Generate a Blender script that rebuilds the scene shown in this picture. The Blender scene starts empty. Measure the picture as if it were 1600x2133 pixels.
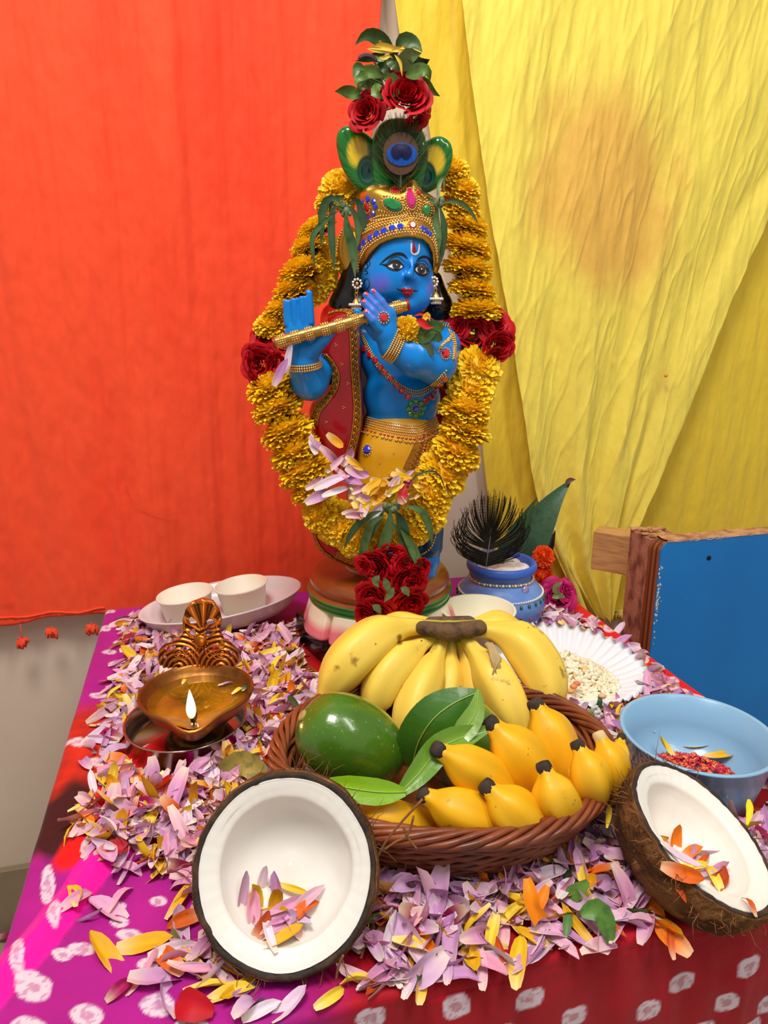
import bpy, bmesh, math, random
import numpy as np
from mathutils import Vector, Matrix, noise as mnoise
from mathutils.bvhtree import BVHTree
random.seed(7); np.random.seed(7)
PI = math.pi
COL = bpy.context.scene.collection
SC = bpy.context.scene

# ---------------------------------------------------------------- camera
CAM_H, PITCH, FPX = 0.43, math.radians(15.2), 1480.0
cam_d = bpy.data.cameras.new('camera'); cam = bpy.data.objects.new('camera', cam_d); COL.objects.link(cam)
cam.location = (0, 0, CAM_H); cam.rotation_euler = (PI/2 - PITCH, 0, 0)
cam_d.sensor_fit = 'HORIZONTAL'; cam_d.sensor_width = 36; cam_d.lens = 36*FPX/1600
cam_d.clip_start = 0.02; cam_d.clip_end = 50
SC.camera = cam
# ---------------------------------------------------------------- world, lights, exposure
w = bpy.data.worlds.new('world'); SC.world = w; w.use_nodes = True
w.node_tree.nodes['Background'].inputs[0].default_value = (1.0, 0.93, 0.85, 1)
w.node_tree.nodes['Background'].inputs[1].default_value = 0.38
def area(name, loc, target, size, power, col=(1, 1, 1), sy=None):
    d = bpy.data.lights.new(name, 'AREA'); d.energy = power; d.size = size; d.color = col
    if sy: d.shape = 'RECTANGLE'; d.size_y = sy
    o = bpy.data.objects.new(name, d); COL.objects.link(o); o.location = loc
    o.rotation_euler = (Vector(target)-Vector(loc)).to_track_quat('-Z', 'Y').to_euler()
    return o
area('ceiling_panel_light', (-0.25, 0.05, 1.75), (0.0, 0.85, 0.1), 0.5, 24, (1.0, 0.95, 0.88))
area('ceiling_tube_light', (0.75, -0.15, 1.75), (0.1, 0.8, 0.1), 0.22, 10, (1.0, 0.96, 0.9), 1.0)
SC.view_settings.view_transform = 'Standard'; SC.view_settings.look = 'None'
SC.view_settings.gamma = 1.0; SC.view_settings.exposure = 0.0; SC.view_settings.use_curve_mapping = False

# ---------------------------------------------------------------- measuring helpers
_F = np.array([0, math.cos(PITCH), -math.sin(PITCH)]); _U = np.array([0, math.sin(PITCH), math.cos(PITCH)]); _R = np.array([1., 0, 0])
_C = np.array([0, 0, CAM_H])
def ray(px, py):
    return _F + (px-800)/FPX*_R - (py-1066.5)/FPX*_U
def PY(px, py, Y):
    d = ray(px, py); return Vector(_C + d*(Y/d[1]))
def PZ(px, py, z=0.0):
    d = ray(px, py); return Vector(_C + d*((z-CAM_H)/d[2]))
def MPP(p):          # metres per photo pixel at a point
    return float((np.array(p)-_C) @ _F)/FPX
def V(*a): return Vector(a)

# ---------------------------------------------------------------- scene-graph helpers
def mark(o, label=None, cat=None, group=None, kind=None):
    if label: o['label'] = label
    if cat: o['category'] = cat
    if group: o['group'] = group
    if kind: o['kind'] = kind
    return o
def empty(name, loc, label, cat, group=None, rz=0):
    o = bpy.data.objects.new(name, None); COL.objects.link(o); o.location = loc; o.rotation_euler = (0, 0, rz)
    o.empty_display_size = 0.01
    return mark(o, label, cat, group)
def link(name, me, parent=None, local=False):
    o = bpy.data.objects.new(name, me); COL.objects.link(o)
    if parent is not None:
        o.parent = parent
        if not local:
            o.matrix_parent_inverse = world_of(parent).inverted()
    return o
def world_of(o):
    m = o.matrix_basis.copy()
    if o.parent is not None: m = world_of(o.parent) @ o.matrix_parent_inverse @ m
    return m
def bm_obj(name, bm, mat, parent=None, smooth=True, local=False):
    me = bpy.data.meshes.new(name); bm.to_mesh(me); bm.free()
    me.materials.append(mat)
    if smooth: me.polygons.foreach_set('use_smooth', [True]*len(me.polygons))
    return link(name, me, parent, local)
def np_mesh(name, verts, faces, mat, smooth=True, col=None, mat_idx=None):
    me = bpy.data.meshes.new(name)
    verts = np.asarray(verts, dtype=np.float32)
    if isinstance(faces, np.ndarray):
        n, k = faces.shape
        me.vertices.add(len(verts)); me.vertices.foreach_set('co', verts.ravel())
        me.loops.add(n*k); me.loops.foreach_set('vertex_index', faces.astype(np.int32).ravel())
        me.polygons.add(n); me.polygons.foreach_set('loop_start', np.arange(0, n*k, k, dtype=np.int32))
        me.update(calc_edges=True); me.validate()
    else:
        me.from_pydata([tuple(v) for v in verts], [], faces); me.update()
    for m in (mat if isinstance(mat, (list, tuple)) else [mat]): me.materials.append(m)
    if mat_idx is not None: me.polygons.foreach_set('material_index', np.asarray(mat_idx, dtype=np.int32))
    if smooth: me.polygons.foreach_set('use_smooth', np.ones(len(me.polygons), dtype=bool))
    if col is not None:
        at = me.color_attributes.new('Col', 'FLOAT_COLOR', 'POINT')
        c = np.ones((len(verts), 4), dtype=np.float32); c[:, :3] = col; at.data.foreach_set('color', c.ravel())
    return me

# a light collector for many small pieces joined into one part
class MB:
    def __init__(s): s.v = []; s.f = []; s.c = []; s.n = 0
    def add(s, v, f, c=None):
        v = np.asarray(v, dtype=float); s.v.append(v)
        for q in f: s.f.append(tuple(int(i)+s.n for i in q))
        if c is not None:
            c = np.asarray(c, dtype=float); s.c.append(np.broadcast_to(c, (len(v), 3)))
        s.n += len(v)
    def build(s, name, mat, parent=None, smooth=True, local=False):
        if not s.v: return None
        v = np.concatenate(s.v); c = np.concatenate(s.c) if s.c else None
        me = np_mesh(name, v, s.f, mat, smooth, c)
        return link(name, me, parent, local)

def srgb(r, g, b):
    f = lambda x: ((x/255+0.055)/1.055)**2.4 if x/255 > 0.04045 else x/255/12.92
    return (f(r), f(g), f(b))

# ---------------------------------------------------------------- shape helpers (numpy verts + face lists)
def frame(t, up=None):
    t = Vector(t).normalized(); up = Vector(up) if up is not None else (Vector((0, 0, 1)) if abs(t.z) < .95 else Vector((1, 0, 0)))
    a = up.cross(t).normalized(); b = t.cross(a).normalized()
    return a, b
def tube(path, rad, seg=8, closed=False, cap=True, sq=None):
    P = [Vector(p) for p in path]; n = len(P)
    if not hasattr(rad, '__len__'): rad = [rad]*n
    v = []; f = []; a_prev = None
    for i in range(n):
        if closed: t = P[(i+1) % n]-P[i-1]
        else: t = P[min(i+1, n-1)]-P[max(i-1, 0)]
        if t.length < 1e-9: t = Vector((0, 0, 1))
        t.normalize()
        if a_prev is None: a, b = frame(t)
        else:
            a = a_prev - t*a_prev.dot(t)
            a = a.normalized() if a.length > 1e-6 else frame(t)[0]
            b = t.cross(a)
        a_prev = a
        for j in range(seg):
            th = 2*PI*j/seg; k = sq(th) if sq else 1
            v.append(P[i]+(a*math.cos(th)+b*math.sin(th))*rad[i]*k)
    m = n if closed else n-1
    for i in range(m):
        for j in range(seg):
            f.append((i*seg+j, i*seg+(j+1) % seg, ((i+1) % n)*seg+(j+1) % seg, ((i+1) % n)*seg+j))
    if cap and not closed:
        f.append(tuple(range(seg))[::-1]); f.append(tuple((n-1)*seg+j for j in range(seg)))
    return [tuple(q) for q in v], f
def spline(pts, n=24, closed=False):
    P = [Vector(p) for p in pts]; m = len(P); out = []
    segs = m if closed else m-1
    for s in range(segs):
        if closed: p0, p1, p2, p3 = P[(s-1) % m], P[s], P[(s+1) % m], P[(s+2) % m]
        else: p0, p1, p2, p3 = P[max(s-1, 0)], P[s], P[s+1], P[min(s+2, m-1)]
        k = max(2, n//segs)
        for i in range(k):
            t = i/k
            out.append(0.5*((2*p1)+(p2-p0)*t+(2*p0-5*p1+4*p2-p3)*t*t+(3*p1-p0-3*p2+p3)*t**3))
    if not closed: out.append(P[-1])
    return out
def interp(vals, n):
    x = np.linspace(0, len(vals)-1, n); return np.interp(x, range(len(vals)), vals)
def resample(pts, step=None, n=None, closed=False):
    P = np.array([tuple(p) for p in pts], float)
    if closed: P = np.vstack([P, P[:1]])
    L = np.concatenate([[0], np.cumsum(np.linalg.norm(np.diff(P, axis=0), axis=1))])
    if n is None: n = max(2, int(round(L[-1]/step))+(0 if closed else 1))
    s = np.linspace(0, L[-1], n+1)[:-1] if closed else np.linspace(0, L[-1], n)
    return np.stack([np.interp(s, L, P[:, i]) for i in range(P.shape[1])], 1)
def sphere(c, r, seg=8, rings=5, sc=(1, 1, 1), rot=None):
    v = []; f = []
    for i in range(rings+1):
        ph = PI*i/rings
        for j in range(seg):
            th = 2*PI*j/seg
            q = Vector((math.sin(ph)*math.cos(th)*sc[0], math.sin(ph)*math.sin(th)*sc[1], math.cos(ph)*sc[2]))*r
            if rot is not None: q = rot @ q
            v.append(tuple(Vector(c)+q))
    for i in range(rings):
        for j in range(seg):
            f.append((i*seg+j, (i+1)*seg+j, (i+1)*seg+(j+1) % seg, i*seg+(j+1) % seg))
    return v, f
def lathe(prof, seg=48, c=(0, 0, 0), wob=None, closed_prof=False):
    v = []; f = []; n = len(prof)
    for i, (r, z) in enumerate(prof):
        for j in range(seg):
            th = 2*PI*j/seg; rr, zz = (r, z) if wob is None else wob(r, z, th, i)
            v.append((c[0]+rr*math.cos(th), c[1]+rr*math.sin(th), c[2]+zz))
    m = n if closed_prof else n-1
    for i in range(m):
        for j in range(seg):
            f.append((i*seg+j, i*seg+(j+1) % seg, ((i+1) % n)*seg+(j+1) % seg, ((i+1) % n)*seg+j))
    if not closed_prof:
        if prof[0][0] < 2e-3: f.append(tuple(range(seg))[::-1])
        if prof[-1][0] < 2e-3: f.append(tuple((n-1)*seg+j for j in range(seg)))
    return v, f
def box_v(c, s, M=None):
    v = []
    for x in (-1, 1):
        for y in (-1, 1):
            for z in (-1, 1):
                q = Vector((x*s[0]/2, y*s[1]/2, z*s[2]/2))
                if M is not None: q = M @ q
                v.append(tuple(Vector(c)+q))
    f = [(0, 1, 3, 2), (4, 6, 7, 5), (0, 4, 5, 1), (2, 3, 7, 6), (0, 2, 6, 4), (1, 5, 7, 3)]
    return v, f
def bevel_box(name, c, s, mat, parent, M=None, bev=0.002, seg=2, local=False):
    v, f = box_v(c, s, M); bm = bmesh.new(); vs = [bm.verts.new(q) for q in v]
    for q in f: bm.faces.new([vs[i] for i in q])
    bmesh.ops.recalc_face_normals(bm, faces=bm.faces)
    bmesh.ops.bevel(bm, geom=bm.edges[:], offset=bev, segments=seg, profile=.6, affect='EDGES')
    return bm_obj(name, bm, mat, parent, smooth=False, local=local)
def fbm(x, y, z=0.0, oct=4):
    return mnoise.fractal(Vector((x, y, z)), 1.0, 2.0, oct)

# ---------------------------------------------------------------- implicit solids (surface nets)
def s_cap(p1, r1, p2, r2):
    p1 = np.array(p1); p2 = np.array(p2); d = p2-p1; L = max(d@d, 1e-12)
    R = max(r1, r2); lo = np.minimum(p1, p2)-R; hi = np.maximum(p1, p2)+R
    def fn(X, Y, Z):
        t = np.clip(((X-p1[0])*d[0]+(Y-p1[1])*d[1]+(Z-p1[2])*d[2])/L, 0, 1)
        return np.sqrt((X-p1[0]-t*d[0])**2+(Y-p1[1]-t*d[1])**2+(Z-p1[2]-t*d[2])**2)-(r1+(r2-r1)*t)
    return fn, lo, hi
def s_ell(c, r, M=None):
    c = np.array(c); r = np.array(r, float); M = np.array(M) if M is not None else np.eye(3)   # columns = local axes
    R = np.sqrt((M**2) @ (r**2)); lo = c-R; hi = c+R
    def fn(X, Y, Z):
        a, b, e = X-c[0], Y-c[1], Z-c[2]
        q = [(a*M[0, i]+b*M[1, i]+e*M[2, i]) for i in range(3)]
        k0 = np.sqrt(sum((q[i]/r[i])**2 for i in range(3))); k1 = np.sqrt(sum((q[i]/r[i]**2)**2 for i in range(3)))
        return k0*(k0-1)/np.maximum(k1, 1e-9)
    return fn, lo, hi
def poly_sdf(P, A, B):
    P = np.array(P); n = len(P); d = np.full(A.shape, 1e9); ins = np.zeros(A.shape, bool)
    for i in range(n):
        x1, y1 = P[i]; x2, y2 = P[(i+1) % n]; ex, ey = x2-x1, y2-y1
        t = np.clip(((A-x1)*ex+(B-y1)*ey)/(ex*ex+ey*ey+1e-15), 0, 1)
        d = np.minimum(d, (A-x1-t*ex)**2+(B-y1-t*ey)**2)
        c = ((y1 <= B) & (y2 > B)) | ((y2 <= B) & (y1 > B))
        ins ^= c & (A < x1+(B-y1)/(ey if abs(ey) > 1e-12 else 1e-12)*ex)
    return np.where(ins, -np.sqrt(d), np.sqrt(d))
def s_slab(poly, Y0, half, rnd, rz=0.0):
    """rounded slab in the X-Z plane at depth Y0; poly = world (x, z) points"""
    P = np.array(poly); lo = np.array([P[:, 0].min(), Y0-half, P[:, 1].min()]); hi = np.array([P[:, 0].max(), Y0+half, P[:, 1].max()])
    def fn(X, Y, Z):
        A = X[:, :1, :]; B = Z[:, :1, :]
        d2 = poly_sdf(P, np.broadcast_to(A, (X.shape[0], 1, X.shape[2])), np.broadcast_to(B, (X.shape[0], 1, X.shape[2])))
        qx = d2+rnd; qy = np.abs(Y-Y0)*(rnd/half)
        qx = np.broadcast_to(qx, Y.shape)
        return np.where(qx > 0, np.sqrt(np.maximum(qx, 0)**2+qy**2)-rnd, qy-rnd)
    return fn, lo, hi
def spoly(pts, Y, sm=0):
    q = [PY(a, b, Y) for a, b in pts]
    if sm: q = spline(q, sm*len(q), closed=True)
    return [(p.x, p.z) for p in q]
def nets(prims, vox, k=0.004, cuts=(), pad=0.006, post=None):
    lo = np.min([p[1] for p in prims], 0)-pad; hi = np.max([p[2] for p in prims], 0)+pad
    N = np.ceil((hi-lo)/vox).astype(int)+1
    ax = [lo[i]+vox*np.arange(N[i]) for i in range(3)]
    D = np.full(N, 0.05, dtype=np.float32)
    def box(l, h, m):
        a = np.clip(np.floor((l-m-lo)/vox).astype(int), 0, N-1); b = np.clip(np.ceil((h+m-lo)/vox).astype(int)+1, 1, N)
        return tuple(slice(a[i], b[i]) for i in range(3))
    def ev(p, s):
        X, Y, Z = np.meshgrid(ax[0][s[0]], ax[1][s[1]], ax[2][s[2]], indexing='ij', sparse=False)
        return p[0](X, Y, Z).astype(np.float32)
    for p in prims:
        kk = p[3] if len(p) > 3 else k
        s = box(p[1], p[2], max(kk*2, .006)); d = ev(p, s); a = D[s]
        h = np.maximum(kk-np.abs(a-d), 0)/kk
        D[s] = np.minimum(a, d)-h*h*kk*.25
    for p in cuts:
        kk = p[3] if len(p) > 3 else .002
        s = box(p[1], p[2], kk*2+.002); d = -ev(p, s); a = D[s]
        h = np.maximum(kk-np.abs(a-d), 0)/kk
        D[s] = np.maximum(a, d)+h*h*kk*.25
    if post is not None:
        X, Y, Z = np.meshgrid(*ax, indexing='ij'); D = post(D, X, Y, Z).astype(np.float32)
    return surface(D, lo, vox)
def surface(D, lo, vox):
    ins = D < 0; c = ins[:-1, :-1, :-1]
    S = np.zeros(c.shape, np.int8)
    for i in (0, 1):
        for j in (0, 1):
            for k2 in (0, 1):
                S += ins[i:ins.shape[0]-1+i, j:ins.shape[1]-1+j, k2:ins.shape[2]-1+k2]
    act = (S > 0) & (S < 8); idx = -np.ones(c.shape, np.int64); A = np.argwhere(act); idx[act] = np.arange(len(A))
    acc = np.zeros((len(A), 3)); cnt = np.zeros(len(A))
    corners = [(i, j, k2) for i in (0, 1) for j in (0, 1) for k2 in (0, 1)]
    vals = {q: D[A[:, 0]+q[0], A[:, 1]+q[1], A[:, 2]+q[2]].astype(float) for q in corners}
    for q in corners:
        for a in range(3):
            if q[a] == 0:
                r = list(q); r[a] = 1; r = tuple(r); va, vb = vals[q], vals[r]
                m = (va < 0) != (vb < 0); t = np.where(m, va/np.where(m, va-vb, 1), 0)
                p = np.array(q, float)[None, :].repeat(len(A), 0); p[:, a] += t
                acc[m] += p[m]; cnt[m] += 1
    verts = lo+vox*(A+acc/np.maximum(cnt, 1)[:, None])
    F = []
    for a in range(3):
        b, e = (a+1) % 3, (a+2) % 3
        sl0 = [slice(None)]*3; sl1 = [slice(None)]*3; sl0[a] = slice(0, -1); sl1[a] = slice(1, None)
        ch = ins[tuple(sl0)] != ins[tuple(sl1)]; E = np.argwhere(ch)
        ok = (E[:, b] > 0) & (E[:, e] > 0) & (E[:, b] < ins.shape[b]-1) & (E[:, e] < ins.shape[e]-1); E = E[ok]
        def g(db, de):
            Q = E.copy(); Q[:, b] -= db; Q[:, e] -= de; return idx[Q[:, 0], Q[:, 1], Q[:, 2]]
        quad = np.stack([g(1, 1), g(0, 1), g(0, 0), g(1, 0)], 1)
        flip = ~ins[E[:, 0], E[:, 1], E[:, 2]]
        quad[flip] = quad[flip][:, ::-1]; F.append(quad)
    F = np.concatenate(F); F = F[(F >= 0).all(1)]
    return verts, F
def relax(v, f, it=2, w=.5):
    for _ in range(it):
        acc = np.zeros_like(v); cnt = np.zeros(len(v))
        for a, b in ((0, 1), (1, 2), (2, 3), (3, 0)):
            np.add.at(acc, f[:, a], v[f[:, b]]); np.add.at(acc, f[:, b], v[f[:, a]])
            np.add.at(cnt, f[:, a], 1); np.add.at(cnt, f[:, b], 1)
        v = v*(1-w)+w*acc/np.maximum(cnt, 1)[:, None]
    return v
SURF = {}
def solid(name, prims, vox, mat, parent, k=.004, cuts=(), sm=1, key=None, colfn=None, post=None):
    v, f = nets(prims, vox, k, cuts, post=post)
    if sm: v = relax(v, f, sm)
    col = colfn(v) if colfn else None
    o = link(name, np_mesh(name, v, f, mat, True, col), parent)
    if key: SURF[key] = BVHTree.FromPolygons([tuple(q) for q in v], [tuple(int(i) for i in q) for q in f])
    return o
def hit(keys, px, py, off=0.0):
    """where the sight line of a photo pixel meets a finished solid (used to lay jewels and paint on it)"""
    d = Vector(ray(px, py)).normalized(); best = None
    for kx in ([keys] if isinstance(keys, str) else keys):
        r = SURF[kx].ray_cast(Vector(_C), d)
        if r[0] is not None and (best is None or r[3] < best[2]): best = (r[0], r[1], r[3])
    if best is None: return None
    n = best[1]
    if n.dot(d) > 0: n = -n
    return best[0]+n*off, n
def hit_path(keys, pts, step_px=3, off=0.0):
    q = resample([(a, b) for a, b in pts], step=step_px); out = []
    for a, b in q:
        h_ = hit(keys, a, b, off)
        if h_: out.append(h_)
    return out
# ---------------------------------------------------------------- materials
MATS = {}
def mat(name, col=None, rough=.5, metal=0, spec=.5, bump=None, var=None, attr=False, sss=0, coat=0, sheen=0, trans=0, emit=None, emit_s=0, alpha=1, sssr=(1, .4, .2), sssc=.01):
    """bump=(scale, strength, distance[, stretch xyz]); var=(scale, second colour, low, high[, stretch])"""
    if name in MATS: return MATS[name]
    m = bpy.data.materials.new(name); m.use_nodes = True; nt = m.node_tree; N = nt.nodes; L = nt.links
    b = N['Principled BSDF']
    b.inputs['Base Color'].default_value = (*col, 1); b.inputs['Roughness'].default_value = rough
    b.inputs['Metallic'].default_value = metal; b.inputs['Specular IOR Level'].default_value = spec
    b.inputs['Coat Weight'].default_value = coat; b.inputs['Coat Roughness'].default_value = .06
    b.inputs['Sheen Weight'].default_value = sheen
    b.inputs['Transmission Weight'].default_value = trans
    if sss: b.inputs['Subsurface Weight'].default_value = sss; b.inputs['Subsurface Radius'].default_value = sssr; b.inputs['Subsurface Scale'].default_value = sssc
    if emit: b.inputs['Emission Color'].default_value = (*emit, 1); b.inputs['Emission Strength'].default_value = emit_s
    src = None
    tc = N.new('ShaderNodeTexCoord')
    def mapped(stretch):
        mp = N.new('ShaderNodeMapping'); mp.inputs['Scale'].default_value = stretch; L.new(tc.outputs['Object'], mp.inputs[0]); return mp.outputs[0]
    if attr:
        a = N.new('ShaderNodeAttribute'); a.attribute_name = 'Col'; src = a.outputs['Color']
    if var:
        vs = var if isinstance(var, list) else [var]
        for vv in vs:
            n = N.new('ShaderNodeTexNoise'); n.inputs['Scale'].default_value = vv[0]; n.inputs['Detail'].default_value = 6
            L.new(mapped(vv[4] if len(vv) > 4 else (1, 1, 1)), n.inputs['Vector'])
            r = N.new('ShaderNodeMapRange'); r.inputs[1].default_value = vv[2]; r.inputs[2].default_value = vv[3]; L.new(n.outputs['Fac'], r.inputs[0])
            mx = N.new('ShaderNodeMix'); mx.data_type = 'RGBA'; L.new(r.outputs[0], mx.inputs[0])
            if src is not None: L.new(src, mx.inputs[6])
            else: mx.inputs[6].default_value = (*col, 1)
            mx.inputs[7].default_value = (*vv[1], 1); src = mx.outputs[2]
    if src is not None: L.new(src, b.inputs['Base Color'])
    if bump:
        bs = bump if isinstance(bump, list) else [bump]; prev = None
        for bb in bs:
            n = N.new('ShaderNodeTexNoise'); n.inputs['Scale'].default_value = bb[0]; n.inputs['Detail'].default_value = 5
            if len(bb) > 4: n.noise_type = 'RIDGED_MULTIFRACTAL'; n.inputs['Detail'].default_value = 3
            L.new(mapped(bb[3] if len(bb) > 3 else (1, 1, 1)), n.inputs['Vector'])
            bp = N.new('ShaderNodeBump'); bp.inputs['Strength'].default_value = bb[1]; bp.inputs['Distance'].default_value = bb[2]
            L.new(n.outputs['Fac'], bp.inputs['Height'])
            if prev is not None: L.new(prev, bp.inputs['Normal'])
            prev = bp.outputs[0]
        L.new(prev, b.inputs['Normal'])
    MATS[name] = m; return m
gold = mat('gold_paint', srgb(212, 160, 62), .28, .85, bump=(200, .1, .0005))
bead_gold = mat('gold_beads', srgb(232, 186, 108), .3, .7)
lace_gold = mat('gold_lace', srgb(204, 148, 60), .36, .75, bump=(900, .6, .0006), var=(500, srgb(120, 74, 26), .52, .72))
pearl = mat('pearl', srgb(236, 224, 214), .22, 0, .6, coat=.5)
skin_blue = mat('blue_enamel', srgb(8, 118, 205), .28, 0, .4, coat=.2, attr=True, var=(26, srgb(0, 110, 214), .45, .9))
black_gloss = mat('black_enamel', srgb(14, 13, 15), .2, 0, .5, coat=.3, bump=(60, .4, .002, (1, 1, .35)))
black_paint = mat('black_line_paint', srgb(8, 10, 22), .4)
# ---------------------------------------------------------------- the room, in the table's own axes
TA = math.radians(14.5); TUx = Vector((math.cos(TA), math.sin(TA), 0)); TVx = Vector((-math.sin(TA), math.cos(TA), 0))
FL = Vector((-0.239, 0.309, 0)); TW, TD = 0.704, 0.724
def tab(u, v, z=0.0): return FL+TUx*u+TVx*v+Vector((0, 0, z))
def untab(p): q = Vector(p)-FL; return q.dot(TUx), q.dot(TVx)
def PW(px, py, v):                  # point of a photo pixel on the upright plane v = const
    d = Vector(ray(px, py)); c = Vector(_C)
    return c+d*((v-(c-FL).dot(TVx))/d.dot(TVx))
ROT = Matrix.Rotation(TA, 3, 'Z')
VW = 0.815
wall_pt = PW(0, 1807, VW); floor_pt = PW(0, 1945, VW-.012)
ZF = floor_pt.z; ZS = wall_pt.z
wall_m = mat('wall_paint', srgb(222, 206, 188), .75, bump=(40, .15, .002), var=(3, srgb(212, 192, 172), .35, .75))
floor_m = mat('floor_tile', srgb(176, 160, 138), .35, bump=(20, .05, .001), var=(8, srgb(160, 146, 126), .4, .7))
skirt_m = mat('skirting_tile', srgb(150, 132, 108), .4, var=(10, srgb(138, 120, 96), .4, .7))
def struct(name, c, s, m, rot=ROT, bev=0.001):
    o = bevel_box(name, (0, 0, 0), s, m, None, None, bev, 1, local=True)
    o.location = c; o.rotation_euler = (0, 0, TA); o['kind'] = 'structure'; return o
struct('wall_back', tab(TW/2, VW+.05, (ZF+1.9)/2), (3.4, .1, 1.9-ZF), wall_m)
struct('floor', tab(TW/2, VW-1.2, ZF-.025), (3.4, 2.5, .05), floor_m)
struct('baseboard_back', tab(TW/2, VW-.006, (ZF+ZS)/2), (3.4, .012, ZS-ZF), skirt_m)
# ---------------------------------------------------------------- curtains
def curtain(name, vplane, left, right, ztop, zbot, nu, nv, dispf, mat_, label, colfn=None, solid_t=.0012):
    """left/right: lists of (z, u) edge points"""
    lz = sorted(left); rz = sorted(right)
    vs = []; fs = []; cs = []
    for j in range(nv+1):
        t = j/nv
        for i in range(nu+1):
            s = i/nu
            zb = zbot(s) if callable(zbot) else zbot
            z = ztop+(zb-ztop)*t
            ul = np.interp(z, [a[0] for a in lz], [a[1] for a in lz]); ur = np.interp(z, [a[0] for a in rz], [a[1] for a in rz])
            u = ul+(ur-ul)*s
            d = dispf(u, z, s, t)
            vs.append(tuple(tab(u, vplane-d, z)))
            if colfn: cs.append(colfn(u, z))
    W = nu+1
    for j in range(nv):
        for i in range(nu):
            a = j*W+i; fs.append((a, a+W, a+W+1, a+1))
    me = np_mesh(name, vs, np.array(fs), mat_, True, np.array(cs) if colfn else None)
    o = link(name, me); sm = o.modifiers.new('thickness', 'SOLIDIFY'); sm.thickness = solid_t
    mark(o, label, 'curtain'); return o
def uw(px, py, v):
    p = PW(px, py, v); return untab(p)[0], p.z
red_cloth = mat('red_cloth', srgb(248, 80, 42), .72, spec=.25, sheen=.15, var=[(3, srgb(238, 54, 26), .45, .8, (2.5, 2.5, .5))],
                bump=[(26, .35, .01, (1, 1, .16)), (90, .3, .003, (1, 1, .5))])
VR = VW-.035
l = []; r = []
for px, py in ((795, 0), (786, 100), (760, 500), (735, 900), (700, 1250)):
    u, z = uw(px, py, VR); r.append((z, u))
r += [(1.3, r[0][1]+.02), (-.3, r[-1][1]-.01)]
hz = uw(0, 1298, VR)[1]
def red_disp(u, z, s, t):
    f = .010*fbm(u*15, z*1.0, 3.1, 2)+.0045*fbm(u*48, z*2.0, 7.7, 3)+.0016*fbm(u*70, z*26, 1.7, 3)
    f += .004*math.exp(-((u+.155-.01*z)/.012)**2)*(1 if z > .0 else 0)*(.5+.5*fbm(2, z*20, 1))
    return f*(.45+.55*min(1, t*3))+.006
red_cur = curtain('red_curtain', VR, [(-.3, -.95), (1.3, -.95)], r, 1.1,
        lambda s: hz+.004*math.sin(s*40)+.003*fbm(s*30, 0, 0), 420, 230, red_disp, red_cloth,
        'orange-red crinkled cloth hanging on the wall, small tassels on its hem')
red_hem = MB()
hem = [tab(-.95+1.28*k/160, VR-red_disp(-.95+1.28*k/160, hz+.012, 0, 1)-.001, hz+.010+.0015*math.sin(k*.6)) for k in range(118)]
v, f = tube(hem, .0016, 5); red_hem.add(v, f); red_hem.build('hem', red_cloth, red_cur)
def tassel(parent, p, L, m, r=.006):
    mb = MB()
    v, f = tube([p, p-V(0, 0, L)], .0007, 5); mb.add(v, f)
    for k in range(46):
        th = random.random()*2*PI; ph = random.random()
        c = p-V(0, 0, L); e = c+V(math.cos(th)*r*ph, math.sin(th)*r*ph*.7, -r*(.2+1.5*random.random()))
        mid = (c+e)/2+V(math.cos(th), math.sin(th), .6)*r*.45
        v, f = tube([c, mid, e], [.0016, .0024, .0020], 5); mb.add(v, f)
    return mb.build('tassel', m, parent)
for px, py, L in ((42, 1300, .026), (106, 1304, .006), (190, 1296, .007), (-60, 1306, .02)):
    p = PW(px, py, VR-.012); tassel(red_cur, p, L, red_cloth, .009)
# a loose red thread on the cloth
mb = MB(); th = [PW(a, b, VR-.012) for a, b in ((262, 1010), (268, 1030), (285, 1052), (318, 1068), (350, 1072), (370, 1066))]
v, f = tube(spline(th, 24), .0004, 4); mb.add(v, f); mb.build('loose_thread', mat('thread_red', srgb(214, 70, 40), .6), red_cur)

yel_cols = (np.array(srgb(246, 222, 76)), np.array(srgb(232, 160, 70)))
def ycloth(name, base):
    return mat(name, base, .6, spec=.3, attr=True, sheen=.12,
               bump=[(16, .28, .005, (1.3, 1, .55), 1), (34, .22, .0025, (1, 1, .6), 1), (150, .5, .0022, (1, 1, .35))])
yel_back = ycloth('yellow_cloth_back', srgb(226, 204, 60)); yel_front = ycloth('yellow_cloth_front', srgb(240, 222, 90))
VY = VW-.02; VY2 = VW-.055
def ycol_back(u, z):
    c = np.array(srgb(238, 206, 60)); return c
lb = []
for px, py in ((818, 0), (832, 90), (880, 200), (930, 500), (985, 750), (1005, 960), (1025, 1130), (1060, 1290)):
    u, z = uw(px, py, VY); lb.append((z, u))
lb += [(1.3, lb[0][1]-.01), (-.4, lb[-1][1]+.01)]
hb = uw(1330, 1272, VY)[1]
def yb_disp(u, z, s, t):
    f = .006*fbm(u*12, z*1.6, 5.1, 2)+.0035*fbm(u*40, z*7, 2.2, 4)+.0006*fbm(u*85, z*30, .4, 3)
    return f+.006
ycb = curtain('yellow_curtain', VY, lb, [(-.4, 1.5), (1.3, 1.5)], 1.1, lambda s: hb+.006*math.sin(s*60), 340, 230, yb_disp, yel_back,
        'yellow crinkled cloth hanging flat on the wall, behind the gathered yellow cloth', ycol_back)
for px in (1290, 1318, 1345): tassel(ycb, PW(px, 1268, VY-.01), .004, mat('yellow_fluff', srgb(226, 206, 90), .8), .011)
lf = []; rf = []
for px, py in ((958, 0), (985, 200), (1000, 330), (1040, 600), (1075, 800), (1100, 980), (1135, 1110), (1175, 1200), (1235, 1288)):
    u, z = uw(px, py, VY2); lf.append((z, u))
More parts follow.
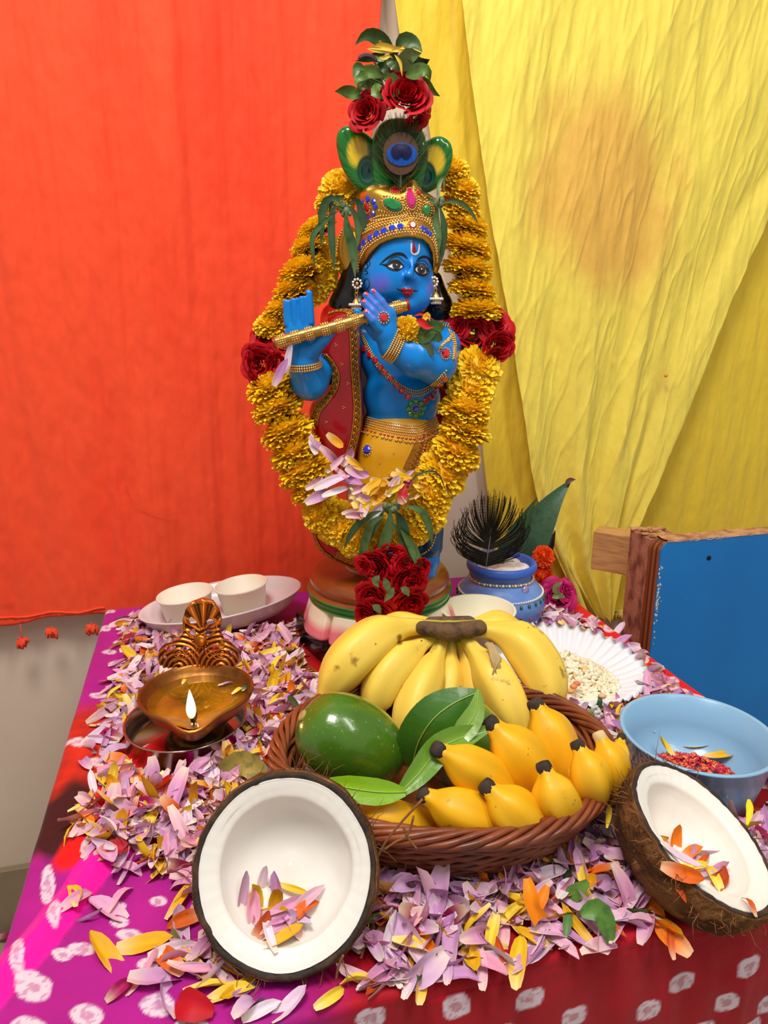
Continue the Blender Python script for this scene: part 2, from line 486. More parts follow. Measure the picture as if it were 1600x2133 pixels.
for px, py in ((1960, 0), (1760, 220), (1600, 440), (1510, 640), (1430, 850), (1350, 1030), (1290, 1170), (1268, 1288)):
    u, z = uw(px, py, VY2); rf.append((z, u))
lf += [(1.3, lf[0][1]-.02), (-.5, lf[-1][1])]; rf += [(1.3, rf[0][1]+.1), (-.5, rf[-1][1])]
hf = uw(1250, 1288, VY2)[1]
showthrough_c = uw(1225, 400, VY2)
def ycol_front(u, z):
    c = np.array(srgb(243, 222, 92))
    e = math.hypot((u-showthrough_c[0]-.03+.2*(z-showthrough_c[1]))/.15, (z-showthrough_c[1])/.185)+.25*fbm(u*14, z*9, 3)  # orange show-through from behind the sheer cloth, painted into its colour
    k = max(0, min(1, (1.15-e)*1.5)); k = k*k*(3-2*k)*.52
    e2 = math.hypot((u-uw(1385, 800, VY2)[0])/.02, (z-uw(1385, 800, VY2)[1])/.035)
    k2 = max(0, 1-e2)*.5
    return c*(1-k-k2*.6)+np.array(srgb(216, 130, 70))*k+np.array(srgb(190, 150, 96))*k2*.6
def yf_disp(u, z, s, t):
    g = s*9+.6*math.sin(z*5)
    amp = .003+.012*t**2
    f = amp*math.sin(g*2.2+2*fbm(s*5, z*2, 1, 2))+.004*fbm(u*30, z*5, 9.2, 3)+.0007*fbm(u*60+z*20, z*26, 4, 3)+.0024*(1-abs(fbm(u*30-z*6, z*5, 7.3, 3)))**5
    if s < .04: f += .004*(1-s/.04)
    return f+.004
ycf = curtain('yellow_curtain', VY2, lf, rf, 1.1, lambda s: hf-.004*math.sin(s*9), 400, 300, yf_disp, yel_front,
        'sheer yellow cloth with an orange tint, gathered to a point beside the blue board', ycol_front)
# rolled edge of the gathered cloth and the pin that holds it
mb = MB(); v, f = tube(spline([PW(a, b, VY2-.012) for a, b in ((1150, 1100), (1165, 1140), (1190, 1200), (1210, 1255), (1218, 1275))], 30), list(interp([.006, .007, .006, .005], 30))[:len(spline([PW(a, b, VY2-.012) for a, b in ((1150, 1100), (1165, 1140), (1190, 1200), (1210, 1255), (1218, 1275))], 30))] if False else .0062, 10); mb.add(v, f, np.array(srgb(247, 231, 100)))
mb.build('rolled_edge', yel_front, ycf)
pin = MB(); v, f = sphere(PW(1387, 782, VY2-.02), .0034, 12, 8); pin.add(v, f)
mark(pin.build('push_pin', mat('pin_orange', srgb(245, 150, 40), .35)), 'small round orange pin head stuck in the yellow cloth', 'pin')
# ---------------------------------------------------------------- table
wood_m = mat('pine_wood', srgb(200, 150, 95), .55, bump=(60, .3, .001, (1, 1, .1)), var=(30, srgb(165, 112, 62), .4, .75, (1, 8, 8)))
tb = empty('table', tab(TW/2, TD/2, ZF), 'low table hidden under the tie-dyed cloth', 'table', rz=TA)
hz_ = -ZF
bevel_box('tabletop', (0, 0, hz_-.016), (TW-.012, TD-.012, .022), wood_m, tb, local=True)
for sx in (-1, 1):
    for sy in (-1, 1):
        bevel_box('leg', (sx*(TW/2-.05), sy*(TD/2-.05), (hz_-.027)/2), (.04, .04, hz_-.027), wood_m, tb, local=True)
# tablecloth: one dense cloth with real fold ridges; the dye is its own colour
def seg_d(p, a, b):
    ax, ay = a; bx, by = b; dx, dy = bx-ax, by-ay; t = max(0, min(1, ((p[0]-ax)*dx+(p[1]-ay)*dy)/(dx*dx+dy*dy)))
    return math.hypot(p[0]-ax-t*dx, p[1]-ay-t*dy), t
def TP(px, py): return untab(PZ(px, py, 0))
foldA = [TP(*q) for q in ((545, 1560), (330, 1700), (215, 1800), (90, 1960), (-20, 2080))]      # hot pink fold
foldB = [TP(*q) for q in ((380, 1540), (270, 1600), (205, 1700), (150, 1800))]      # red fold
mag = np.array(srgb(172, 20, 138)); red = np.array(srgb(170, 4, 28)); hot = np.array(srgb(255, 8, 170)); orr = np.array(srgb(200, 40, 16)); mar = np.array(srgb(62, 14, 16)); bred = np.array(srgb(236, 14, 16)); wht = np.array(srgb(232, 214, 228)); dkr = np.array(srgb(150, 4, 22)); pnk = np.array(srgb(226, 70, 150))
marks_px = [((72, 2062), (34, 30), .3), ((182, 2118), (34, 22), 0), ((58, 2150), (40, 26), 0), ((132, 1995), (20, 12), .6), ((172, 1982), (28, 13), -.5), ((100, 1850), (14, 40), .9),
  ((115, 1922), (14, 30), .9), ((40, 2010), (14, 44), .9), ((250, 1923), (18, 11), 0), ((270, 1950), (26, 12), -.6), ((330, 1880), (17, 10), 0), ((245, 1890), (16, 9), .4),
  ((330, 2095), (34, 24), .2), ((390, 2110), (30, 18), 0), ((448, 2030), (24, 14), 0), ((310, 2010), (24, 12), 0), ((395, 2140), (34, 16), 0), ((300, 1770), (14, 8), 0),
  ((180, 1790), (8, 22), .8), ((262, 1313), (16, 7), 0), ((222, 1311), (10, 6), 0), ((228, 1360), (14, 5), 0), ((245, 1385), (18, 6), 0), ((240, 1435), (19, 6), 0), ((205, 1450), (17, 6), 0), ((163, 1548), (16, 9), .5), ((205, 1590), (22, 9), .7),
  ((250, 1340), (14, 5), 0), ((290, 1560), (20, 9), .5), ((230, 1275), (10, 4), 0), ((280, 1283), (12, 5), 0)]
for q in ((945, 2085), (1100, 2073), (1190, 2108), (1342, 2090), (1412, 2036), (1500, 2070), (1548, 1998), (1590, 2080), (770, 2115), (1035, 2140), (1280, 2140), (1450, 2130), (860, 2160)): marks_px.append((q, (27, 18), random.uniform(-.3, .3)))
# (the last row lies on the front drop)
def front_pt(px, py):
    p = PW(px, py, -.004); return untab(p)[0], p.z
marks = []
for (c, r_, ang) in marks_px:
    if c[1] > 1990 and c[0] > 560:
        u0, z0 = front_pt(*c); marks.append(('F', u0, z0, .0095*r_[0]/27, .0080*r_[0]/27, ang))
    else:
        a = TP(*c); b = TP(c[0]+10, c[1]); d = TP(c[0], c[1]+10)
        marks.append(('T', c, r_, ang, a))
rr = random.Random(3)
for k in range(26):
    u0 = .05+.12*(k % 6)+rr.uniform(-.02, .02); marks.append(('F', u0, -.11-.07*(k//6)+rr.uniform(-.02, .02), .0095, .008, rr.uniform(-.4, .4)))
for k in range(18):
    marks.append(('R', .03+.08*(k % 9)+rr.uniform(-.02, .02), -.04-.1*(k//9)+rr.uniform(-.02, .02), .010, .013, rr.uniform(-.4, .4)))
for c in ((1180, 1275), (1270, 1310), (1345, 1365), (1400, 1420), (1240, 1290), (1420, 1445)): marks.append(('T', c, (14, 8), .4, TP(*c)))
tops = [m for m in marks if m[0] == 'T']; frs = [m for m in marks if m[0] == 'F']; rgs = [m for m in marks if m[0] == 'R']
def ring(e, a, b):
    n_ = .16*fbm(a*110, b*110, 2, 2)
    e = e+n_
    if e > 1.12: return 0
    k = min(1, (1.12-e)*7)
    if e < .42: k *= .45+.5*max(0, fbm(a*240, b*240, 4, 2))
    elif fbm(a*260, b*260, 9, 2) > .30: k *= .5
    return k*.92
def w2p(p):                                            # world point -> photo pixel
    q = np.array(p)-_C; d = q @ _F; return 800+FPX*(q @ _R)/d, 1066.5-FPX*(q @ _U)/d
tm = []
for m in tops:
    c = m[1]; a0 = m[4]; J = [TP(c[0]+m[2][0], c[1]), TP(c[0], c[1]+m[2][1])]
    tm.append((a0, (J[0][0]-a0[0], J[0][1]-a0[1]), (J[1][0]-a0[0], J[1][1]-a0[1]), m[3]))
def cloth_col(side, u, v, z):
    n1 = fbm(u*9, v*9+z*9, 1.5, 4); n2 = fbm(u*30, v*30+z*30, 5.5, 3)
    # dye zones in the cloth's own plane
    c = mag*(1+.12*n2)
    zone = (u-.185)*1.0-(v-.10)*.05+.03*n1*(1 if side == 'T' else .3)                      # red to the right of here at the front
    k = max(0, min(1, zone*24)); 
    kr = max(0, min(1, (.60-v+.04*n1-.5*(.12-u))*14)) if u < .5 else 1
    c = c*(1-k)+(red*(1+.15*n2))*k
    if v > .30 and side != 'R':
        k2 = max(0, min(1, (v-.62+.05*n1)*25))              # back-left stays magenta
        c = c*(1-k2)+mag*(1+.1*n2)*k2
    if side in 'TL':
        kk = max(0, min(1, (v-.175+.02*n1)*30))*max(0, min(1, (.43-v+.03*n1)*30))
        c = c*(1-kk)+(orr*(.8+.5*abs(n2)))*kk
        md = math.hypot((u-.018)/.032, (v-.235)/.055)+.5*n1
        km = max(0, min(1, (1-md)*3)); c = c*(1-km)+mar*km
    if u > .655: 
        kk = min(1, (u-.655)*60); c = c*(1-kk)+bred*.9*kk
    if side in 'TL':
        dB = min(seg_d((u, v), foldB[i], foldB[i+1])[0] for i in range(3)); k = max(0, min(1, (.017-dB)*160)); c = c*(1-k)+bred*k
        dA = min(seg_d((u, v), foldA[i], foldA[i+1])[0] for i in range(4)); k = max(0, min(1, (.017-dA+.002*n2)*300)); c = c*(1-k)+hot*(1-.12*abs(n2))*k
        for a0, e1, e2, ang in tm:
            du, dv = u-a0[0], v-a0[1]
            if abs(du) > .05 or abs(dv) > .09: continue
            det = e1[0]*e2[1]-e1[1]*e2[0]; a = (du*e2[1]-dv*e2[0])/det; b = (e1[0]*dv-e1[1]*du)/det
            k = ring(math.hypot(a, b), u, v)
            if k: c = c*(1-k)+wht*k
    ms, a_, b_ = (frs, u, z) if side == 'F' else ((rgs, v, z) if side == 'R' else ((), 0, 0))
    for m in ms:
        da, db = a_-m[1], b_-m[2]
        if abs(da) > .03 or abs(db) > .03: continue
        ca, sa = math.cos(m[5]), math.sin(m[5]); p_, q_ = da*ca+db*sa, -da*sa+db*ca
        e = (abs(p_/m[3])**3+abs(q_/m[4])**3)**(1/3)
        k = ring(e, a_, b_)
        if k: c = c*(1-k)+wht*k
    return np.clip(c, 0, 1)
def cloth_z(u, v):
    z = .0012*fbm(u*14, v*14, 0, 3)+.0014
    for F_, h_, w_ in ((foldA, .010, .012), (foldB, .008, .016)):
        for i in range(len(F_)-1):
            pass
        d = min(seg_d((u, v), F_[i], F_[i+1])[0] for i in range(len(F_)-1))
        if d < w_*2: z += h_*math.exp(-(d/w_)**2)
    return z
DROP = .30; R_ = .006
def cloth_pt(a, b):
    """a, b: unrolled cloth coordinates; outside 0..TW / 0..TD the cloth hangs down"""
    u = min(max(a, 0), TW); v = min(max(b, 0), TD); s = 0; side = 'T'
    du = a-u; dv = b-v; z = cloth_z(u, v)
    if du == 0 and dv == 0: return u, v, z, 'T'
    # drop: a quarter round then vertical with soft waves
    d = math.hypot(du, dv); nx, ny = du/d, dv/d
    q = min(d, R_*PI/2); off = R_*math.sin(q/R_); dz = R_*(1-math.cos(q/R_))+max(0, d-R_*PI/2)
    along = u*1.0+v*1.3
    wv = .010*(fbm(along*11, dz*1.2, 2)+.25)*min(1, dz/.06)*(1.0 if dz > .01 else 0)
    side = 'F' if ny < -.7 else ('R' if nx > .7 else ('L' if nx < -.5 else 'F'))
    return u+nx*(off+max(0, wv)), v+ny*(off+max(0, wv)), z-dz, side
def lin(a, b, n): return list(np.linspace(a, b, n, endpoint=False))
A = lin(-DROP, -.01, 30)+lin(-.01, .25, 175)+lin(.25, TW-.01, 230)+lin(TW-.01, TW+.01, 10)+lin(TW+.01, TW+DROP, 50)+[TW+DROP]
B = lin(-DROP, -.11, 60)+lin(-.11, .3, 330)+lin(.3, TD-.003, 150)+[TD-.003]
vs = []; cs = []
for b in B:
    for a in A:
        u, v, z, sd = cloth_pt(a, b)
        vs.append(tuple(tab(u, v, z)))
        cs.append(cloth_col(sd, min(max(u, 0), TW) if sd != 'L' else 0, v, z if sd != 'T' else 0))
Wd = len(A); ii, jj = np.meshgrid(np.arange(Wd-1), np.arange(len(B)-1)); a0 = (jj*Wd+ii).ravel()
fs = np.stack([a0, a0+1, a0+Wd+1, a0+Wd], 1)
cloth_m = mat('tie_dye_cotton', red, .7, spec=.25, attr=True, sheen=.1, bump=[(300, .25, .001), (45, .35, .004)])
cloth = link('tablecloth', np_mesh('tablecloth', vs, fs, cloth_m, True, np.array(cs)))
mark(cloth, 'magenta and red tie-dyed cloth with white ring marks draped over the table', 'tablecloth')
# ---------------------------------------------------------------- blue board with its post and the beam behind it
blue_m = mat('blue_board_paint', srgb(0, 124, 208), .42, bump=(14, .2, .002), var=[(5, srgb(0, 112, 192), .4, .75), (46, srgb(120, 130, 120), .72, .8)])
ply_m = mat('plywood_edge', srgb(128, 66, 32), .55, bump=(40, .5, .002, (6, 6, .2)), var=(50, srgb(70, 32, 16), .42, .62, (3, 3, .08)))
rough_m = mat('rough_post', srgb(176, 118, 92), .8, bump=(120, .6, .002, (1, 1, 1)), var=[(70, srgb(120, 66, 48), .45, .65, (1, 1, .5)), (18, srgb(90, 50, 36), .68, .76, (1, 1, .4))])
Cb = Vector((.381, .93, 0)); zt = PY(1436, 1130, .93).z; zb = -.42
bd = empty('painted_board', (Cb.x, Cb.y, zb), 'tall blue painted plywood board with a worn top edge, right of the table', 'board', rz=TA)
Hh = zt-zb; W_ = .36
# rounded-corner panel
def panel(W, H, T, r, name, m, parent, y0, x0=0, zoff=0):
    pts = [(0, 0), (W, 0), (W, H)]
    for k in range(9): th = PI/2+PI/2*k/8; pts.append((r+r*math.cos(th), H-r+r*math.sin(th)))
    bm = bmesh.new(); fr = [bm.verts.new((x0+x, y0, zoff+z)) for x, z in pts]; bk = [bm.verts.new((x0+x, y0+T, zoff+z)) for x, z in pts]
    n = len(pts); bm.faces.new(fr); bm.faces.new(bk[::-1])
    for i in range(n): bm.faces.new((fr[i], bk[i], bk[(i+1) % n], fr[(i+1) % n]))
    bmesh.ops.recalc_face_normals(bm, faces=bm.faces)
    return bm_obj(name, bm, m, parent, smooth=False, local=True)
panel(W_, Hh, .0022, .016, 'painted_face', blue_m, bd, 0, .0008)
for k in range(5):
    panel(W_, Hh, .0048, .016+.0004*k, 'ply_layer', mat('ply_layer_%s' % ('dark' if k % 2 else 'light'), srgb(*((96, 46, 22) if k % 2 else (150, 84, 44))), .6, bump=(80, .4, .001, (1, 1, .1)), var=(60, srgb(80, 40, 20), .5, .7, (3, 3, .1))), bd, .0022+.0049*k, (.0005 if k % 2 else 0))
mb = MB()       # chipped raw wood along the top edge
nx_, ny_ = 240, 10; vv_ = []
for i in range(nx_+1):
    for j in range(ny_+1):
        x = .010+(W_-.010)*i/nx_; e_ = 1 if j in (0, ny_) else 0
        vv_.append((x, -.0006+.0275*j/ny_, Hh-.0015*e_-.0035*e_*abs(fbm(x*60, j, 3, 3))+.0012+.0022*abs(fbm(x*45, j*.5, 1, 4))*(1-e_)))
mb.add(vv_, [(i*(ny_+1)+j, (i+1)*(ny_+1)+j, (i+1)*(ny_+1)+j+1, i*(ny_+1)+j+1) for i in range(nx_) for j in range(ny_)])
mb.build('worn_top_edge', mat('raw_ply', srgb(196, 146, 102), .8, bump=(200, .6, .001), var=(60, srgb(150, 96, 62), .45, .65)), bd, smooth=False, local=True)
mb = MB(); v, f = lathe([(.0, -.0006), (.0034, -.0007), (.0036, -.0001)], 20); v = [(x+.0, z, y) for x, y, z in v]
hp = PY(1487, 1167, .94); hl = Matrix.Rotation(-TA, 3, 'Z') @ (hp-Vector((Cb.x, Cb.y, zb)))
mb.add([(a+hl.x, b, c+hl.z) for a, b, c in v], f); mb.build('screw_hole', mat('dark_hole', srgb(20, 16, 14), .9), bd, local=True)
bevel_box('post', (.028, .0275+.026, Hh/2-.001), (.05, .05, Hh-.006), rough_m, bd, bev=.0015, local=True)
mb = MB()
for k in range(40):
    v, f = box_v((.004+.048*random.random(), .03+.048*random.random(), Hh-.004+random.uniform(0, .003)), (.012, .007, .002), Matrix.Rotation(random.uniform(-.3, .3), 3, 'Z') @ Matrix.Rotation(random.uniform(-.12, .12), 3, 'Y')); mb.add(v, f)
mb.build('splintered_end', mat('raw_ply', None), bd, smooth=False, local=True)
mb = MB()      # paint chips along the front left edge
for k in range(46):
    z = Hh-.03-abs(random.gauss(.05, .035)); v, f = sphere((.0012+abs(random.gauss(0, .003)), -.0002, z), .0007+.0009*random.random(), 6, 3, (1, .25, 1.5)); mb.add(v, f)
mb.build('paint_chips', mat('chip_white', srgb(205, 200, 190), .8), bd, local=True)
# beam: runs from the post back to the wall
pa = PY(1372, 1098, 1.0); za = PY(1372, 1104, .985).z; pb = PW(1268, 1104, VW-.07)
za = PY(1345, 1110, 1.035).z; A_ = Vector((.383, 1.030, za-.031)); B_ = A_+Vector((-.85, .526, 0))*.060; d_ = (B_-A_); L_ = Vector((d_.x, d_.y, 0)).length
ang = math.atan2(d_.y, d_.x)
bo = bevel_box('wooden_beam', (0, 0, 0), (L_, .040, .062), wood_m, None, bev=.002, local=True)
bo.location = (A_+B_)/2; bo.rotation_euler = (0, 0, ang)
mark(bo, 'pale square pine beam joining the post behind the blue board to the wall', 'beam')
# ---------------------------------------------------------------- helpers that lay paint, jewels and lace on finished solids
from mathutils.geometry import delaunay_2d_cdt
def stroke_poly(pts, w):
    """outline of a brush stroke; w = list of half widths (px)"""
    q = [(p.x, p.y) for p in spline([(a, b, 0) for a, b in pts], 24)]; ws = interp(w, len(q)); L = []; R = []
    for i in range(len(q)):
        a = q[max(i-1, 0)]; b = q[min(i+1, len(q)-1)]; d = math.hypot(b[0]-a[0], b[1]-a[1]) or 1; nx, ny = -(b[1]-a[1])/d, (b[0]-a[0])/d
        L.append((q[i][0]+nx*ws[i], q[i][1]+ny*ws[i])); R.append((q[i][0]-nx*ws[i], q[i][1]-ny*ws[i]))
    return L+R[::-1]
def ell_poly(cx, cy, rx, ry, ang=0, n=22):
    return [(cx+rx*math.cos(t)*math.cos(ang)-ry*math.sin(t)*math.sin(ang), cy+rx*math.cos(t)*math.sin(ang)+ry*math.sin(t)*math.cos(ang)) for t in [2*PI*i/n for i in range(n)]]
def smooth_poly(pts, n=40): return [(p.x, p.y) for p in spline([(a, b, 0) for a, b in pts], n, closed=True)]
def decal(mb, keys, poly, off=.0003, grid=3.0, col=None):
    poly = [tuple(p) for p in poly]; xs = [p[0] for p in poly]; ys = [p[1] for p in poly]
    pts = list(poly); A = np.array(poly)
    gx, gy = np.meshgrid(np.arange(min(xs)+grid/2, max(xs), grid), np.arange(min(ys)+grid/2, max(ys), grid))
    if gx.size:
        d = poly_sdf(A, gx, gy)
        for x, y in zip(gx[d < -grid*.4], gy[d < -grid*.4]): pts.append((float(x), float(y)))
    r = delaunay_2d_cdt([Vector(p) for p in pts], [], [list(range(len(poly)))], 1, 1e-5)
    vs = []; ok = []; 
    for p in r[0]:
        h_ = hit(keys, p.x, p.y, off); ok.append(h_ is not None); vs.append(tuple(h_[0]) if h_ else (0, 0, 0))
    fs = [tuple(f) for f in r[2] if all(ok[i] for i in f)]
    fs = [f for f in fs if max((Vector(vs[a])-Vector(vs[b])).length for a in f for b in f) < .012]
    # front faces towards the viewer side of the surface
    if fs: mb.add(vs, fs, col)
def dec(name, keys, poly, m, parent, off=.0003, grid=3.0):
    mb = MB(); decal(mb, keys, poly, off, grid); return mb.build(name, m, parent)
def beads(mb, pts, r, seg=6, rings=4):
    for p in pts: v, f = sphere(p, r, seg, rings); mb.add(v, f)
def bead_row(mb, keys, path, r=.0011, gap=None, off=None, sm=True):
    q = [(p.x, p.y) for p in spline([(a, b, 0) for a, b in path], 40)] if sm else path
    H = hit_path(keys, q, 1.5, (off if off is not None else r*.5))
    if len(H) < 2: return
    P = [H[0][0]]; g = gap or r*2.05
    for p, n in H:
        if (p-P[-1]).length >= g: P.append(p)
    beads(mb, P, r)
def gem(name, keys, cx, cy, rx, ry, ang, m, parent, h_=.002, ring=None, rb=.001, n=8, marq=False):
    """faceted stone laid on a surface; ring = bead collector for its bead setting"""
    H = hit(keys, cx, cy, .0002)
    if not H: return
    p, nn = H; s = MPP(p); d = Vector(ray(cx, cy)).normalized()
    nn = (nn*.8-d*.2).normalized()
    ex = Vector((1, 0, 0)); ex = (ex-nn*ex.dot(nn)).normalized(); ez = nn.cross(ex).normalized()
    if ez.z < 0: ez = -ez
    a = ex*math.cos(ang)-ez*math.sin(ang); b = ex*math.sin(ang)+ez*math.cos(ang)
    v = []; f = []
    lev = ((1.0, 0), (.98, .35), (.62, 1.0))
    for k, hh in lev:
        for j in range(n):
            t = 2*PI*j/n; x, y = math.cos(t), math.sin(t)
            if marq: y = y*(1-abs(x))**.0*(.55+.45*abs(y)); 
            v.append(p+a*(x*rx*s*k)+b*(y*ry*s*k)+nn*h_*hh)
    for l in range(2):
        for j in range(n): f.append((l*n+j, l*n+(j+1) % n, (l+1)*n+(j+1) % n, (l+1)*n+j))
    f.append(tuple(2*n+j for j in range(n)))
    mb = MB(); mb.add([tuple(q) for q in v], f); mb.build(name, m, parent, smooth=False)
    if ring is not None:
        per = 2*PI*math.sqrt((rx**2+ry**2)/2)*s; k = max(6, int(per/(rb*2.2)))
        beads(ring, [p+a*(math.cos(2*PI*j/k)*(rx*s+rb))+b*(math.sin(2*PI*j/k)*(ry*s+rb))+nn*rb*.6 for j in range(k)], rb)
def lace(mb, keys, path, w, step=1.6, n=60, loops=True, beaded=True):
    q = [(p.x, p.y) for p in spline([(a, b, 0) for a, b in path], n)]
    H = hit_path(keys, q, 2, .0006)
    if len(H) < 4: return
    P = np.array([tuple(h[0]) for h in H]); N = np.array([tuple(h[1]) for h in H])
    for _ in range(3): P[1:-1] = (P[:-2]+P[1:-1]*2+P[2:])/4; N[1:-1] = (N[:-2]+N[1:-1]*2+N[2:])/4
    L = []; R = []; C = []
    for i in range(len(P)):
        t = Vector(P[min(i+1, len(P)-1)]-P[max(i-1, 0)]).normalized(); nn = Vector(N[i]).normalized(); b = nn.cross(t).normalized(); p = Vector(P[i])
        L.append(p+b*w/2); R.append(p-b*w/2); C.append((p, t, b, nn))
    v = [tuple(x) for pr in zip(L, R) for x in pr]; mb.add(v, [(2*i, 2*i+1, 2*i+3, 2*i+2) for i in range(len(L)-1)])
    for E in (L, R):
        pts = resample(E, step=w*.16); 
        vv, ff = tube([Vector(x) for x in pts[::2]], w*.075, 5); mb.add(vv, ff)
    if loops:
        acc = 0; last = C[0][0]
        for k, (p, t, b, nn) in enumerate(C):
            if (p-last).length > w*.62 or k == 0:
                last = p
                pts = [p+nn*w*.06+t*math.cos(a)*w*.30+b*math.sin(a)*w*.36 for a in [2*PI*j/9 for j in range(9)]]
                vv, ff = tube(pts, w*.055, 4, closed=True); mb.add(vv, ff)
                vv, ff = sphere(p+nn*w*.08, w*.1, 5, 3); mb.add(vv, ff)
def ecyl(c, M, rx, rz, y0, y1):
    """elliptic cylinder along the frame's -Y (forward) axis between forward distances y0..y1"""
    c = np.array(c); M = np.array(M); R = np.array([.13]*3)
    def fn(X, Y, Z):
        a, b, e = X-c[0], Y-c[1], Z-c[2]
        q0 = a*M[0, 0]+b*M[1, 0]+e*M[2, 0]; q1 = -(a*M[0, 1]+b*M[1, 1]+e*M[2, 1]); q2 = a*M[0, 2]+b*M[1, 2]+e*M[2, 2]
        k = np.sqrt((q0/rx)**2+(q2/rz)**2); d = (k-1)*min(rx, rz)
        return np.maximum(d, np.maximum(y0-q1, q1-y1))
    return fn, c-R, c+R
def pix_of(v):
    q = v-_C; d = q @ _F; return 800+FPX*(q @ _R)/d, 1066.5-FPX*(q @ _U)/d

# ---------------------------------------------------------------- the statue
SX, SY = -0.006, 0.93
st = empty('statue', (SX, SY, -.0302), 'blue-skinned flute-playing painted statue with jewelled gold crown on a lotus pedestal', 'statue')
A22 = math.radians(20)
up = Vector((math.sin(math.radians(8)), 0, math.cos(math.radians(8)))); fw = Vector((math.sin(A22), -math.cos(A22), -.05)); fw = (fw-up*fw.dot(up)).normalized(); sd = (-fw).cross(up).normalized()*1
sd = up.cross(fw).normalized() if up.cross(fw).x > 0 else -up.cross(fw).normalized()
HM = np.array([list(sd), list(-fw), list(up)]).T
hc = PY(831, 552, .925)
def hp_(x, y, z): return tuple(hc+sd*x+fw*y+up*z)
def cp(a, ra, b, rb, k=None):
    t = s_cap(tuple(PY(*a)), ra, tuple(PY(*b)), rb); return t+((k,) if k else ())
body = [
 s_ell(hp_(0, -.006, .012), (.0455, .048, .050), HM), s_ell(hp_(0, .003, -.017), (.0440, .041, .040), HM),
 s_ell(tuple(PY(803, 598, .903)), (.020, .018, .019)), s_ell(tuple(PY(882, 600, .913)), (.014, .017, .018)), s_ell(tuple(PY(864, 622, .908)), (.020, .018, .017)),
 s_ell(tuple(PY(847, 637, .898)), (.013, .012, .0105)),
 cp((859, 549, .886), .0032, (852, 574, .8775), .0050, .006), cp((842, 580, .8845), .0036, (861, 581, .8855), .0034, .003),
 s_ell(tuple(PY(849, 604, .8855)), (.0072, .0040, .0028))+(.0025,), s_ell(tuple(PY(849, 612, .8865)), (.0058, .0042, .0032))+(.0025,),
 s_ell(tuple(PY(825, 556, .8945)), (.0105, .0075, .0068))+(.004,), s_ell(tuple(PY(878, 563, .8955)), (.0098, .0075, .0066))+(.004,),
 s_ell(tuple(PY(760, 585, .93)), (.004, .008, .011)),
 cp((836, 640, .935), .021, (838, 695, .937), .025), 
 s_ell(tuple(PY(842, 745, .94)), (.056, .037, .052)), cp((742, 708, .948), .020, (930, 705, .945), .021),
 s_ell(tuple(PY(838, 830, .935)), (.050, .039, .046)), s_ell(tuple(PY(836, 900, .935)), (.050, .036, .04)),
 cp((715, 705, .945), .018, (646, 796, .890), .0205), cp((644, 797, .886), .0225, (633, 762, .872), .0185), cp((633, 762, .872), .0165, (632, 735, .868), .0150),
 s_ell(tuple(PY(626, 704, .868)), (.0195, .0095, .026)), s_ell(tuple(PY(648, 728, .863)), (.012, .0095, .013)),
 cp((600, 676, .867), .0052, (597, 630, .866), .0046, .001), cp((616, 674, .865), .0052, (612, 626, .864), .0046, .001),
 cp((632, 673, .865), .0052, (629, 622, .864), .0046, .001), cp((647, 673, .866), .0052, (643, 613, .865), .0046, .001),
 cp((650, 732, .860), .0095, (675, 707, .853), .0072, .003), cp((675, 707, .853), .0072, (693, 690, .851), .0052, .003),
 cp((930, 712, .935), .022, (908, 758, .882), .0235), cp((908, 758, .882), .0250, (865, 744, .868), .0235), cp((865, 744, .868), .0235, (818, 722, .862), .0160),
 cp((818, 722, .862), .0155, (806, 695, .859), .0145, .005), cp((806, 695, .859), .0140, (806, 658, .857), .0115, .005), cp((806, 695, .859), .0130, (793, 668, .856), .0120, .005),
 cp((808, 655, .853), .0066, (794, 630, .849), .0053, .0012), cp((794, 630, .849), .0053, (777, 609, .847), .0040, .0012),
 cp((799, 660, .850), .0064, (781, 637, .8465), .0051, .0012), cp((781, 637, .8465), .0051, (762, 616, .845), .0040, .0012),
 cp((792, 670, .848), .0062, (775, 650, .844), .0050, .0012), cp((775, 650, .844), .0050, (758, 632, .843), .0040, .0012),
 cp((790, 685, .848), .0066, (776, 668, .8425), .0052, .0012), cp((776, 668, .8425), .0052, (763, 653, .8415), .0041, .0012),
 cp((785, 700, .864), .0070, (757, 668, .869), .0055, .002), cp((757, 668, .869), .0055, (744, 651, .869), .0046, .002),
 cp((885, 960, .925), .030, (890, 1080, .905), .021), cp((890, 1080, .905), .019, (893, 1165, .893), .0135), cp((893, 1165, .893), .0130, (888, 1196, .893), .012),
 cp((888, 1192, .893), .011, (858, 1196, .878), .0085), cp((790, 1120, .91), .018, (815, 1185, .885), .013), cp((815, 1190, .885), .0115, (850, 1197, .865), .0085),
 s_ell(tuple(PY(838, 980, .93)), (.048, .036, .05)),
]
cuts = [ # folds of the broken palm, eye sockets' inner corners and the mouth line
 cp((606, 686, .8565), .0013, (645, 684, .8565), .0013), cp((836, 607.5, .8795), .0009, (862, 608, .8805), .0009),
 s_ell(tuple(PY(848, 560, .8815)), (.004, .003, .006))+(.004,), s_ell(tuple(PY(864, 563, .8845)), (.003, .002, .005))+(.003,),
]
cuts += [s_ell(tuple(PY(a, b, .862)), (.006, .008, .0022))+(.001,) for a, b in ((597, 622), (613, 618), (629, 614))]
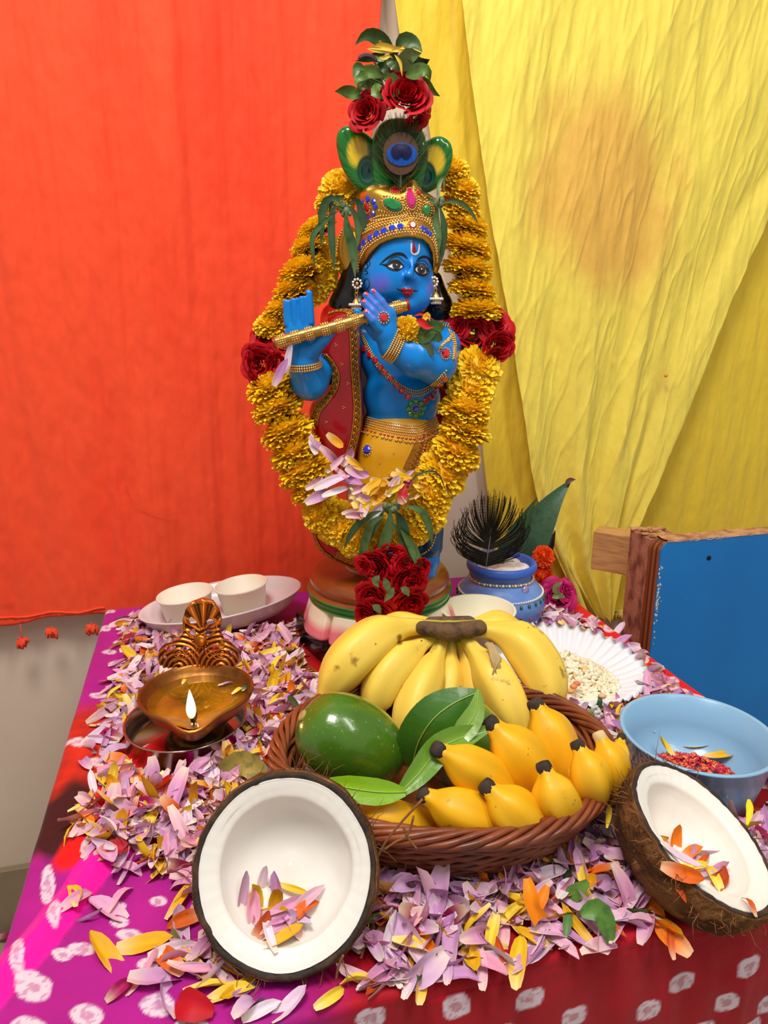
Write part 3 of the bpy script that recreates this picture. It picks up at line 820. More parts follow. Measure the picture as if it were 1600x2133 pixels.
def body_col(v):
    px, py = pix_of(v); c = np.tile(np.array(srgb(0, 132, 220)), (len(v), 1))
    def mix(m, k): 
        nonlocal c
        k = np.clip(k, 0, 1)[:, None]; c = c*(1-k)+np.array(m)*k
    front = v[:, 1] < .93
    mix(srgb(108, 92, 200), (1-np.hypot((px-793)/27, (py-590)/25))*1.5*front)
    mix(srgb(110, 100, 200), (1-np.hypot((px-897)/14, (py-600)/22))*.9*front)
    hand = (px < 812) & (px > 745) & (py > 600) & (py < 668) & (v[:, 1] < .862)
    stripe = np.abs(((px-750)*.70-(py-600)*.74+6) % 11.5-5.7)/5.7
    mix(srgb(118, 104, 214), hand*(1-stripe)*.75)
    mix(srgb(120, 96, 150), (1-np.hypot((px-625)/22, (py-826)/10))*.6)
    return c
blue_o = solid('body', body, .0013, skin_blue, st, .007, cuts, 1, 'body', body_col)
# pedestal ----------------------------------------------------------------
ped_brown = mat('ped_brown', srgb(150, 78, 28), .25, coat=.3, var=(20, srgb(126, 60, 20), .4, .8))
ped_green = mat('ped_green', srgb(34, 120, 44), .25, coat=.3)
def pprof(pts, cx=SX, cy=SY, n=64):
    return lathe([(p.x, p.y) for p in spline([(a, b, 0) for a, b in pts], 40)], n, (cx, cy, 0))
mb = MB(); v, f = pprof([(.001, .101), (.07, .101), (.088, .098), (.0955, .090), (.096, .082), (.094, .0765), (.093, .070), (.001, .070)]); mb.add(v, f); mb.build('pedestal_top', ped_brown, st)
mb = MB(); v, f = pprof([(.001, .075), (.092, .074), (.0975, .070), (.0985, .066), (.096, .0615), (.090, .0595), (.001, .059)]); mb.add(v, f); mb.build('pedestal_ring', ped_green, st)
def pet_col(v):
    z = v[:, 2]; px = v[:, 0]; k = np.clip((.047-z+.004*np.sin(px*90))/.012, 0, 1)[:, None]
    g = np.clip((z-.058)/.006, 0, 1)[:, None]*.6
    c = np.array(srgb(238, 226, 200))*(1-k)+np.array(srgb(226, 118, 132))*k
    return c*(1-g)+np.array(srgb(96, 150, 84))*g
ped_pet = mat('pedestal_petal_paint', srgb(238, 200, 190), .22, coat=.4, attr=True)
prim = [s_cap((SX, SY, .02), .078, (SX, SY, .05), .070)]
nP = 9
for k in range(nP):
    a = 2*PI*k/nP+.13; ca, sa = math.cos(a), math.sin(a)
    M = np.array([[-sa, ca*.93, -ca*.36], [ca, sa*.93, -sa*.36], [0, .36, .93]])
    M = np.array([[-sa, ca, 0], [ca, sa, 0], [0, 0, 1.]])
    def slabp(X, Y, Z, ca=ca, sa=sa):
        t = -(X-SX)*sa+(Y-SY)*ca; q = (X-SX)*ca+(Y-SY)*sa; k_ = np.clip((Z-.020)/.042, 0, 1); w_ = .0326-.004*k_; m_ = .101-.014*k_; rr_ = .0062
        dx = np.maximum(np.abs(t)-w_+rr_, 0); dy = np.maximum(np.abs(q-m_+.012+.25*t*t/.03)-.022+rr_, 0); dz = np.maximum(np.abs(Z-.041)-.0225+rr_, 0)
        return np.sqrt(dx**2+dy**2+dz**2)-rr_
    cc_ = np.array([SX+ca*.08, SY+sa*.08, .04]); prim.append((slabp, cc_-.05, cc_+.05, .0006))
solid('lotus_petals', prim, .0016, ped_pet, st, .002, (((lambda X, Y, Z: Z-.0195), np.array([-.2, .7, -.05]), np.array([.2, 1.2, .0195])),), 2, None, pet_col)
bb = bevel_box('plinth', (SX, SY, -.0042), (.178, .178, .0500), black_gloss, st, Matrix.Rotation(math.radians(32), 3, 'Z'), bev=.003, seg=3)
mb = MB()
for a, b in ((905, 1222), (917, 1212), (922, 1210), (899, 1226)):
    pass
# shawl, dhoti ----------------------------------------------------------------
shawl_red = mat('shawl_red', srgb(168, 8, 22), .2, coat=.4, var=(12, srgb(138, 4, 18), .4, .8), bump=(24, .25, .004, (1.5, 1, .4)))
sh = [s_slab(spoly([(682, 660), (712, 646), (742, 650), (750, 700), (752, 770), (758, 860), (748, 925), (728, 1000), (698, 990), (664, 935), (645, 875), (650, 838), (684, 812), (688, 770), (664, 738), (668, 695)], .915, 2), .917, .030, .016),
      s_slab(spoly([(700, 650), (760, 655), (900, 640), (940, 650), (958, 690), (952, 760), (946, 840), (935, 880), (915, 960), (760, 1000), (720, 900), (700, 800)], .965, 2), .968, .016, .014),
      cp((880, 668, .955), .012, (945, 690, .945), .014), cp((945, 690, .945), .013, (948, 800, .955), .010), cp((700, 664, .945), .020, (745, 658, .955), .017),
      cp((705, 690, .935), .022, (700, 900, .925), .018)]
solid('shawl', sh, .0018, shawl_red, st, .010, (), 2, 'shawl')
dh_m = mat('dhoti_yellow', srgb(224, 164, 18), .28, coat=.35, var=[(16, srgb(196, 132, 12), .45, .85), (9, srgb(186, 150, 40), .55, .8)], bump=(30, .2, .003))
dh = [s_ell(tuple(PY(836, 925, .93)), (.054, .044, .050)), cp((805, 950, .925), .040, (790, 1090, .915), .034), cp((875, 950, .93), .032, (865, 1080, .925), .026), cp((790, 1080, .915), .034, (770, 1160, .905), .022), s_ell(tuple(PY(838, 990, .925)), (.05, .04, .05))]
dcut = [((lambda X, Y, Z: -(Z-PY(840, 872, .9).z+.10*np.abs(X-.022)*0)), np.array([-.2, .7, PY(840, 872, .9).z]), np.array([.2, 1.2, .5]))]
def zcap(z0):
    return ((lambda X, Y, Z: z0-Z), np.array([-.3, .6, z0-.0]), np.array([.3, 1.3, z0+.3]))
solid('dhoti', dh, .0019, dh_m, st, .012, (zcap(PY(840, 868, .89).z),), 2, 'dhoti')
hem_r = [s_slab(spoly([(655, 1088), (652, 1118), (668, 1150), (700, 1170), (760, 1196), (800, 1190), (800, 1080), (720, 1050)], .89, 2), .90, .022, .014)]
solid('dhoti_hem', hem_r, .0018, mat('hem_red', srgb(190, 10, 30), .3, coat=.3, var=(60, srgb(130, 4, 20), .5, .7)), st, .006, (), 2, 'hem')
tcuff = [cp((888, 1095, .900), .0235, (893, 1138, .893), .0185)]
solid('leg_cuff', tcuff, .0018, mat('cuff_teal', srgb(6, 70, 110), .3, coat=.3), st, .004, (), 1, 'cuff')
# hair, crown ----------------------------------------------------------------
fc = PY(838, 574, .925)
hair = [s_ell(hp_(0, -.008, .012), (.0485, .050, .053), HM), cp((748, 560, .945), .018, (722, 640, .945), .0215), cp((722, 640, .945), .0215, (735, 672, .955), .017),
        cp((902, 585, .945), .012, (915, 640, .948), .0165), cp((915, 640, .948), .0165, (905, 672, .955), .014), cp((765, 600, .945), .012, (752, 640, .93), .010)]
solid('hair', hair, .0016, black_gloss, st, .008, (s_slab(spoly([(764, 600), (766, 560), (776, 531), (797, 511), (825, 502), (850, 499), (876, 501), (891, 513), (901, 535), (907, 560), (905, 605), (890, 640), (860, 668), (800, 655), (770, 625)], .89), .86, .058, .0005),), 2, 'hair')
crown = [s_ell(hp_(0, -.006, .018), (.0515, .053, .053), HM), s_ell(tuple(PY(829, 440, .932)), (.047, .045, .029)), s_ell(tuple(PY(795, 415, .925)), (.028, .03, .016)), s_ell(tuple(PY(856, 420, .905)), (.013, .014, .024)), s_ell(tuple(PY(890, 440, .915)), (.012, .014, .017)), s_ell(tuple(PY(818, 428, .900)), (.017, .010, .013))]
zc = PY(830, 572, .9).z
ccut = [s_slab(spoly([(750, 580), (756, 552), (770, 530), (792, 510), (820, 500), (850, 496), (878, 499), (893, 510), (902, 528), (905, 560), (902, 700), (745, 700)], .89), .85, .095, .0005), ((lambda X, Y, Z: Z-zc), np.array([-.2, .7, .2]), np.array([.2, 1.2, zc]))]
solid('crown', crown, .0015, gold, st, .007, ccut, 2, 'crown')
eg = [s_slab(spoly([(712, 480), (735, 470), (748, 500), (752, 560), (735, 578), (712, 560), (702, 520)], .94, 2), .94, .008, .007), s_slab(spoly([(903, 500), (915, 520), (916, 560), (905, 575), (898, 550)], .935, 2), .935, .006, .005)]
solid('crown_side_guard', eg[:1], .0016, gold, st, .004, (), 1, 'guard'); solid('crown_side_guard', eg[1:], .0016, gold, st, .004, (), 1, 'guard2')
G = {}
for nm, c in dict(red=(205, 12, 30), blue=(10, 50, 205), green=(0, 130, 62), magenta=(215, 16, 120)).items():
    G[nm] = mat('gem_'+nm, srgb(*c), .06, 0, .9, coat=1.0)
cb = MB(); CK = ['crown', 'guard', 'hair']
lower = [(747, 566), (752, 540), (765, 518), (790, 500), (820, 489), (850, 485), (880, 488), (898, 500), (906, 520), (909, 548)]
for k, (dx, dy) in enumerate(((0, 0), (-2, -5.2), (-3.5, -10.4))):
    bead_row(cb, CK, [(x+dx*(1 if x < 830 else -.6), y+dy) for x, y in lower], .00155)
up_r = [(740, 512), (750, 495), (772, 480), (800, 470), (830, 463), (858, 457), (885, 462), (900, 476), (906, 492)]
for dy in (0, -5.2, -10.4): bead_row(cb, CK, [(x, y+dy) for x, y in up_r], .00155)
for p in ([(765, 462), (790, 452), (815, 450), (840, 446), (858, 440)], [(858, 440), (875, 452), (900, 462)], [(790, 440), (812, 444), (838, 440), (850, 436)], [(838, 412), (842, 430), (852, 442)], [(872, 412), (872, 432), (866, 446)], [(795, 420), (800, 410), (820, 412), (836, 420), (840, 438)],
          [(836, 398), (850, 393), (866, 396), (878, 408)], [(884, 422), (900, 430), (903, 450), (890, 458)], [(775, 462), (800, 458), (830, 454), (850, 450)], [(880, 410), (895, 425)], [(876, 420), (874, 440), (880, 452)]):
    bead_row(cb, CK, p, .00145)
for x, y in ((752, 518), (760, 507), (772, 498), (785, 490), (800, 483), (817, 477), (834, 474)): gem('gem', CK, x, y, 8.2, 8.6, -.4, G['blue'], st, .0022)
for x, y in ((879, 478), (887, 482), (895, 489)): gem('gem', CK, x, y, 6.5, 7.5, .5, G['blue'], st, .0022)
gem('gem', CK, 859, 471, 8.5, 9.5, .2, G['red'], st, .0028, cb)
gem('gem', CK, 818, 428, 21, 12, .42, G['green'], st, .0035, cb, n=12)
gem('gem', CK, 856, 416, 10, 20, -.15, G['magenta'], st, .0035, cb, n=10)
gem('gem', CK, 823, 399, 8, 8, 0, G['red'], st, .002, cb)
gem('gem', CK, 888, 440, 10, 12, 0, G['green'], st, .003, cb)
gem('gem', CK, 765, 433, 7, 9, 0, G['red'], st, .002, cb)
for x, y in ((778, 421), (782, 432), (766, 416), (778, 447), (767, 455), (756, 446), (755, 424)): gem('gem', CK, x, y, 6, 6.5, 0, G['blue'], st, .002)
gem('gem', CK, 872, 402, 5, 7, 0, G['red'], st, .002)
for p in ([(716, 478), (706, 500), (703, 530), (710, 560)], [(740, 472), (748, 490)], [(912, 505), (917, 540), (912, 572)]): bead_row(cb, ['guard', 'crown'], p, .0014)
cb.build('gold_beads', bead_gold, st)['kind'] = 'stuff'
# painted green plumes on the crown ----------------------------------------------------------------
plume_m = mat('plume_paint', srgb(34, 120, 40), .15, coat=.6, attr=True)
def plume(poly, Y, eye, yel, half=.007):
    def cf(v):
        px, py = pix_of(v); c = np.tile(np.array(srgb(24, 112, 30)), (len(v), 1))
        def mix(m, k):
            nonlocal c
            k = np.clip(k, 0, 1)[:, None]; c = c*(1-k)+np.array(m)*k
        an = np.arctan2(py-(eye[1]+25), px-eye[0])
        mix(srgb(10, 70, 22), (np.sin(an*30+1.5*np.sin(an*7)) > .8)*.6)
        if yel:
            mix(srgb(232, 196, 30), (1.15-np.hypot((px-yel[0])/yel[2], (py-yel[1])/yel[3]))*3*(.6+.4*(np.sin(an*60) < .5)))
        d = np.hypot((px-eye[0])/17, (py-eye[1])/25)
        mix(srgb(6, 62, 40), (1.35-d)*6); mix(srgb(30, 110, 70), (1-d)*6*(d > .8)); mix(srgb(6, 56, 52), (.78-d)*8)
        return c
    v, f = nets([s_slab(spoly(poly, Y, 3), Y, half, .009)], .0013, .003); v = relax(v, f, 1)
    px, py = pix_of(v); an = np.arctan2(py-(eye[1]+25), px-eye[0]); d = np.hypot((px-eye[0])/17, (py-eye[1])/25)
    fr = (v[:, 1] < Y)
    v = v.copy(); v[:, 1] += fr*(.00035*np.sin(an*30+1.5*np.sin(an*7))*np.clip(d-1.2, 0, 1)+.003*np.clip(1-np.abs(d-.45), 0, 1))
    link('crown_plume', np_mesh('crown_plume', v, f, plume_m, True, cf(v)), st)
    SURF.setdefault('plume', None)
    return v, f
pv = [plume([(700, 302), (706, 272), (727, 263), (757, 275), (786, 300), (800, 342), (802, 388), (758, 402), (735, 387), (712, 350)], .918, (765, 357), (745, 318, 22, 32)),
      plume([(872, 310), (905, 286), (930, 290), (943, 312), (939, 350), (916, 388), (886, 404), (858, 397), (858, 350)], .918, (887, 368), (905, 335, 22, 30)),
      plume([(790, 262), (815, 248), (852, 250), (880, 272), (892, 320), (885, 372), (868, 404), (790, 404), (775, 350), (774, 300)], .912, (835, 372), None, .006)]
# face paint ----------------------------------------------------------------
BK = ['body']
eye_w = mat('eye_white', srgb(228, 226, 222), .15, coat=.5); iris_m = mat('iris_brown', srgb(62, 46, 34), .12, coat=.6)
lip_m = mat('lip_red', srgb(178, 6, 26), .18, coat=.5); nail_m = mat('nail_red', srgb(214, 40, 56), .2, coat=.4); white_p = mat('mark_white', srgb(206, 214, 232), .5)
B2 = srgb(6, 84, 160)
for (e, blk) in (([(808, 555), (814, 549), (823, 546), (832, 548), (839, 556), (834, 560), (825, 562), (815, 559)], 1), ([(865, 562), (870, 555), (877, 553), (884, 557), (888, 568), (884, 571), (877, 571), (870, 568)], 2)):
    cx = sum(p[0] for p in e)/len(e); cy = sum(p[1] for p in e)/len(e)
    out = [(cx+(x-cx)*1.16, cy+(y-cy)*1.3-.6) for x, y in e]
    dec('eye_outline', BK, smooth_poly(out, 48), black_paint, st, .00035, 2.5)
    dec('eye_white', BK, smooth_poly(e, 40), eye_w, st, .0006, 2.2)
for cx, cy in ((826, 554.3), (877.5, 562.5)):
    dec('iris', BK, ell_poly(cx, cy, 8.3, 8.1), black_paint, st, .00085, 2.2); dec('iris', BK, ell_poly(cx, cy, 7, 7.2), iris_m, st, .0010, 2.2)
    dec('pupil', BK, ell_poly(cx, cy, 3.6, 3.8), black_paint, st, .0012, 2); dec('eye_glint', BK, ell_poly(cx+.5, cy-1, 1.4, 1.4, 0, 10), eye_w, st, .0014, 2)
strokes = [([(791, 553), (804, 541), (822, 531), (838, 531), (849, 540)], [.3, 2.2, 3.2, 3.2, .6]), ([(867, 546), (874, 539), (884, 536), (893, 540), (899, 553)], [.6, 2.4, 2.8, 2.2, .4]),
 ([(791, 552), (802, 554), (812, 562), (828, 565), (842, 557)], [.4, .9, 1.2, 1.1, .4]), ([(862, 562), (870, 572), (884, 575), (896, 567)], [.4, 1.2, 1.2, .4]),
 ([(798, 552), (808, 552.5), (817, 547), (828, 546), (841, 556)], [.5, 2.2, 3.2, 2.8, .5]), ([(862, 561), (868, 555.5), (877, 552.5), (885, 557), (894, 568)], [.5, 2.2, 3.0, 2.4, .5]), ([(806, 549), (818, 538), (832, 537), (843, 548)], [.4, .8, .8, .3]), ([(864, 553), (874, 545), (886, 546), (894, 561)], [.4, .8, .8, .3]),
 ([(826, 601), (830, 604), (836, 605)], [.4, 1.2, 1.5]), ([(862, 606), (867, 608), (871, 605)], [1.5, 1.0, .4]),
 ([(764, 550), (767, 557), (762, 562), (757, 558)], [.7, .8, .8, .4]), ([(768, 542), (771, 550), (769, 556)], [.4, .8, .4]), ([(757, 566), (763, 565), (766, 570), (760, 573)], [.4, .9, .9, .4])]
for k in range(9): strokes.append(([(812+k*3, 546-2.5*math.sin(k/8*PI)), (810+k*3.1, 541.5-3*math.sin(k/8*PI))], [.5, .2]))
for k in range(7): strokes.append(([(868+k*3, 552-2*math.sin(k/6*PI)), (867+k*3.3, 548-2.5*math.sin(k/6*PI))], [.5, .2]))
mb = MB()
for p, w_ in strokes: decal(mb, BK, stroke_poly(p, w_), .0013 if max(w_) == 3.2 and p[0][1] == 552 or max(w_) == 3.0 else .0004, 3)
rg = ell_poly(764, 592, 5.8, 10.5, 0, 28)
H = [hit(BK, a, b, .0004) for a, b in rg]; 
if all(H): v, f = tube([h[0] for h in H], .0005, 5, closed=True); mb.add(v, f)
mb.build('face_linework', black_paint, st)
dec('lips', BK, smooth_poly([(835, 604), (842, 601), (848, 603.5), (854, 601), (862, 606), (858, 614), (850, 619), (842, 615)], 40), lip_m, st, .00045, 2.2)
mb = MB(); decal(mb, BK, stroke_poly([(836, 605), (843, 607), (849, 606), (856, 608), (861, 607)], [.2, .8, .5, .8, .2]), .0007, 3); mb.build('lip_line', mat('lip_dark', srgb(60, 4, 14), .3), st)
dec('forehead_mark', BK, stroke_poly([(857, 507), (857, 522), (860, 529), (867, 530), (872, 524), (873, 509)], [1.6, 1.8, 2.4, 2.4, 1.8, 1.2]), white_p, st, .0004, 2.5)
dec('forehead_drop', BK, smooth_poly([(863, 500), (864, 512), (867, 522), (863, 529), (858, 524), (860, 512)], 30), mat('drop_red', srgb(140, 10, 40), .4), st, .0006, 2.2)
for x, y, a in ((778.5, 607, .75), (763.5, 613, .75), (758, 628.5, .7), (763, 649.5, .6)): dec('nail', BK, ell_poly(x, y, 4.4, 3.2, a, 14), nail_m, st, .0004, 2)
# flute ----------------------------------------------------------------
fl = [PY(572, 716, .846), PY(640, 697, .846), PY(700, 681, .848), PY(760, 663, .8565), PY(810, 646, .862), PY(849, 637, .866)]
fp = resample(spline(fl, 50), n=60); mb = MB()
v, f = tube([Vector(p) for p in fp], .0068, 20); mb.add(v, f); fo = mb.build('flute', mat('flute_gold', srgb(206, 160, 84), .25, .9, bump=(500, .5, .0006)), st)
mb = MB()
for k in range(9):
    c0 = int(2+k*6.4)
    for j in range(3):
        i = min(c0+j, 58); p = Vector(fp[i]); t = (Vector(fp[i+1])-Vector(fp[i])).normalized(); a, b = frame(t)
        m_ = 18
        beads(mb, [p+t*dt+(a*math.cos(2*PI*q/m_)+b*math.sin(2*PI*q/m_))*.0069 for q in range(m_) for dt in (0, .0022)], .0010, 5, 3)
mb.build('flute_beading', bead_gold, fo)['kind'] = 'stuff'
mb = MB()
for i in (0, 59):
    p = Vector(fp[i]); t = (Vector(fp[min(i+1, 59)])-Vector(fp[max(i-1, 0)])).normalized(); v, f = tube([p-t*.0015, p+t*.0015], .0072, 20); mb.add(v, f)
mb.build('flute_cap', mat('flute_red', srgb(150, 20, 26), .3), st)
gem_k = None
# lace trims ----------------------------------------------------------------
SK = ['shawl', 'body', 'dhoti']
lb_ = MB(); lace(lb_, ['shawl'], [(731, 656), (736, 700), (738, 760), (742, 815), (744, 860), (738, 910), (726, 955), (716, 985)], .0125); lb_.build('lace_trim', lace_gold, st)
lb_ = MB(); lace(lb_, ['shawl'], [(688, 654), (705, 649), (722, 649), (740, 656)], .010); lb_.build('lace_trim', lace_gold, st)
lb_ = MB(); lace(lb_, ['shawl', 'body'], [(676, 742), (694, 764), (701, 788), (694, 815), (676, 838), (660, 856), (655, 884)], .0115); lb_.build('lace_trim', lace_gold, st)
lb_ = MB(); lace(lb_, ['shawl'], [(905, 690), (912, 672), (925, 655), (938, 645)], .010); lb_.build('lace_trim', lace_gold, st)
lb_ = MB(); lace(lb_, ['shawl', 'body'], [(940, 800), (937, 825), (930, 850)], .008); lb_.build('lace_trim', lace_gold, st)
lb_ = MB(); lace(lb_, ['hem'], [(656, 1092), (656, 1118), (672, 1148), (705, 1170), (735, 1184), (775, 1196)], .011); lb_.build('lace_trim', lace_gold, st)
lb_ = MB(); lace(lb_, ['hem'], [(700, 1155), (740, 1172), (790, 1180)], .009); lb_.build('lace_trim', lace_gold, st)
lb_ = MB(); lace(lb_, ['dhoti'], [(876, 893), (868, 930), (852, 965), (838, 1000)], .008, loops=False); lb_.build('lace_trim', lace_gold, st)
lb_ = MB(); lace(lb_, ['dhoti'], [(884, 897), (878, 932), (862, 968), (848, 1004)], .008); lb_.build('lace_trim', lace_gold, st)
wb = MB(); belt_c = [(757, 868), (790, 878), (830, 886), (870, 889), (900, 876), (925, 862), (938, 852)]
for k, (dy, r_) in enumerate(((-1, .0012), (4, .0014), (9, .0012), (14, .0014), (19, .0012))): bead_row(wb, ['dhoti', 'body'], [(x, y+dy) for x, y in belt_c], r_, r_*1.7)
for t in np.linspace(0, 1, 26):
    q = spline([(a, b, 0) for a, b in belt_c], 60); p = q[int(t*(len(q)-1))]; h_ = hit(['dhoti', 'body'], p.x, p.y+34, .001)
    if h_:
        for j in range(3): beads(wb, [h_[0]+V((j-1)*.0012, 0, -.001*abs(j-1)*-1)], .0012, 5, 3)
for p, n_ in ((x, y) for x, y in ((905, 1110), (880, 1120))): pass
for path in ([(886, 905), (884, 930), (876, 955), (864, 985)], [(893, 905), (892, 930), (884, 958)]): bead_row(wb, ['dhoti'], path, .0012, .0034)
for i in range(14):
    bead_row(wb, ['dhoti'], [(random.uniform(775, 840), random.uniform(905, 1000)), (0, 0)][:1]*2, .001) if False else None
for x, y in ((775, 915), (800, 912), (820, 945), (792, 965), (900, 910), (905, 940), (890, 960), (812, 990), (840, 920)):
    h_ = hit(['dhoti'], x, y, .0003)
    if h_: beads(wb, [h_[0]+V(.0013*math.cos(a), 0, .0013*math.sin(a)) for a in (0, 2.1, 4.2)], .0008, 5, 3)
for x, y in ((700, 720), (712, 760), (716, 850), (708, 920), (690, 780), (680, 880), (725, 800), (665, 1100), (680, 1120), (700, 1130)):
    h_ = hit(['shawl', 'hem'], x, y, .0003)
    if h_: beads(wb, [h_[0]+V(.0013*math.cos(a), 0, .0013*math.sin(a)) for a in (0, 2.1, 4.2)], .0008, 5, 3)
bead_row(wb, ['cuff', 'body'], [(872, 1158), (885, 1152), (898, 1140), (906, 1118), (905, 1105)], .0016)
wb.build('belt_beads', bead_gold, st)['kind'] = 'stuff'
rb = MB()
for k in range(28):
    t = k/27; q = spline([(a, b, 0) for a, b in belt_c], 60); p = q[int(t*(len(q)-1))]; h_ = hit(['dhoti', 'body'], p.x, p.y+26, .0006)
    if h_: v, f = sphere(h_[0], .0017, 6, 4, (1.25, .7, .85)); rb.add(v, f)
for p in resample([(890, 905), (886, 935), (876, 960), (866, 990)], n=12):
    h_ = hit(['dhoti'], p[0], p[1], .0006)
    if h_: v, f = sphere(h_[0], .0016, 6, 4, (.8, .7, 1.2)); rb.add(v, f)
rb.build('belt_red_stones', G['red'], st)['kind'] = 'stuff'
mb = MB(); gem('gem', ['dhoti'], 765, 938, 9.5, 9.5, 0, G['blue'], st, .003, mb, .0012)
# necklaces, bangles, jewels ----------------------------------------------------------------
NK = ['body', 'shawl']
nl = MB()
for dy in (0, 5.5, 11):
    bead_row(nl, NK, [(752+dy*.1, 690+dy), (768, 722+dy), (790, 760+dy), (815, 786+dy), (840, 806+dy), (866, 815+dy), (890, 808+dy), (912, 790+dy), (930, 772+dy)], .0013)
def bangle(c, d, rx, n, off, r_=.0015, ring_key='body'):
    d = Vector(d).normalized(); a, b = frame(d)
    for k in range(n):
        o_ = Vector(c)+d*off*(k-(n-1)/2)
        for j in range(46):
            e = a*math.cos(2*PI*j/46)+b*math.sin(2*PI*j/46); h_ = SURF[ring_key].ray_cast(o_, e)
            # from inside the limb outwards to its skin
            if h_[0] is not None and h_[3] < rx*1.6: v, f = sphere(h_[0]+e*r_*.55, r_, 6, 4); nl.add(v, f)
d1 = PY(875, 745, .868)-PY(812, 712, .861)
bangle(PY(819, 722, .8625), d1, .017, 5, .0029)
bangle(PY(633, 760, .873), V(.05, .2, -1), .0185, 3, .0029)
bangle(PY(934, 715, .933), PY(908, 758, .882)-PY(930, 712, .935), .024, 3, .003)
for k in range(3): bead_row(nl, NK, [(935+k*5, 690+k*3), (945+k*2, 720), (942+k*2, 750)], .0015)
for k in range(4): bead_row(nl, NK, [(912+k*7, 735-k*8), (920+k*6, 720-k*6), (935+k*3, 712-k*4)], .0014)
gem('gem', NK, 928, 738, 9, 11, .4, G['red'], st, .003, nl)
gem('gem', ['body'], 799, 663, 9, 9.5, 0, G['red'], st, .003, nl, .0012)
for x, y in ((760, 728), (770, 740), (782, 751), (793, 766), (803, 778), (815, 790), (826, 803), (837, 815), (850, 827), (887, 835), (899, 828), (908, 814), (917, 802), (926, 790)): gem('gem', NK, x, y, 7, 7.2, 0, G['red'], st, .0024, n=10)
for k in range(8):
    a = 2*PI*k/8; gem('gem', NK, 866+15*math.cos(a), 852+15*math.sin(a), 6.5, 6.5, a, G['green'], st, .0022)
gem('gem', NK, 866, 852, 6.5, 6.5, 0, G['blue'], st, .004, nl, .0011)
nl.build('necklace_beads', bead_gold, st)['kind'] = 'stuff'; mb.build('belt_stone_setting', bead_gold, st)
# earrings ----------------------------------------------------------------
for cx, cy, Y, s_, bx, by in ((744, 592, .905, 1.0, 742, 638), (904, 588, .905, .85, 908, 626)):
    c = PY(cx, cy, Y); pe = MB(); ge = MB()
    beads(pe, [c+V(math.cos(a)*.0052*s_, 0, math.sin(a)*.0052) for a in [2*PI*k/9 for k in range(9)]], .0017, 8, 5)
    v, f = sphere(c+V(0, -.0012, 0), .0022, 8, 5); ge.add(v, f)
    b0 = PY(bx, by-18, Y)
    for k in range(3):
        pts = [c+(b0-c)*((k+.7)/3.2)+V(math.cos(a)*.0016, 0, math.sin(a)*.003) for a in [2*PI*j/8 for j in range(8)]]
        v, f = tube(pts, .0005, 4, closed=True); nl2 = ge; ge.add(v, f)
    for ry, n_, dz in ((.0052, 11, 6), (.0078, 15, 14)):
        p = PY(bx, by-dz+12, Y); beads(pe, [p+V(math.cos(a)*ry, math.sin(a)*ry, 0) for a in [2*PI*k/n_ for k in range(n_)]], .0018, 8, 5)
    v, f = lathe([(.0015, .011), (.004, .007), (.0065, .0), (.006, -.001)], 16, tuple(PY(bx, by+4, Y))); ge.add(v, f)
    eo = ge.build('earring', bead_gold, st); pe.build('earring_pearls', pearl, eo)['kind'] = 'stuff'
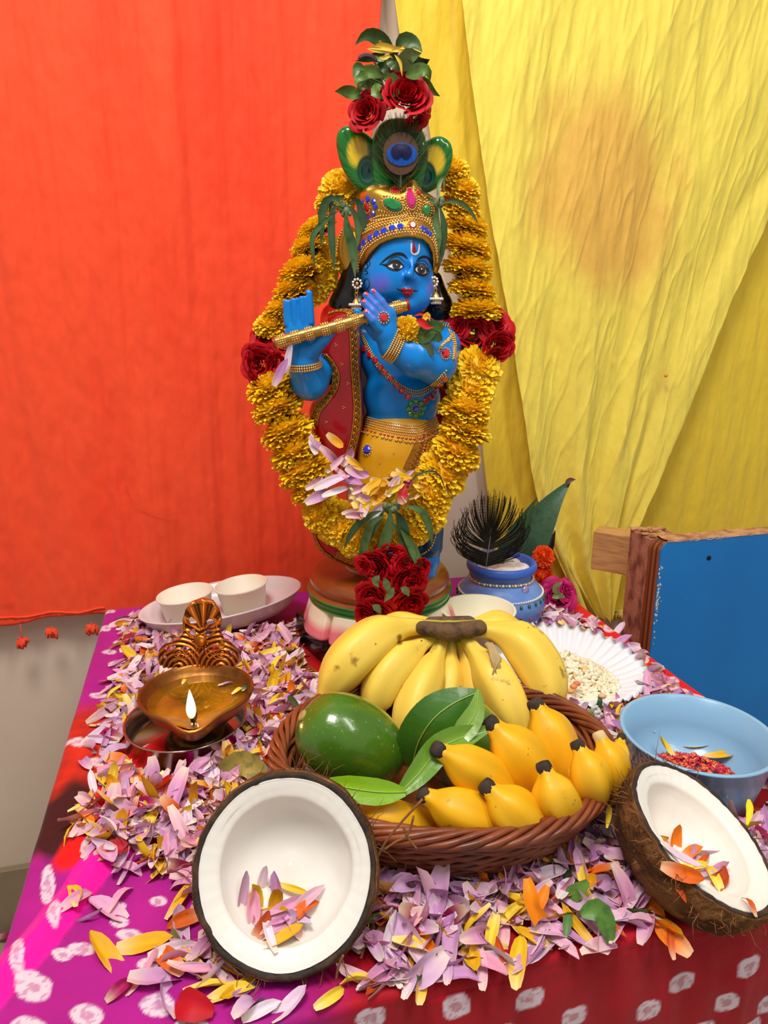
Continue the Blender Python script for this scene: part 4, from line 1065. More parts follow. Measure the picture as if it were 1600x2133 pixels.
# ---------------------------------------------------------------- flowers
def yel_c(): 
    return np.array(srgb(*random.choice([(255, 206, 16), (255, 212, 36), (255, 200, 10), (255, 222, 60)])))
mari_m = mat('marigold_petal', srgb(255, 196, 10), .6, spec=.3, attr=True, sss=.35, sssr=(1, .7, .15), sssc=.006)
calyx_m = mat('dark_calyx', srgb(66, 48, 14), .8, var=(300, srgb(28, 24, 8), .45, .6))
def pompon(seed, hemi=100, dense=1.0):
    r = random.Random(seed); mb = MB()
    rows = [(7, 6), (19, 12), (30, 18), (41, 23), (52, 27), (63, 30), (74, 32), (85, 33), (95, 32), (hemi+4, 28)]
    for ri, (ph, n) in enumerate(rows):
        n = int(n*dense)
        for k in range(n):
            th = 2*PI*(k+r.random()*.7)/n+ri*.4; p = math.radians(ph+r.uniform(-7, 7)); 
            R = 1.0*(.86+.14*math.sin(p))+r.uniform(-.08, .07)
            d = Vector((math.sin(p)*math.cos(th), math.sin(p)*math.sin(th), math.cos(p)*.86))
            s_ = Vector((-math.sin(th), math.cos(th), 0)).lerp(Vector((r.uniform(-1, 1), r.uniform(-1, 1), r.uniform(-1, 1))), .22).normalized(); nrm = d.cross(s_).normalized()
            w = .088+.025*r.random(); L0 = .5
            c = yel_c()*(.92+.16*r.random()); v = []
            cc = []
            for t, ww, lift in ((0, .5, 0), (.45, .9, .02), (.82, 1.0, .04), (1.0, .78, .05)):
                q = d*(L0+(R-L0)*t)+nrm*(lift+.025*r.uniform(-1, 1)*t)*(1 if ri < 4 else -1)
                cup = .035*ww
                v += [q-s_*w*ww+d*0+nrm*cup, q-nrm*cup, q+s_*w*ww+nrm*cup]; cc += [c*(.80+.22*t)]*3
            f = []
            for a in range(3):
                for b in range(2): i = a*3+b; f.append((i, i+1, i+4, i+3))
            v = [(x.x, x.y, x.z+.0) for x in v]; mb.add(v, f, np.array(cc))
    v, f = sphere((0, 0, .24), .52, 12, 8, (1.1, 1.1, .8)); mb.add(v, f, np.array(srgb(246, 180, 8)))
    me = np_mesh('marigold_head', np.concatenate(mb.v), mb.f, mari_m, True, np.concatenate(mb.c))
    m2 = MB()
    v, f = sphere((0, 0, -.10), .42, 10, 6, (1, 1, .6)); m2.add(v, f)
    for k in range(130):
        th = r.random()*2*PI; a = r.uniform(1.65, 2.5); d = Vector((math.sin(a)*math.cos(th), math.sin(a)*math.sin(th), math.cos(a))); 
        L = r.uniform(.45, .80); s_ = d.cross(Vector((0, 0, 1))).normalized()*.03; n_ = d.cross(s_)
        m2.add([tuple(d*.15-s_), tuple(d*.15+s_), tuple(d*L*.8+s_*.8+n_), tuple(d*L)], [(0, 1, 2, 3), (0, 2, 3)])
    ca = np_mesh('calyx', np.concatenate(m2.v), m2.f, calyx_m)
    return me, ca
POMP = [pompon(s) for s in range(5)]
def orient(o, axis, spin=0.0):
    q = Vector(axis).to_track_quat('Z', 'Y'); o.rotation_mode = 'QUATERNION'
    from mathutils import Quaternion
    o.rotation_quaternion = q @ Quaternion((0, 0, 1), spin)
def place_part(name, me, parent, loc, axis, s, spin=None, sz=1):
    o = bpy.data.objects.new(name, me); COL.objects.link(o); o.parent = parent; o.matrix_parent_inverse = world_of(parent).inverted() if parent else Matrix()
    o.location = loc; orient(o, axis, random.random()*6 if spin is None else spin); o.scale = (s, s, s*sz); return o
rose_mats = [mat('rose_red', srgb(160, 4, 22), .55, spec=.25, attr=True)]
def rose_mesh(seed, openness=1.0, hue=(178, 4, 22)):
    r = random.Random(seed); mb = MB(); N = 24; base = np.array(srgb(*hue))
    for i in range(N):
        t = i/(N-1); th = i*2.399+r.uniform(-.15, .15); rad = .10+.80*t**.85; wid = 2.3-1.25*t; h_ = .62-.22*t*openness; roll = (.02+.30*t*openness)
        nu, nv = 8, 6; v = []; c = []
        lean = .0+.12*t
        for a in range(nv+1):
            vv = a/nv
            prof = rad*(.35+.65*math.sin(min(1, vv*1.15)*PI/2))
            z = -.25+vv*h_*1.3
            if vv > .7: k = (vv-.7)/.3; prof += roll*k*k*.9; z -= roll*k*k*.7
            ew = math.sin(PI*(.12+.88*min(1, vv*1.05))*.62)
            for b in range(nu+1):
                u = (b/nu-.5)*wid*ew
                edge = abs(b/nu-.5)*2
                rr = prof*(1-.10*edge**2)+.02*math.sin(u*5+i)*vv+(lean*vv*.3)+.035*fbm(u*2+i*3, vv*2.5, seed)
                zz = z-.12*edge**3*vv+.03*fbm(u*3, vv*2, i+seed)
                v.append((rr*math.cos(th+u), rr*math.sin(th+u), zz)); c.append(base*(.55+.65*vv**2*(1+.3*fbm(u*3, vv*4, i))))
        f = [(a*(nu+1)+b, a*(nu+1)+b+1, (a+1)*(nu+1)+b+1, (a+1)*(nu+1)+b) for a in range(nv) for b in range(nu)]
        mb.add(v, f, np.clip(np.array(c), 0, 1))
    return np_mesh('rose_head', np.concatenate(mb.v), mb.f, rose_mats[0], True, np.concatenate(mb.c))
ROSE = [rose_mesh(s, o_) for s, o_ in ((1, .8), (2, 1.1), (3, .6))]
def blade(mb, pts, w, col=None, fold=.18, tw=None, prof=None, n=10, nrm=None, thick=0):
    """leaf blade along 3-D points; w = half width in metres"""
    P = [Vector(p) for p in resample(spline(pts, 20), n=n)]; v = []; c = []
    prof = prof or [.12, .6, .92, 1, .95, .8, .55, .28, .03]; ws = interp(prof, n)
    for i, p in enumerate(P):
        t = (P[min(i+1, n-1)]-P[max(i-1, 0)]).normalized(); view = Vector(nrm) if nrm is not None else (Vector(_C)-p).normalized()
        if tw: view = Matrix.Rotation(tw*(i/n), 3, t) @ view
        s_ = t.cross(view).normalized(); nn = s_.cross(t).normalized()
        W = w*ws[i]
        for k, zf in ((-1, fold), (-.5, fold*.55), (0, 0), (.5, fold*.55), (1, fold)):
            q = p+s_*W*k+nn*W*zf; v.append(tuple(q)); c.append((1, 1, 1) if col is None else tuple(np.array(col)*(1.12 if k == 0 else (.94 if abs(k) == 1 else 1.0))))
    f = [(i*5+k, i*5+k+1, i*5+k+6, i*5+k+5) for i in range(n-1) for k in range(4)]
    mb.add(v, f, np.array(c))
leaf_m = mat('green_leaf', srgb(60, 100, 44), .45, attr=True, bump=(300, .3, .0006), var=(120, srgb(40, 70, 30), .5, .8))
LG = [srgb(74, 106, 62), srgb(60, 90, 54), srgb(88, 118, 66), srgb(52, 80, 52)]
def leaf_obj(name, pts, w, parent, col=None, **k):
    mb = MB(); blade(mb, pts, w, col if col is not None else random.choice(LG), **k); return mb.build(name, leaf_m, parent)
# ---------------------------------------------------------------- garland
ga = empty('flower_garland', (SX, SY-.12, .12), 'long yellow flower garland with two red rose clusters, hung around the statue', 'garland')
def gY(py, side):
    if py < 500: return .952
    return float(np.interp(py, [500, 700, 850, 950, 1050, 1130], [.945, .915, .885, .868, .850, .838]))
left = [((712, 388), 46, (-.1, -.75, .6)), ((684, 412), 34, (-.5, -.5, .6)), ((656, 472), 40, (-.45, -.1, .8)), ((640, 508), 40, (-.42, -.15, .85)), ((690, 530), 40, (-.1, -.8, .4), 0.012), ((668, 575), 36, (.2, -.8, .3), .012),
  ((628, 556), 50, (-.35, -.12, .88)), ((652, 600), 34, (.2, -.8, .3), .014), ((608, 598), 44, (-.35, -.12, .88)), ((585, 640), 40, (-.35, -.12, .88)), ((565, 672), 38, (-.2, -.4, .85)),
  ((564, 800), 52, (-.28, -.25, .85)), ((574, 845), 52, (-.32, -.12, .88)), ((594, 892), 54, (-.36, -.12, .86)), ((612, 935), 53, (-.42, -.15, .85)), ((630, 973), 54, (-.42, -.15, .85)), ((648, 1012), 46, (-.45, -.1, .8)),
  ((662, 1062), 44, (-.6, -.6, .4)), ((702, 1092), 46, (-.2, -.93, .25)), ((738, 1128), 40, (-.2, -.9, -.1)), ((775, 1110), 36, (.2, -.9, -.3))]
right = [((942, 350), 36, (.1, -.6, .7)), ((962, 388), 42, (.3, -.5, .75)), ((966, 425), 42, (.35, -.5, .75)), ((974, 466), 44, (.28, -.12, .88)), ((974, 508), 50, (.22, -.12, .9)), ((977, 553), 50, (.20, -.1, .9)), ((984, 597), 47, (.18, -.08, .9)), ((993, 641), 50, (.08, -.05, .9)),
  ((1000, 763), 48, (.25, -.8, .5)), ((984, 803), 48, (.1, -.7, .6)), ((970, 847), 52, (.18, -.14, .9)), ((972, 890), 50, (.22, -.14, .9)), ((956, 935), 52, (.4, -.3, .75)), ((930, 980), 52, (.5, -.62, .55)),
  ((902, 1020), 50, (.55, -.55, .55)), ((893, 1058), 50, (.5, -.72, .4)), ((868, 1098), 42, (.5, -.8, .1)), ((832, 1118), 34, (.3, -.9, -.1))]
k = 0
for L_ in (left, right):
    for g in L_:
        (px, py), r_, ax = g[:3]; dy = g[3] if len(g) > 3 else 0; p = PY(px, py, gY(py, 0)+dy); s = MPP(p)*r_
        ax = Vector(ax).normalized(); k += 1; me, ca = POMP[k % 5]
        sp = random.random()*6
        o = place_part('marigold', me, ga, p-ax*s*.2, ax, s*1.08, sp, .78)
        c = bpy.data.objects.new('calyx', ca); COL.objects.link(c); c.parent = o
for px, py, r_, ax in ((540, 757, 42, (-.15, -.97, .1)), (552, 706, 34, (-.2, -.8, .5)), (527, 790, 26, (-.9, -.4, -.2)), (520, 745, 24, (-.95, -.3, 0)), (586, 712, 24, (.3, -.8, .3)), (575, 760, 24, (.5, -.8, -.2)),
                       (984, 697, 46, (-.15, -.97, -.05)), (1034, 677, 38, (.3, -.85, .4)), (1040, 724, 36, (.35, -.93, -.1)), (1030, 742, 24, (.4, -.6, -.6)), (952, 680, 26, (-.6, -.7, .2))):
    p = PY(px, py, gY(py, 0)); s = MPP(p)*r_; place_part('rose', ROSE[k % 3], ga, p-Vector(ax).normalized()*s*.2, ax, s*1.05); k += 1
# thread and the leaves tied at the sides of the head
mb = MB()
for L_ in (left, right):
    pts = [PY(g[0][0], g[0][1], gY(g[0][1], 0)+.004) for g in L_ if len(g) < 4]; v, f = tube(spline(pts, 120), .0035, 6); mb.add(v, f)
mb.build('garland_string', calyx_m, ga).__setitem__('kind', 'stuff')
for grp in (
  [([(715, 432), (690, 412), (672, 440), (670, 515)], 12), ([(712, 436), (698, 430), (690, 470), (697, 568)], 11), ([(722, 440), (722, 470), (735, 520), (740, 580)], 14), ([(728, 425), (745, 420), (757, 460), (766, 508)], 11), ([(705, 440), (668, 470), (650, 500), (657, 560)], 8), ([(724, 430), (736, 440), (746, 470), (744, 520)], 10), ([(716, 418), (706, 412), (692, 420), (686, 444)], 7)],
  [([(905, 425), (890, 415), (893, 440), (908, 475)], 10), ([(912, 428), (908, 460), (912, 500), (906, 550)], 12), ([(918, 425), (950, 420), (975, 435), (998, 470)], 7), ([(915, 430), (925, 470), (922, 520), (915, 560)], 10), ([(912, 420), (915, 385), (924, 370), (925, 400)], 6)],
  [([(795, 1065), (770, 1075), (740, 1100), (716, 1145)], 11), ([(805, 1075), (775, 1090), (758, 1140), (744, 1198)], 13), ([(812, 1060), (812, 1090), (795, 1150), (770, 1198)], 16), ([(822, 1065), (835, 1085), (845, 1120), (848, 1150)], 15), ([(830, 1090), (852, 1140), (845, 1190), (845, 1200)], 12), ([(835, 1105), (858, 1140), (875, 1180), (884, 1210)], 14), ([(845, 1055), (878, 1065), (895, 1100), (900, 1135)], 12), ([(800, 1062), (790, 1085), (776, 1110), (772, 1130)], 9), ([(815, 1090), (838, 1115), (836, 1150), (848, 1170)], 11), ([(850, 1015), (870, 990), (910, 985), (930, 1028)], 3)]):
    for pts, w_ in grp:
        yb = .80 if pts[0][1] > 900 else .895
        P = [PY(a, b, yb+.004*i+random.uniform(-.003, .003)) for i, (a, b) in enumerate(pts)]
        leaf_obj('leaf', P, w_*.74*MPP(P[0]), ga, fold=.25, prof=[.12, .5, .85, 1, 1, .9, .7, .4, .03])
mb = MB()
for px, py, Y in ((715, 432, .905), (722, 440, .902), (912, 425, .905), (808, 1062, .81), (820, 1058, .81)):
    for j in range(7): v, f = sphere(PY(px+random.uniform(-8, 8), py+random.uniform(-8, 8), Y+random.uniform(-.004, .004)), random.uniform(.002, .0042), 7, 5, (1, 1, 1.3)); mb.add(v, f)
mb.build('leaf_buds', mat('bud_green', srgb(98, 116, 78), .6), ga).__setitem__('kind', 'stuff')
for px, py, r_, ax in ((785, 1178, 32, (-.5, -.5, -.6)), (815, 1160, 28, (0, -.8, -.6)), (842, 1175, 26, (.5, -.7, -.4)), (850, 1205, 34, (.3, -.6, -.7)), (862, 1218, 26, (.6, -.5, -.5)), (778, 1240, 34, (-.4, -.5, -.7)), (800, 1225, 24, (-.1, -.9, -.3)), (852, 1254, 36, (.3, -.5, -.8)), (790, 1275, 32, (-.3, -.5, -.8)), (768, 1282, 30, (-.6, -.4, -.6)), (826, 1272, 28, (.1, -.7, -.7)), (760, 1180, 20, (-.5, -.5, -.6)), (875, 1185, 22, (.5, -.6, -.5)), (826, 1200, 22, (0, -.9, -.3)), (822, 1240, 26, (0, -.9, -.2))):
    p = PY(px, py, .806-.0001*(py-1200)); s = MPP(p)*r_; place_part('rose', ROSE[k % 3], ga, p, (ax[0], ax[1]-.5, ax[2]+.45), s*1.15); k += 1
for pts in ([(790, 1200), (782, 1212), (790, 1225)], [(820, 1225), (812, 1240), (800, 1255)], [(835, 1225), (846, 1232), (852, 1244)], [(800, 1205), (806, 1220), (812, 1240)], [(776, 1262), (786, 1268), (794, 1280)]):
    leaf_obj('sepal', [PY(a, b, .782) for a, b in pts], .0045, ga, srgb(92, 110, 66))
# ---------------------------------------------------------------- bouquet on the crown
bq = empty('head_bouquet', tuple(PY(835, 262, .90)), 'red roses with green leaves and a yellow flower tied on top of the crown', 'bouquet')
for px, py, r_, ax, Y in ((846, 204, 50, (.15, -.9, .35), .882), (764, 236, 38, (-.35, -.85, .15), .895), (868, 252, 24, (.4, -.6, -.6), .890), (800, 215, 36, (-.2, -.7, .5), .905), (880, 215, 30, (.8, -.4, .1), .90)):
    p = PY(px, py, Y); place_part('rose', ROSE[k % 3], bq, p, ax, MPP(p)*r_*1.06); k += 1
rl = [([(820, 105), (785, 78), (760, 75), (740, 95)], 15), ([(825, 100), (840, 85), (862, 92), (880, 110)], 15), ([(810, 150), (790, 120), (760, 125), (740, 128)], 9), ([(800, 160), (770, 150), (748, 165), (738, 180)], 13), ([(795, 170), (760, 165), (748, 190), (738, 198)], 13), ([(752, 205), (735, 195), (715, 190), (697, 192)], 13), ([(790, 195), (770, 180), (755, 183), (748, 190)], 10),
      ([(800, 165), (815, 165), (825, 185), (812, 205)], 14), ([(840, 150), (850, 120), (865, 115), (878, 112)], 18), ([(838, 155), (865, 140), (880, 130), (895, 125)], 20), ([(845, 160), (870, 150), (890, 150), (896, 170)], 15), ([(865, 170), (885, 175), (900, 190), (917, 202)], 12), ([(800, 130), (790, 115), (800, 100), (812, 98)], 12), ([(830, 150), (825, 135), (820, 125), (830, 110)], 16), ([(815, 170), (800, 150), (795, 140), (785, 135)], 14),
      ([(775, 160), (765, 150), (750, 148), (738, 148)], 8), ([(835, 140), (845, 160), (850, 165), (862, 172)], 14), ([(790, 175), (780, 195), (790, 200), (800, 210)], 9), ([(760, 145), (745, 140), (740, 155), (735, 165)], 9)]
for pts, w_ in rl:
    Y = random.uniform(.872, .90); P = [PY(a, b, Y+random.uniform(-.006, .006)-.003*i) for i, (a, b) in enumerate(pts)]
    leaf_obj('leaf', P, w_*MPP(P[0]), bq, random.choice([srgb(72, 104, 38), srgb(92, 124, 50), srgb(56, 86, 34), srgb(104, 128, 74)]), fold=.3, tw=random.uniform(-.8, .8))
mb = MB()
for a, b in (((820, 200), (815, 110)), ((800, 190), (775, 120)), ((812, 190), (850, 125)), ((800, 180), (760, 160)), ((830, 190), (885, 160))):
    v, f = tube(spline([PY(*a, .90), PY((a[0]+b[0])/2+4, (a[1]+b[1])/2, .895), PY(*b, .888)], 10), .0011, 6); mb.add(v, f)
mb.build('stems', mat('stem_green', srgb(96, 116, 62), .6), bq).__setitem__('kind', 'stuff')
mb = MB()
for j in range(34):
    t = j/33; c = PY(748+36*t, 122-9*math.sin(t*2.6)+10*t*t, .884); v, f = sphere(c+V(0, 0, .001*math.sin(j*2)), .0016, 6, 4); mb.add(v, f)
mb.build('flower_spike', mat('spike', srgb(86, 60, 60), .7), bq)
pet_y = mat('yellow_petal_top', srgb(240, 196, 60), .5, attr=True)
for pts, w_ in (([(770, 102), (795, 98), (820, 103), (853, 110)], 7), ([(765, 102), (785, 105), (800, 108), (820, 112)], 5), ([(832, 103), (845, 98), (838, 104), (825, 103)], 4), ([(822, 115), (833, 130), (836, 145), (838, 161)], 3.5), ([(790, 85), (793, 90), (794, 95), (795, 99)], 3.5), ([(790, 120), (800, 122), (812, 118), (818, 124)], 4), ([(815, 108), (830, 104), (840, 106), (852, 108)], 5)):
    mb = MB(); P = [PY(a, b, .862+.002*i) for i, (a, b) in enumerate(pts)]; blade(mb, P, w_*MPP(P[0]), srgb(244, 204, 70), fold=.35); mb.build('petal', pet_y, bq)
# ---------------------------------------------------------------- peacock feathers
barb_m = mat('peacock_barbs', srgb(44, 54, 26), .45, .2, attr=True)
def feather(name, label, base, tip_dir, eye_c, ex, ey, env, cols, parent=None, nb=150, rach=None, droop=0, bw=1.0):
    o = empty(name, tuple(PY(*base)), label, 'feather')
    mb = MB(); B = PY(*base); E = PY(*eye_c); s = MPP(E)
    for j in range(nb):
        t = j/(nb-1); th = -PI*.93+PI*1.86*t                      # around the fan, 0 = up
        kx, kz = math.sin(th), math.cos(th)
        rnd = random.uniform(.86, 1.08)
        start = B.lerp(E, .10+.9*max(0, 1-abs(th)/2.6)*.8)
        end = E+V(kx*env[0]*s*rnd, 0, kz*env[1]*s*rnd+(env[2]*s if len(env) > 2 else 0))
        if kz < .2: start = B.lerp(E, max(0, .25+.5*kz)); end = E+V(kx*env[0]*s*rnd, 0, (kz*.7+.15)*env[1]*s*rnd)
        ctrl = start.lerp(end, .5)+V(kx*(.5 if droop else .18)*env[0]*s*(1 if kz < .6 else .5), -.002*math.sin(j*1.3), (-.12 if droop else .10)*env[1]*s)
        end = end+V(-kx*droop*1.3*s*random.random(), random.uniform(-.006, .006), -droop*s*random.random()*(1.2-kz))
        P = []
        for a in range(9): u = a/8; P.append(start*(1-u)**2+ctrl*2*u*(1-u)+end*u*u)
        c = np.array(random.choice(cols)); v, f = tube(P, [x*bw for x in (.0005, .0005, .00045, .0004, .0004, .0004, .00035, .0003, .0002)], 3, cap=False); mb.add(v, f, c)
        if droop:                       # barbules seen as fine saw teeth
            for a in range(3, 9):
                for sg in (-1, 1):
                    q = P[a]; d = Vector((P[a]-P[a-1])).normalized(); n_ = d.cross(V(0, 1, 0)).normalized()
                    for e_ in (0, .5): qq = P[a-1].lerp(P[a], e_); mb.add([tuple(qq), tuple(qq+d*.0006), tuple(qq+n_*sg*.0017+d*.0014)], [(0, 1, 2)], c)
    mb.build('barbs', barb_m, o)['kind'] = 'stuff'
    mb = MB(); v, f = tube([B, B.lerp(E, .5), E], [.0012, .0009, .0006], 6); mb.add(v, f); mb.build('quill', mat('quill', srgb(150, 140, 120), .4), o)
    return o, E, s
fe, E, s = feather('peacock_feather', 'peacock feather with blue eye standing on the front of the crown', (835, 392, .888), None, (835, 322, .884), 0, 0, (58, 76), [srgb(44, 78, 30), srgb(66, 76, 34), srgb(30, 60, 30), srgb(88, 84, 40)], nb=260)
def disc(name, cx, cy, rx, ry, col, dy, parent, rough=.4, met=.2, lobes=None, n=40):
    mb = MB(); c = PY(cx, cy, .884)+V(0, dy, 0); s_ = MPP(c); v = [tuple(c+V(0, -.0012, 0))]; 
    for lv in (.5, 1.0):
        for j in range(n):
            a = 2*PI*j/n; k_ = lobes(a) if lobes else 1
            v.append(tuple(c+V(math.cos(a)*rx*s_*k_*lv, -.0009*(1-lv), math.sin(a)*ry*s_*k_*lv)))
    f = [(0, 1+j, 1+(j+1) % n) for j in range(n)]+[(1+j, 1+n+j, 1+n+(j+1) % n, 1+(j+1) % n) for j in range(n)]
    mb.add(v, f); return mb.build(name, mat(name+'_sheen', col, rough, met, bump=(700, .5, .0006, (3, 1, .3)), var=(500, tuple(x*.55 for x in col), .45, .7, (3, 1, .15))), parent)
disc('outer_eye', 835, 322, 39, 39, srgb(96, 62, 42), -.0015, fe, lobes=lambda a: 1+.05*math.cos(2*a+PI)+(.10 if -2.0 < a < 0 else 0)*abs(math.sin(a)))
disc('blue_eye', 837, 324, 32, 22, srgb(0, 80, 176), -.003, fe)
disc('inner_eye', 836, 319, 22, 16, srgb(8, 8, 66), -.0045, fe, lobes=lambda a: 1-.42*math.exp(-((a-4.712)/.28)**2)-(.12*math.exp(-((a-1.57)/.3)**2)))
# ---------------------------------------------------------------- flowers tucked at the neck
nb_ = empty('neck_flower', tuple(PY(865, 700, .86)), 'yellow flower with a round green leaf and red petals tucked at the statue neck', 'flower')
for (px, py, r_, ax) in ((848, 688, 30, (-.2, -.9, .45)), (872, 700, 26, (.2, -.9, -.1)), (832, 680, 18, (-.6, -.7, .3))):
    p = PY(px, py, .858); me, ca = POMP[k % 5]; place_part('flower_head', me, nb_, p, ax, MPP(p)*r_); k += 1
for pts, w_, c in (([(875, 716), (892, 690), (905, 682), (922, 690)], 17, srgb(58, 92, 34)), ([(880, 705), (888, 720), (895, 730), (902, 742)], 8, srgb(72, 84, 50)), ([(884, 700), (900, 700), (912, 704), (918, 712)], 12, srgb(48, 78, 30))):
    leaf_obj('leaf', [PY(a, b, .848) for a, b in pts], w_*MPP(PY(880, 700, .85)), nb_, c, prof=[.2, .8, 1, 1, 1, .9, .7, .4])
for pts, w_, c in (([(866, 668), (878, 672), (890, 682), (904, 682)], 8, srgb(200, 18, 24)), ([(880, 672), (886, 662), (892, 656), (895, 670)], 6, srgb(246, 190, 40)), ([(862, 660), (875, 655), (890, 660), (905, 668)], 3, srgb(200, 18, 24))):
    mb = MB(); P = [PY(a, b, .842) for a, b in pts]; blade(mb, P, w_*MPP(P[0]), c, fold=.3); mb.build('petal', pet_y, nb_)

# the statue and all that hangs on it stand a little nearer and are a little smaller than first laid out
DK = .935; oldb = Vector((SX, SY, -.0302)); newb = Vector((-.0056, .8696, -.0003+.0006))
for o in (st, ga, bq, fe, nb_):
    o.location = newb+(Vector(o.location)-oldb)*DK; o.scale = (DK, DK, DK)
SX, SY = newb.x, newb.y
def onst(p): return newb+(Vector(p)-oldb)*DK
# ---------------------------------------------------------------- brass lamp on a steel dish
steel = mat('steel', srgb(190, 176, 168), .22, 1.0, bump=(40, .1, .001))
brass = mat('old_brass', srgb(152, 98, 46), .38, .8, bump=(120, .35, .0012), var=[(60, srgb(110, 62, 24), .5, .75), (22, srgb(206, 150, 70), .55, .8)])
brass_d = mat('dark_brass', srgb(96, 72, 28), .35, .85, bump=(200, .4, .001), var=(80, srgb(48, 34, 14), .45, .7))
def lobj(name, prof, c, m, parent, seg=64, wob=None, sm=0, closed=False, M=None):
    if sm: prof = [(max(p.x, 0), p.y) for p in spline([(a, b, 0) for a, b in prof], sm)]
    v, f = lathe(prof, seg, (0, 0, 0), wob, closed); mb = MB()
    v = [tuple((M @ Vector(q) if M is not None else Vector(q))+Vector(c)) for q in v]
    mb.add(v, f); return mb.build(name, m, parent)
dc = Vector((-.205, .654, .0015))
dish = empty('steel_dish', dc, 'small round steel dish with straight sides under the burning brass lamp', 'dish')
lobj('dish_shell', [(0, .0), (.057, 0), (.0595, .002), (.0605, .010), (.0605, .0285), (.0620, .0300), (.0612, .0312), (.0590, .0300), (.0585, .010), (.056, .0035), (0, .0025)], dc, steel, dish, 72)
lc = Vector((-.192, .654, .0045))
lamp = empty('oil_lamp', lc, 'brass oil lamp with pierced ornate back and a burning wick at its spout', 'lamp')
lobj('foot', [(0, .0), (.034, 0), (.036, .003), (.034, .006), (.030, .008), (.031, .011), (.026, .014), (.016, .020), (.014, .026), (0, .028)], lc, brass_d, lamp, 56)
def spout(r, z, th, i):
    a = (th+PI*.44+PI) % (2*PI)-PI           # spout towards the viewer, slightly right
    k = math.exp(-(a/.30)**2); return r*(1+.30*k*min(1, r/.05)), z-.003*k
BW = [(0, .026), (.018, .027), (.036, .033), (.050, .044), (.0565, .0545), (.0580, .0580), (.0568, .0600), (.0545, .0590), (.050, .051), (.036, .040), (.018, .0345), (0, .0335)]
lobj('bowl', BW, lc, brass, lamp, 80, spout, 44)
oil = mat('lamp_oil', srgb(150, 104, 14), .04, .0, .8, coat=1.0, bump=(30, .08, .001), var=(30, srgb(96, 70, 8), .4, .7))
lobj('oil', [(0, .0505), (.030, .0505), (.0495, .0500), (.0492, .0485), (0, .0480)], lc, oil, lamp, 64, lambda r, z, th, i: (r*(1+.16*math.exp(-((((th+PI*.44+PI) % (2*PI)-PI))/.25)**2)), z))
# pierced back plate
YB = lc.y+.0565
def scr(pts): return spoly(pts, YB)
outer = scr([(330, 1378), (331, 1354), (343, 1341), (358, 1338), (372, 1330), (383, 1314), (380, 1294), (386, 1270), (400, 1252), (422, 1244), (444, 1250), (457, 1268), (463, 1292), (459, 1312), (466, 1328), (480, 1338), (493, 1350), (499, 1372), (490, 1388), (342, 1390)])
holes = [[(391, 1289), (400, 1283), (411, 1290), (410, 1301), (396, 1300)], [(428, 1296), (437, 1287), (452, 1288), (448, 1298), (434, 1303)], [(394, 1314), (404, 1307), (409, 1315), (405, 1326), (396, 1323)], [(427, 1320), (433, 1309), (444, 1312), (440, 1323), (430, 1326)],
         [(341, 1352), (352, 1343), (368, 1344), (362, 1353), (346, 1358)], [(437, 1346), (452, 1341), (468, 1346), (462, 1352), (444, 1354)], [(462, 1331), (470, 1340), (468, 1345), (456, 1337)], [(374, 1352), (386, 1344), (399, 1346), (392, 1355), (380, 1358)], [(425, 1350), (432, 1347), (434, 1356), (427, 1358)], [(476, 1352), (486, 1354), (490, 1364), (482, 1366)], [(338, 1364), (346, 1362), (350, 1370), (342, 1374)]]
v, f = nets([s_slab(outer, YB, .0028, .0028)], .0007, .002, [s_slab(scr(h_), YB, .01, .0008)+(.0012,) for h_ in holes]); v = relax(v, f, 1)
px, py = pix_of(v); fr = (v[:, 1] < YB); up_ = py < 1308
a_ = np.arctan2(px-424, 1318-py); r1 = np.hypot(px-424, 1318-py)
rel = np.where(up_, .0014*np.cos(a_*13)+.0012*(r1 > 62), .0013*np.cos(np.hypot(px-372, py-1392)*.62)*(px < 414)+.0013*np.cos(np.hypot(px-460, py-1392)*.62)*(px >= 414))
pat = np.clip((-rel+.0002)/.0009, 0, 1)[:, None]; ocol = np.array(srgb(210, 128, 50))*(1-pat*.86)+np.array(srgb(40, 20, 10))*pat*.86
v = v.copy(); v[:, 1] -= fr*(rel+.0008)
orn = mat('antique_copper_gold', srgb(196, 120, 46), .34, .85, var=(90, srgb(120, 62, 22), .5, .7), bump=(400, .3, .0006))
orn2 = mat('patinated_copper_gold', srgb(204, 124, 44), .36, .8, attr=True, bump=(400, .3, .0006))
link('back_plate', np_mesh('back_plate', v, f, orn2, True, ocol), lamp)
mb = MB(); c = PY(418, 1335, YB-.004); vv, ff = sphere(c, .0072, 20, 10, (1, .5, 1)); mb.add(vv, ff)
for k_ in range(14): vv, ff = sphere(c+V(.0082*math.cos(k_*.4488), -.0005, .0082*math.sin(k_*.4488)), .0013, 6, 4); mb.add(vv, ff)
for sgn, cx in ((-1, 372), (1, 462)):                   # scroll curls and beaded arcs in relief
    for rr_, n_ in ((12, 26), (6, 16)):
        pts = [PY(cx+rr_*math.cos(t)*(1-.3*t/6), 1362-rr_*.8*math.sin(t)*(1-.3*t/6), YB-.0042) for t in np.linspace(0, 5.2, n_)]; vv, ff = tube(pts, .0009, 5); mb.add(vv, ff)
    for q in range(3):
        pts = [PY(418+sgn*(8+q*9)*(1+t*.9), 1350+q*4+26*t-8*t*t, YB-.004) for t in np.linspace(0, 1.25, 14)]; beads(mb, pts, .0010, 5, 3)
for sgn in (-1, 1):
    pts = [PY(418+sgn*(12+22*math.sin(t*2)), 1330-34*t, YB-.0035) for t in np.linspace(0, 1.25, 20)]; vv, ff = tube(pts, .0012, 6); mb.add(vv, ff)
mb.build('plate_relief', orn, lamp)
fp_ = lc+V(.0585*math.cos(-PI*.44), .0585*math.sin(-PI*.44), .0560)
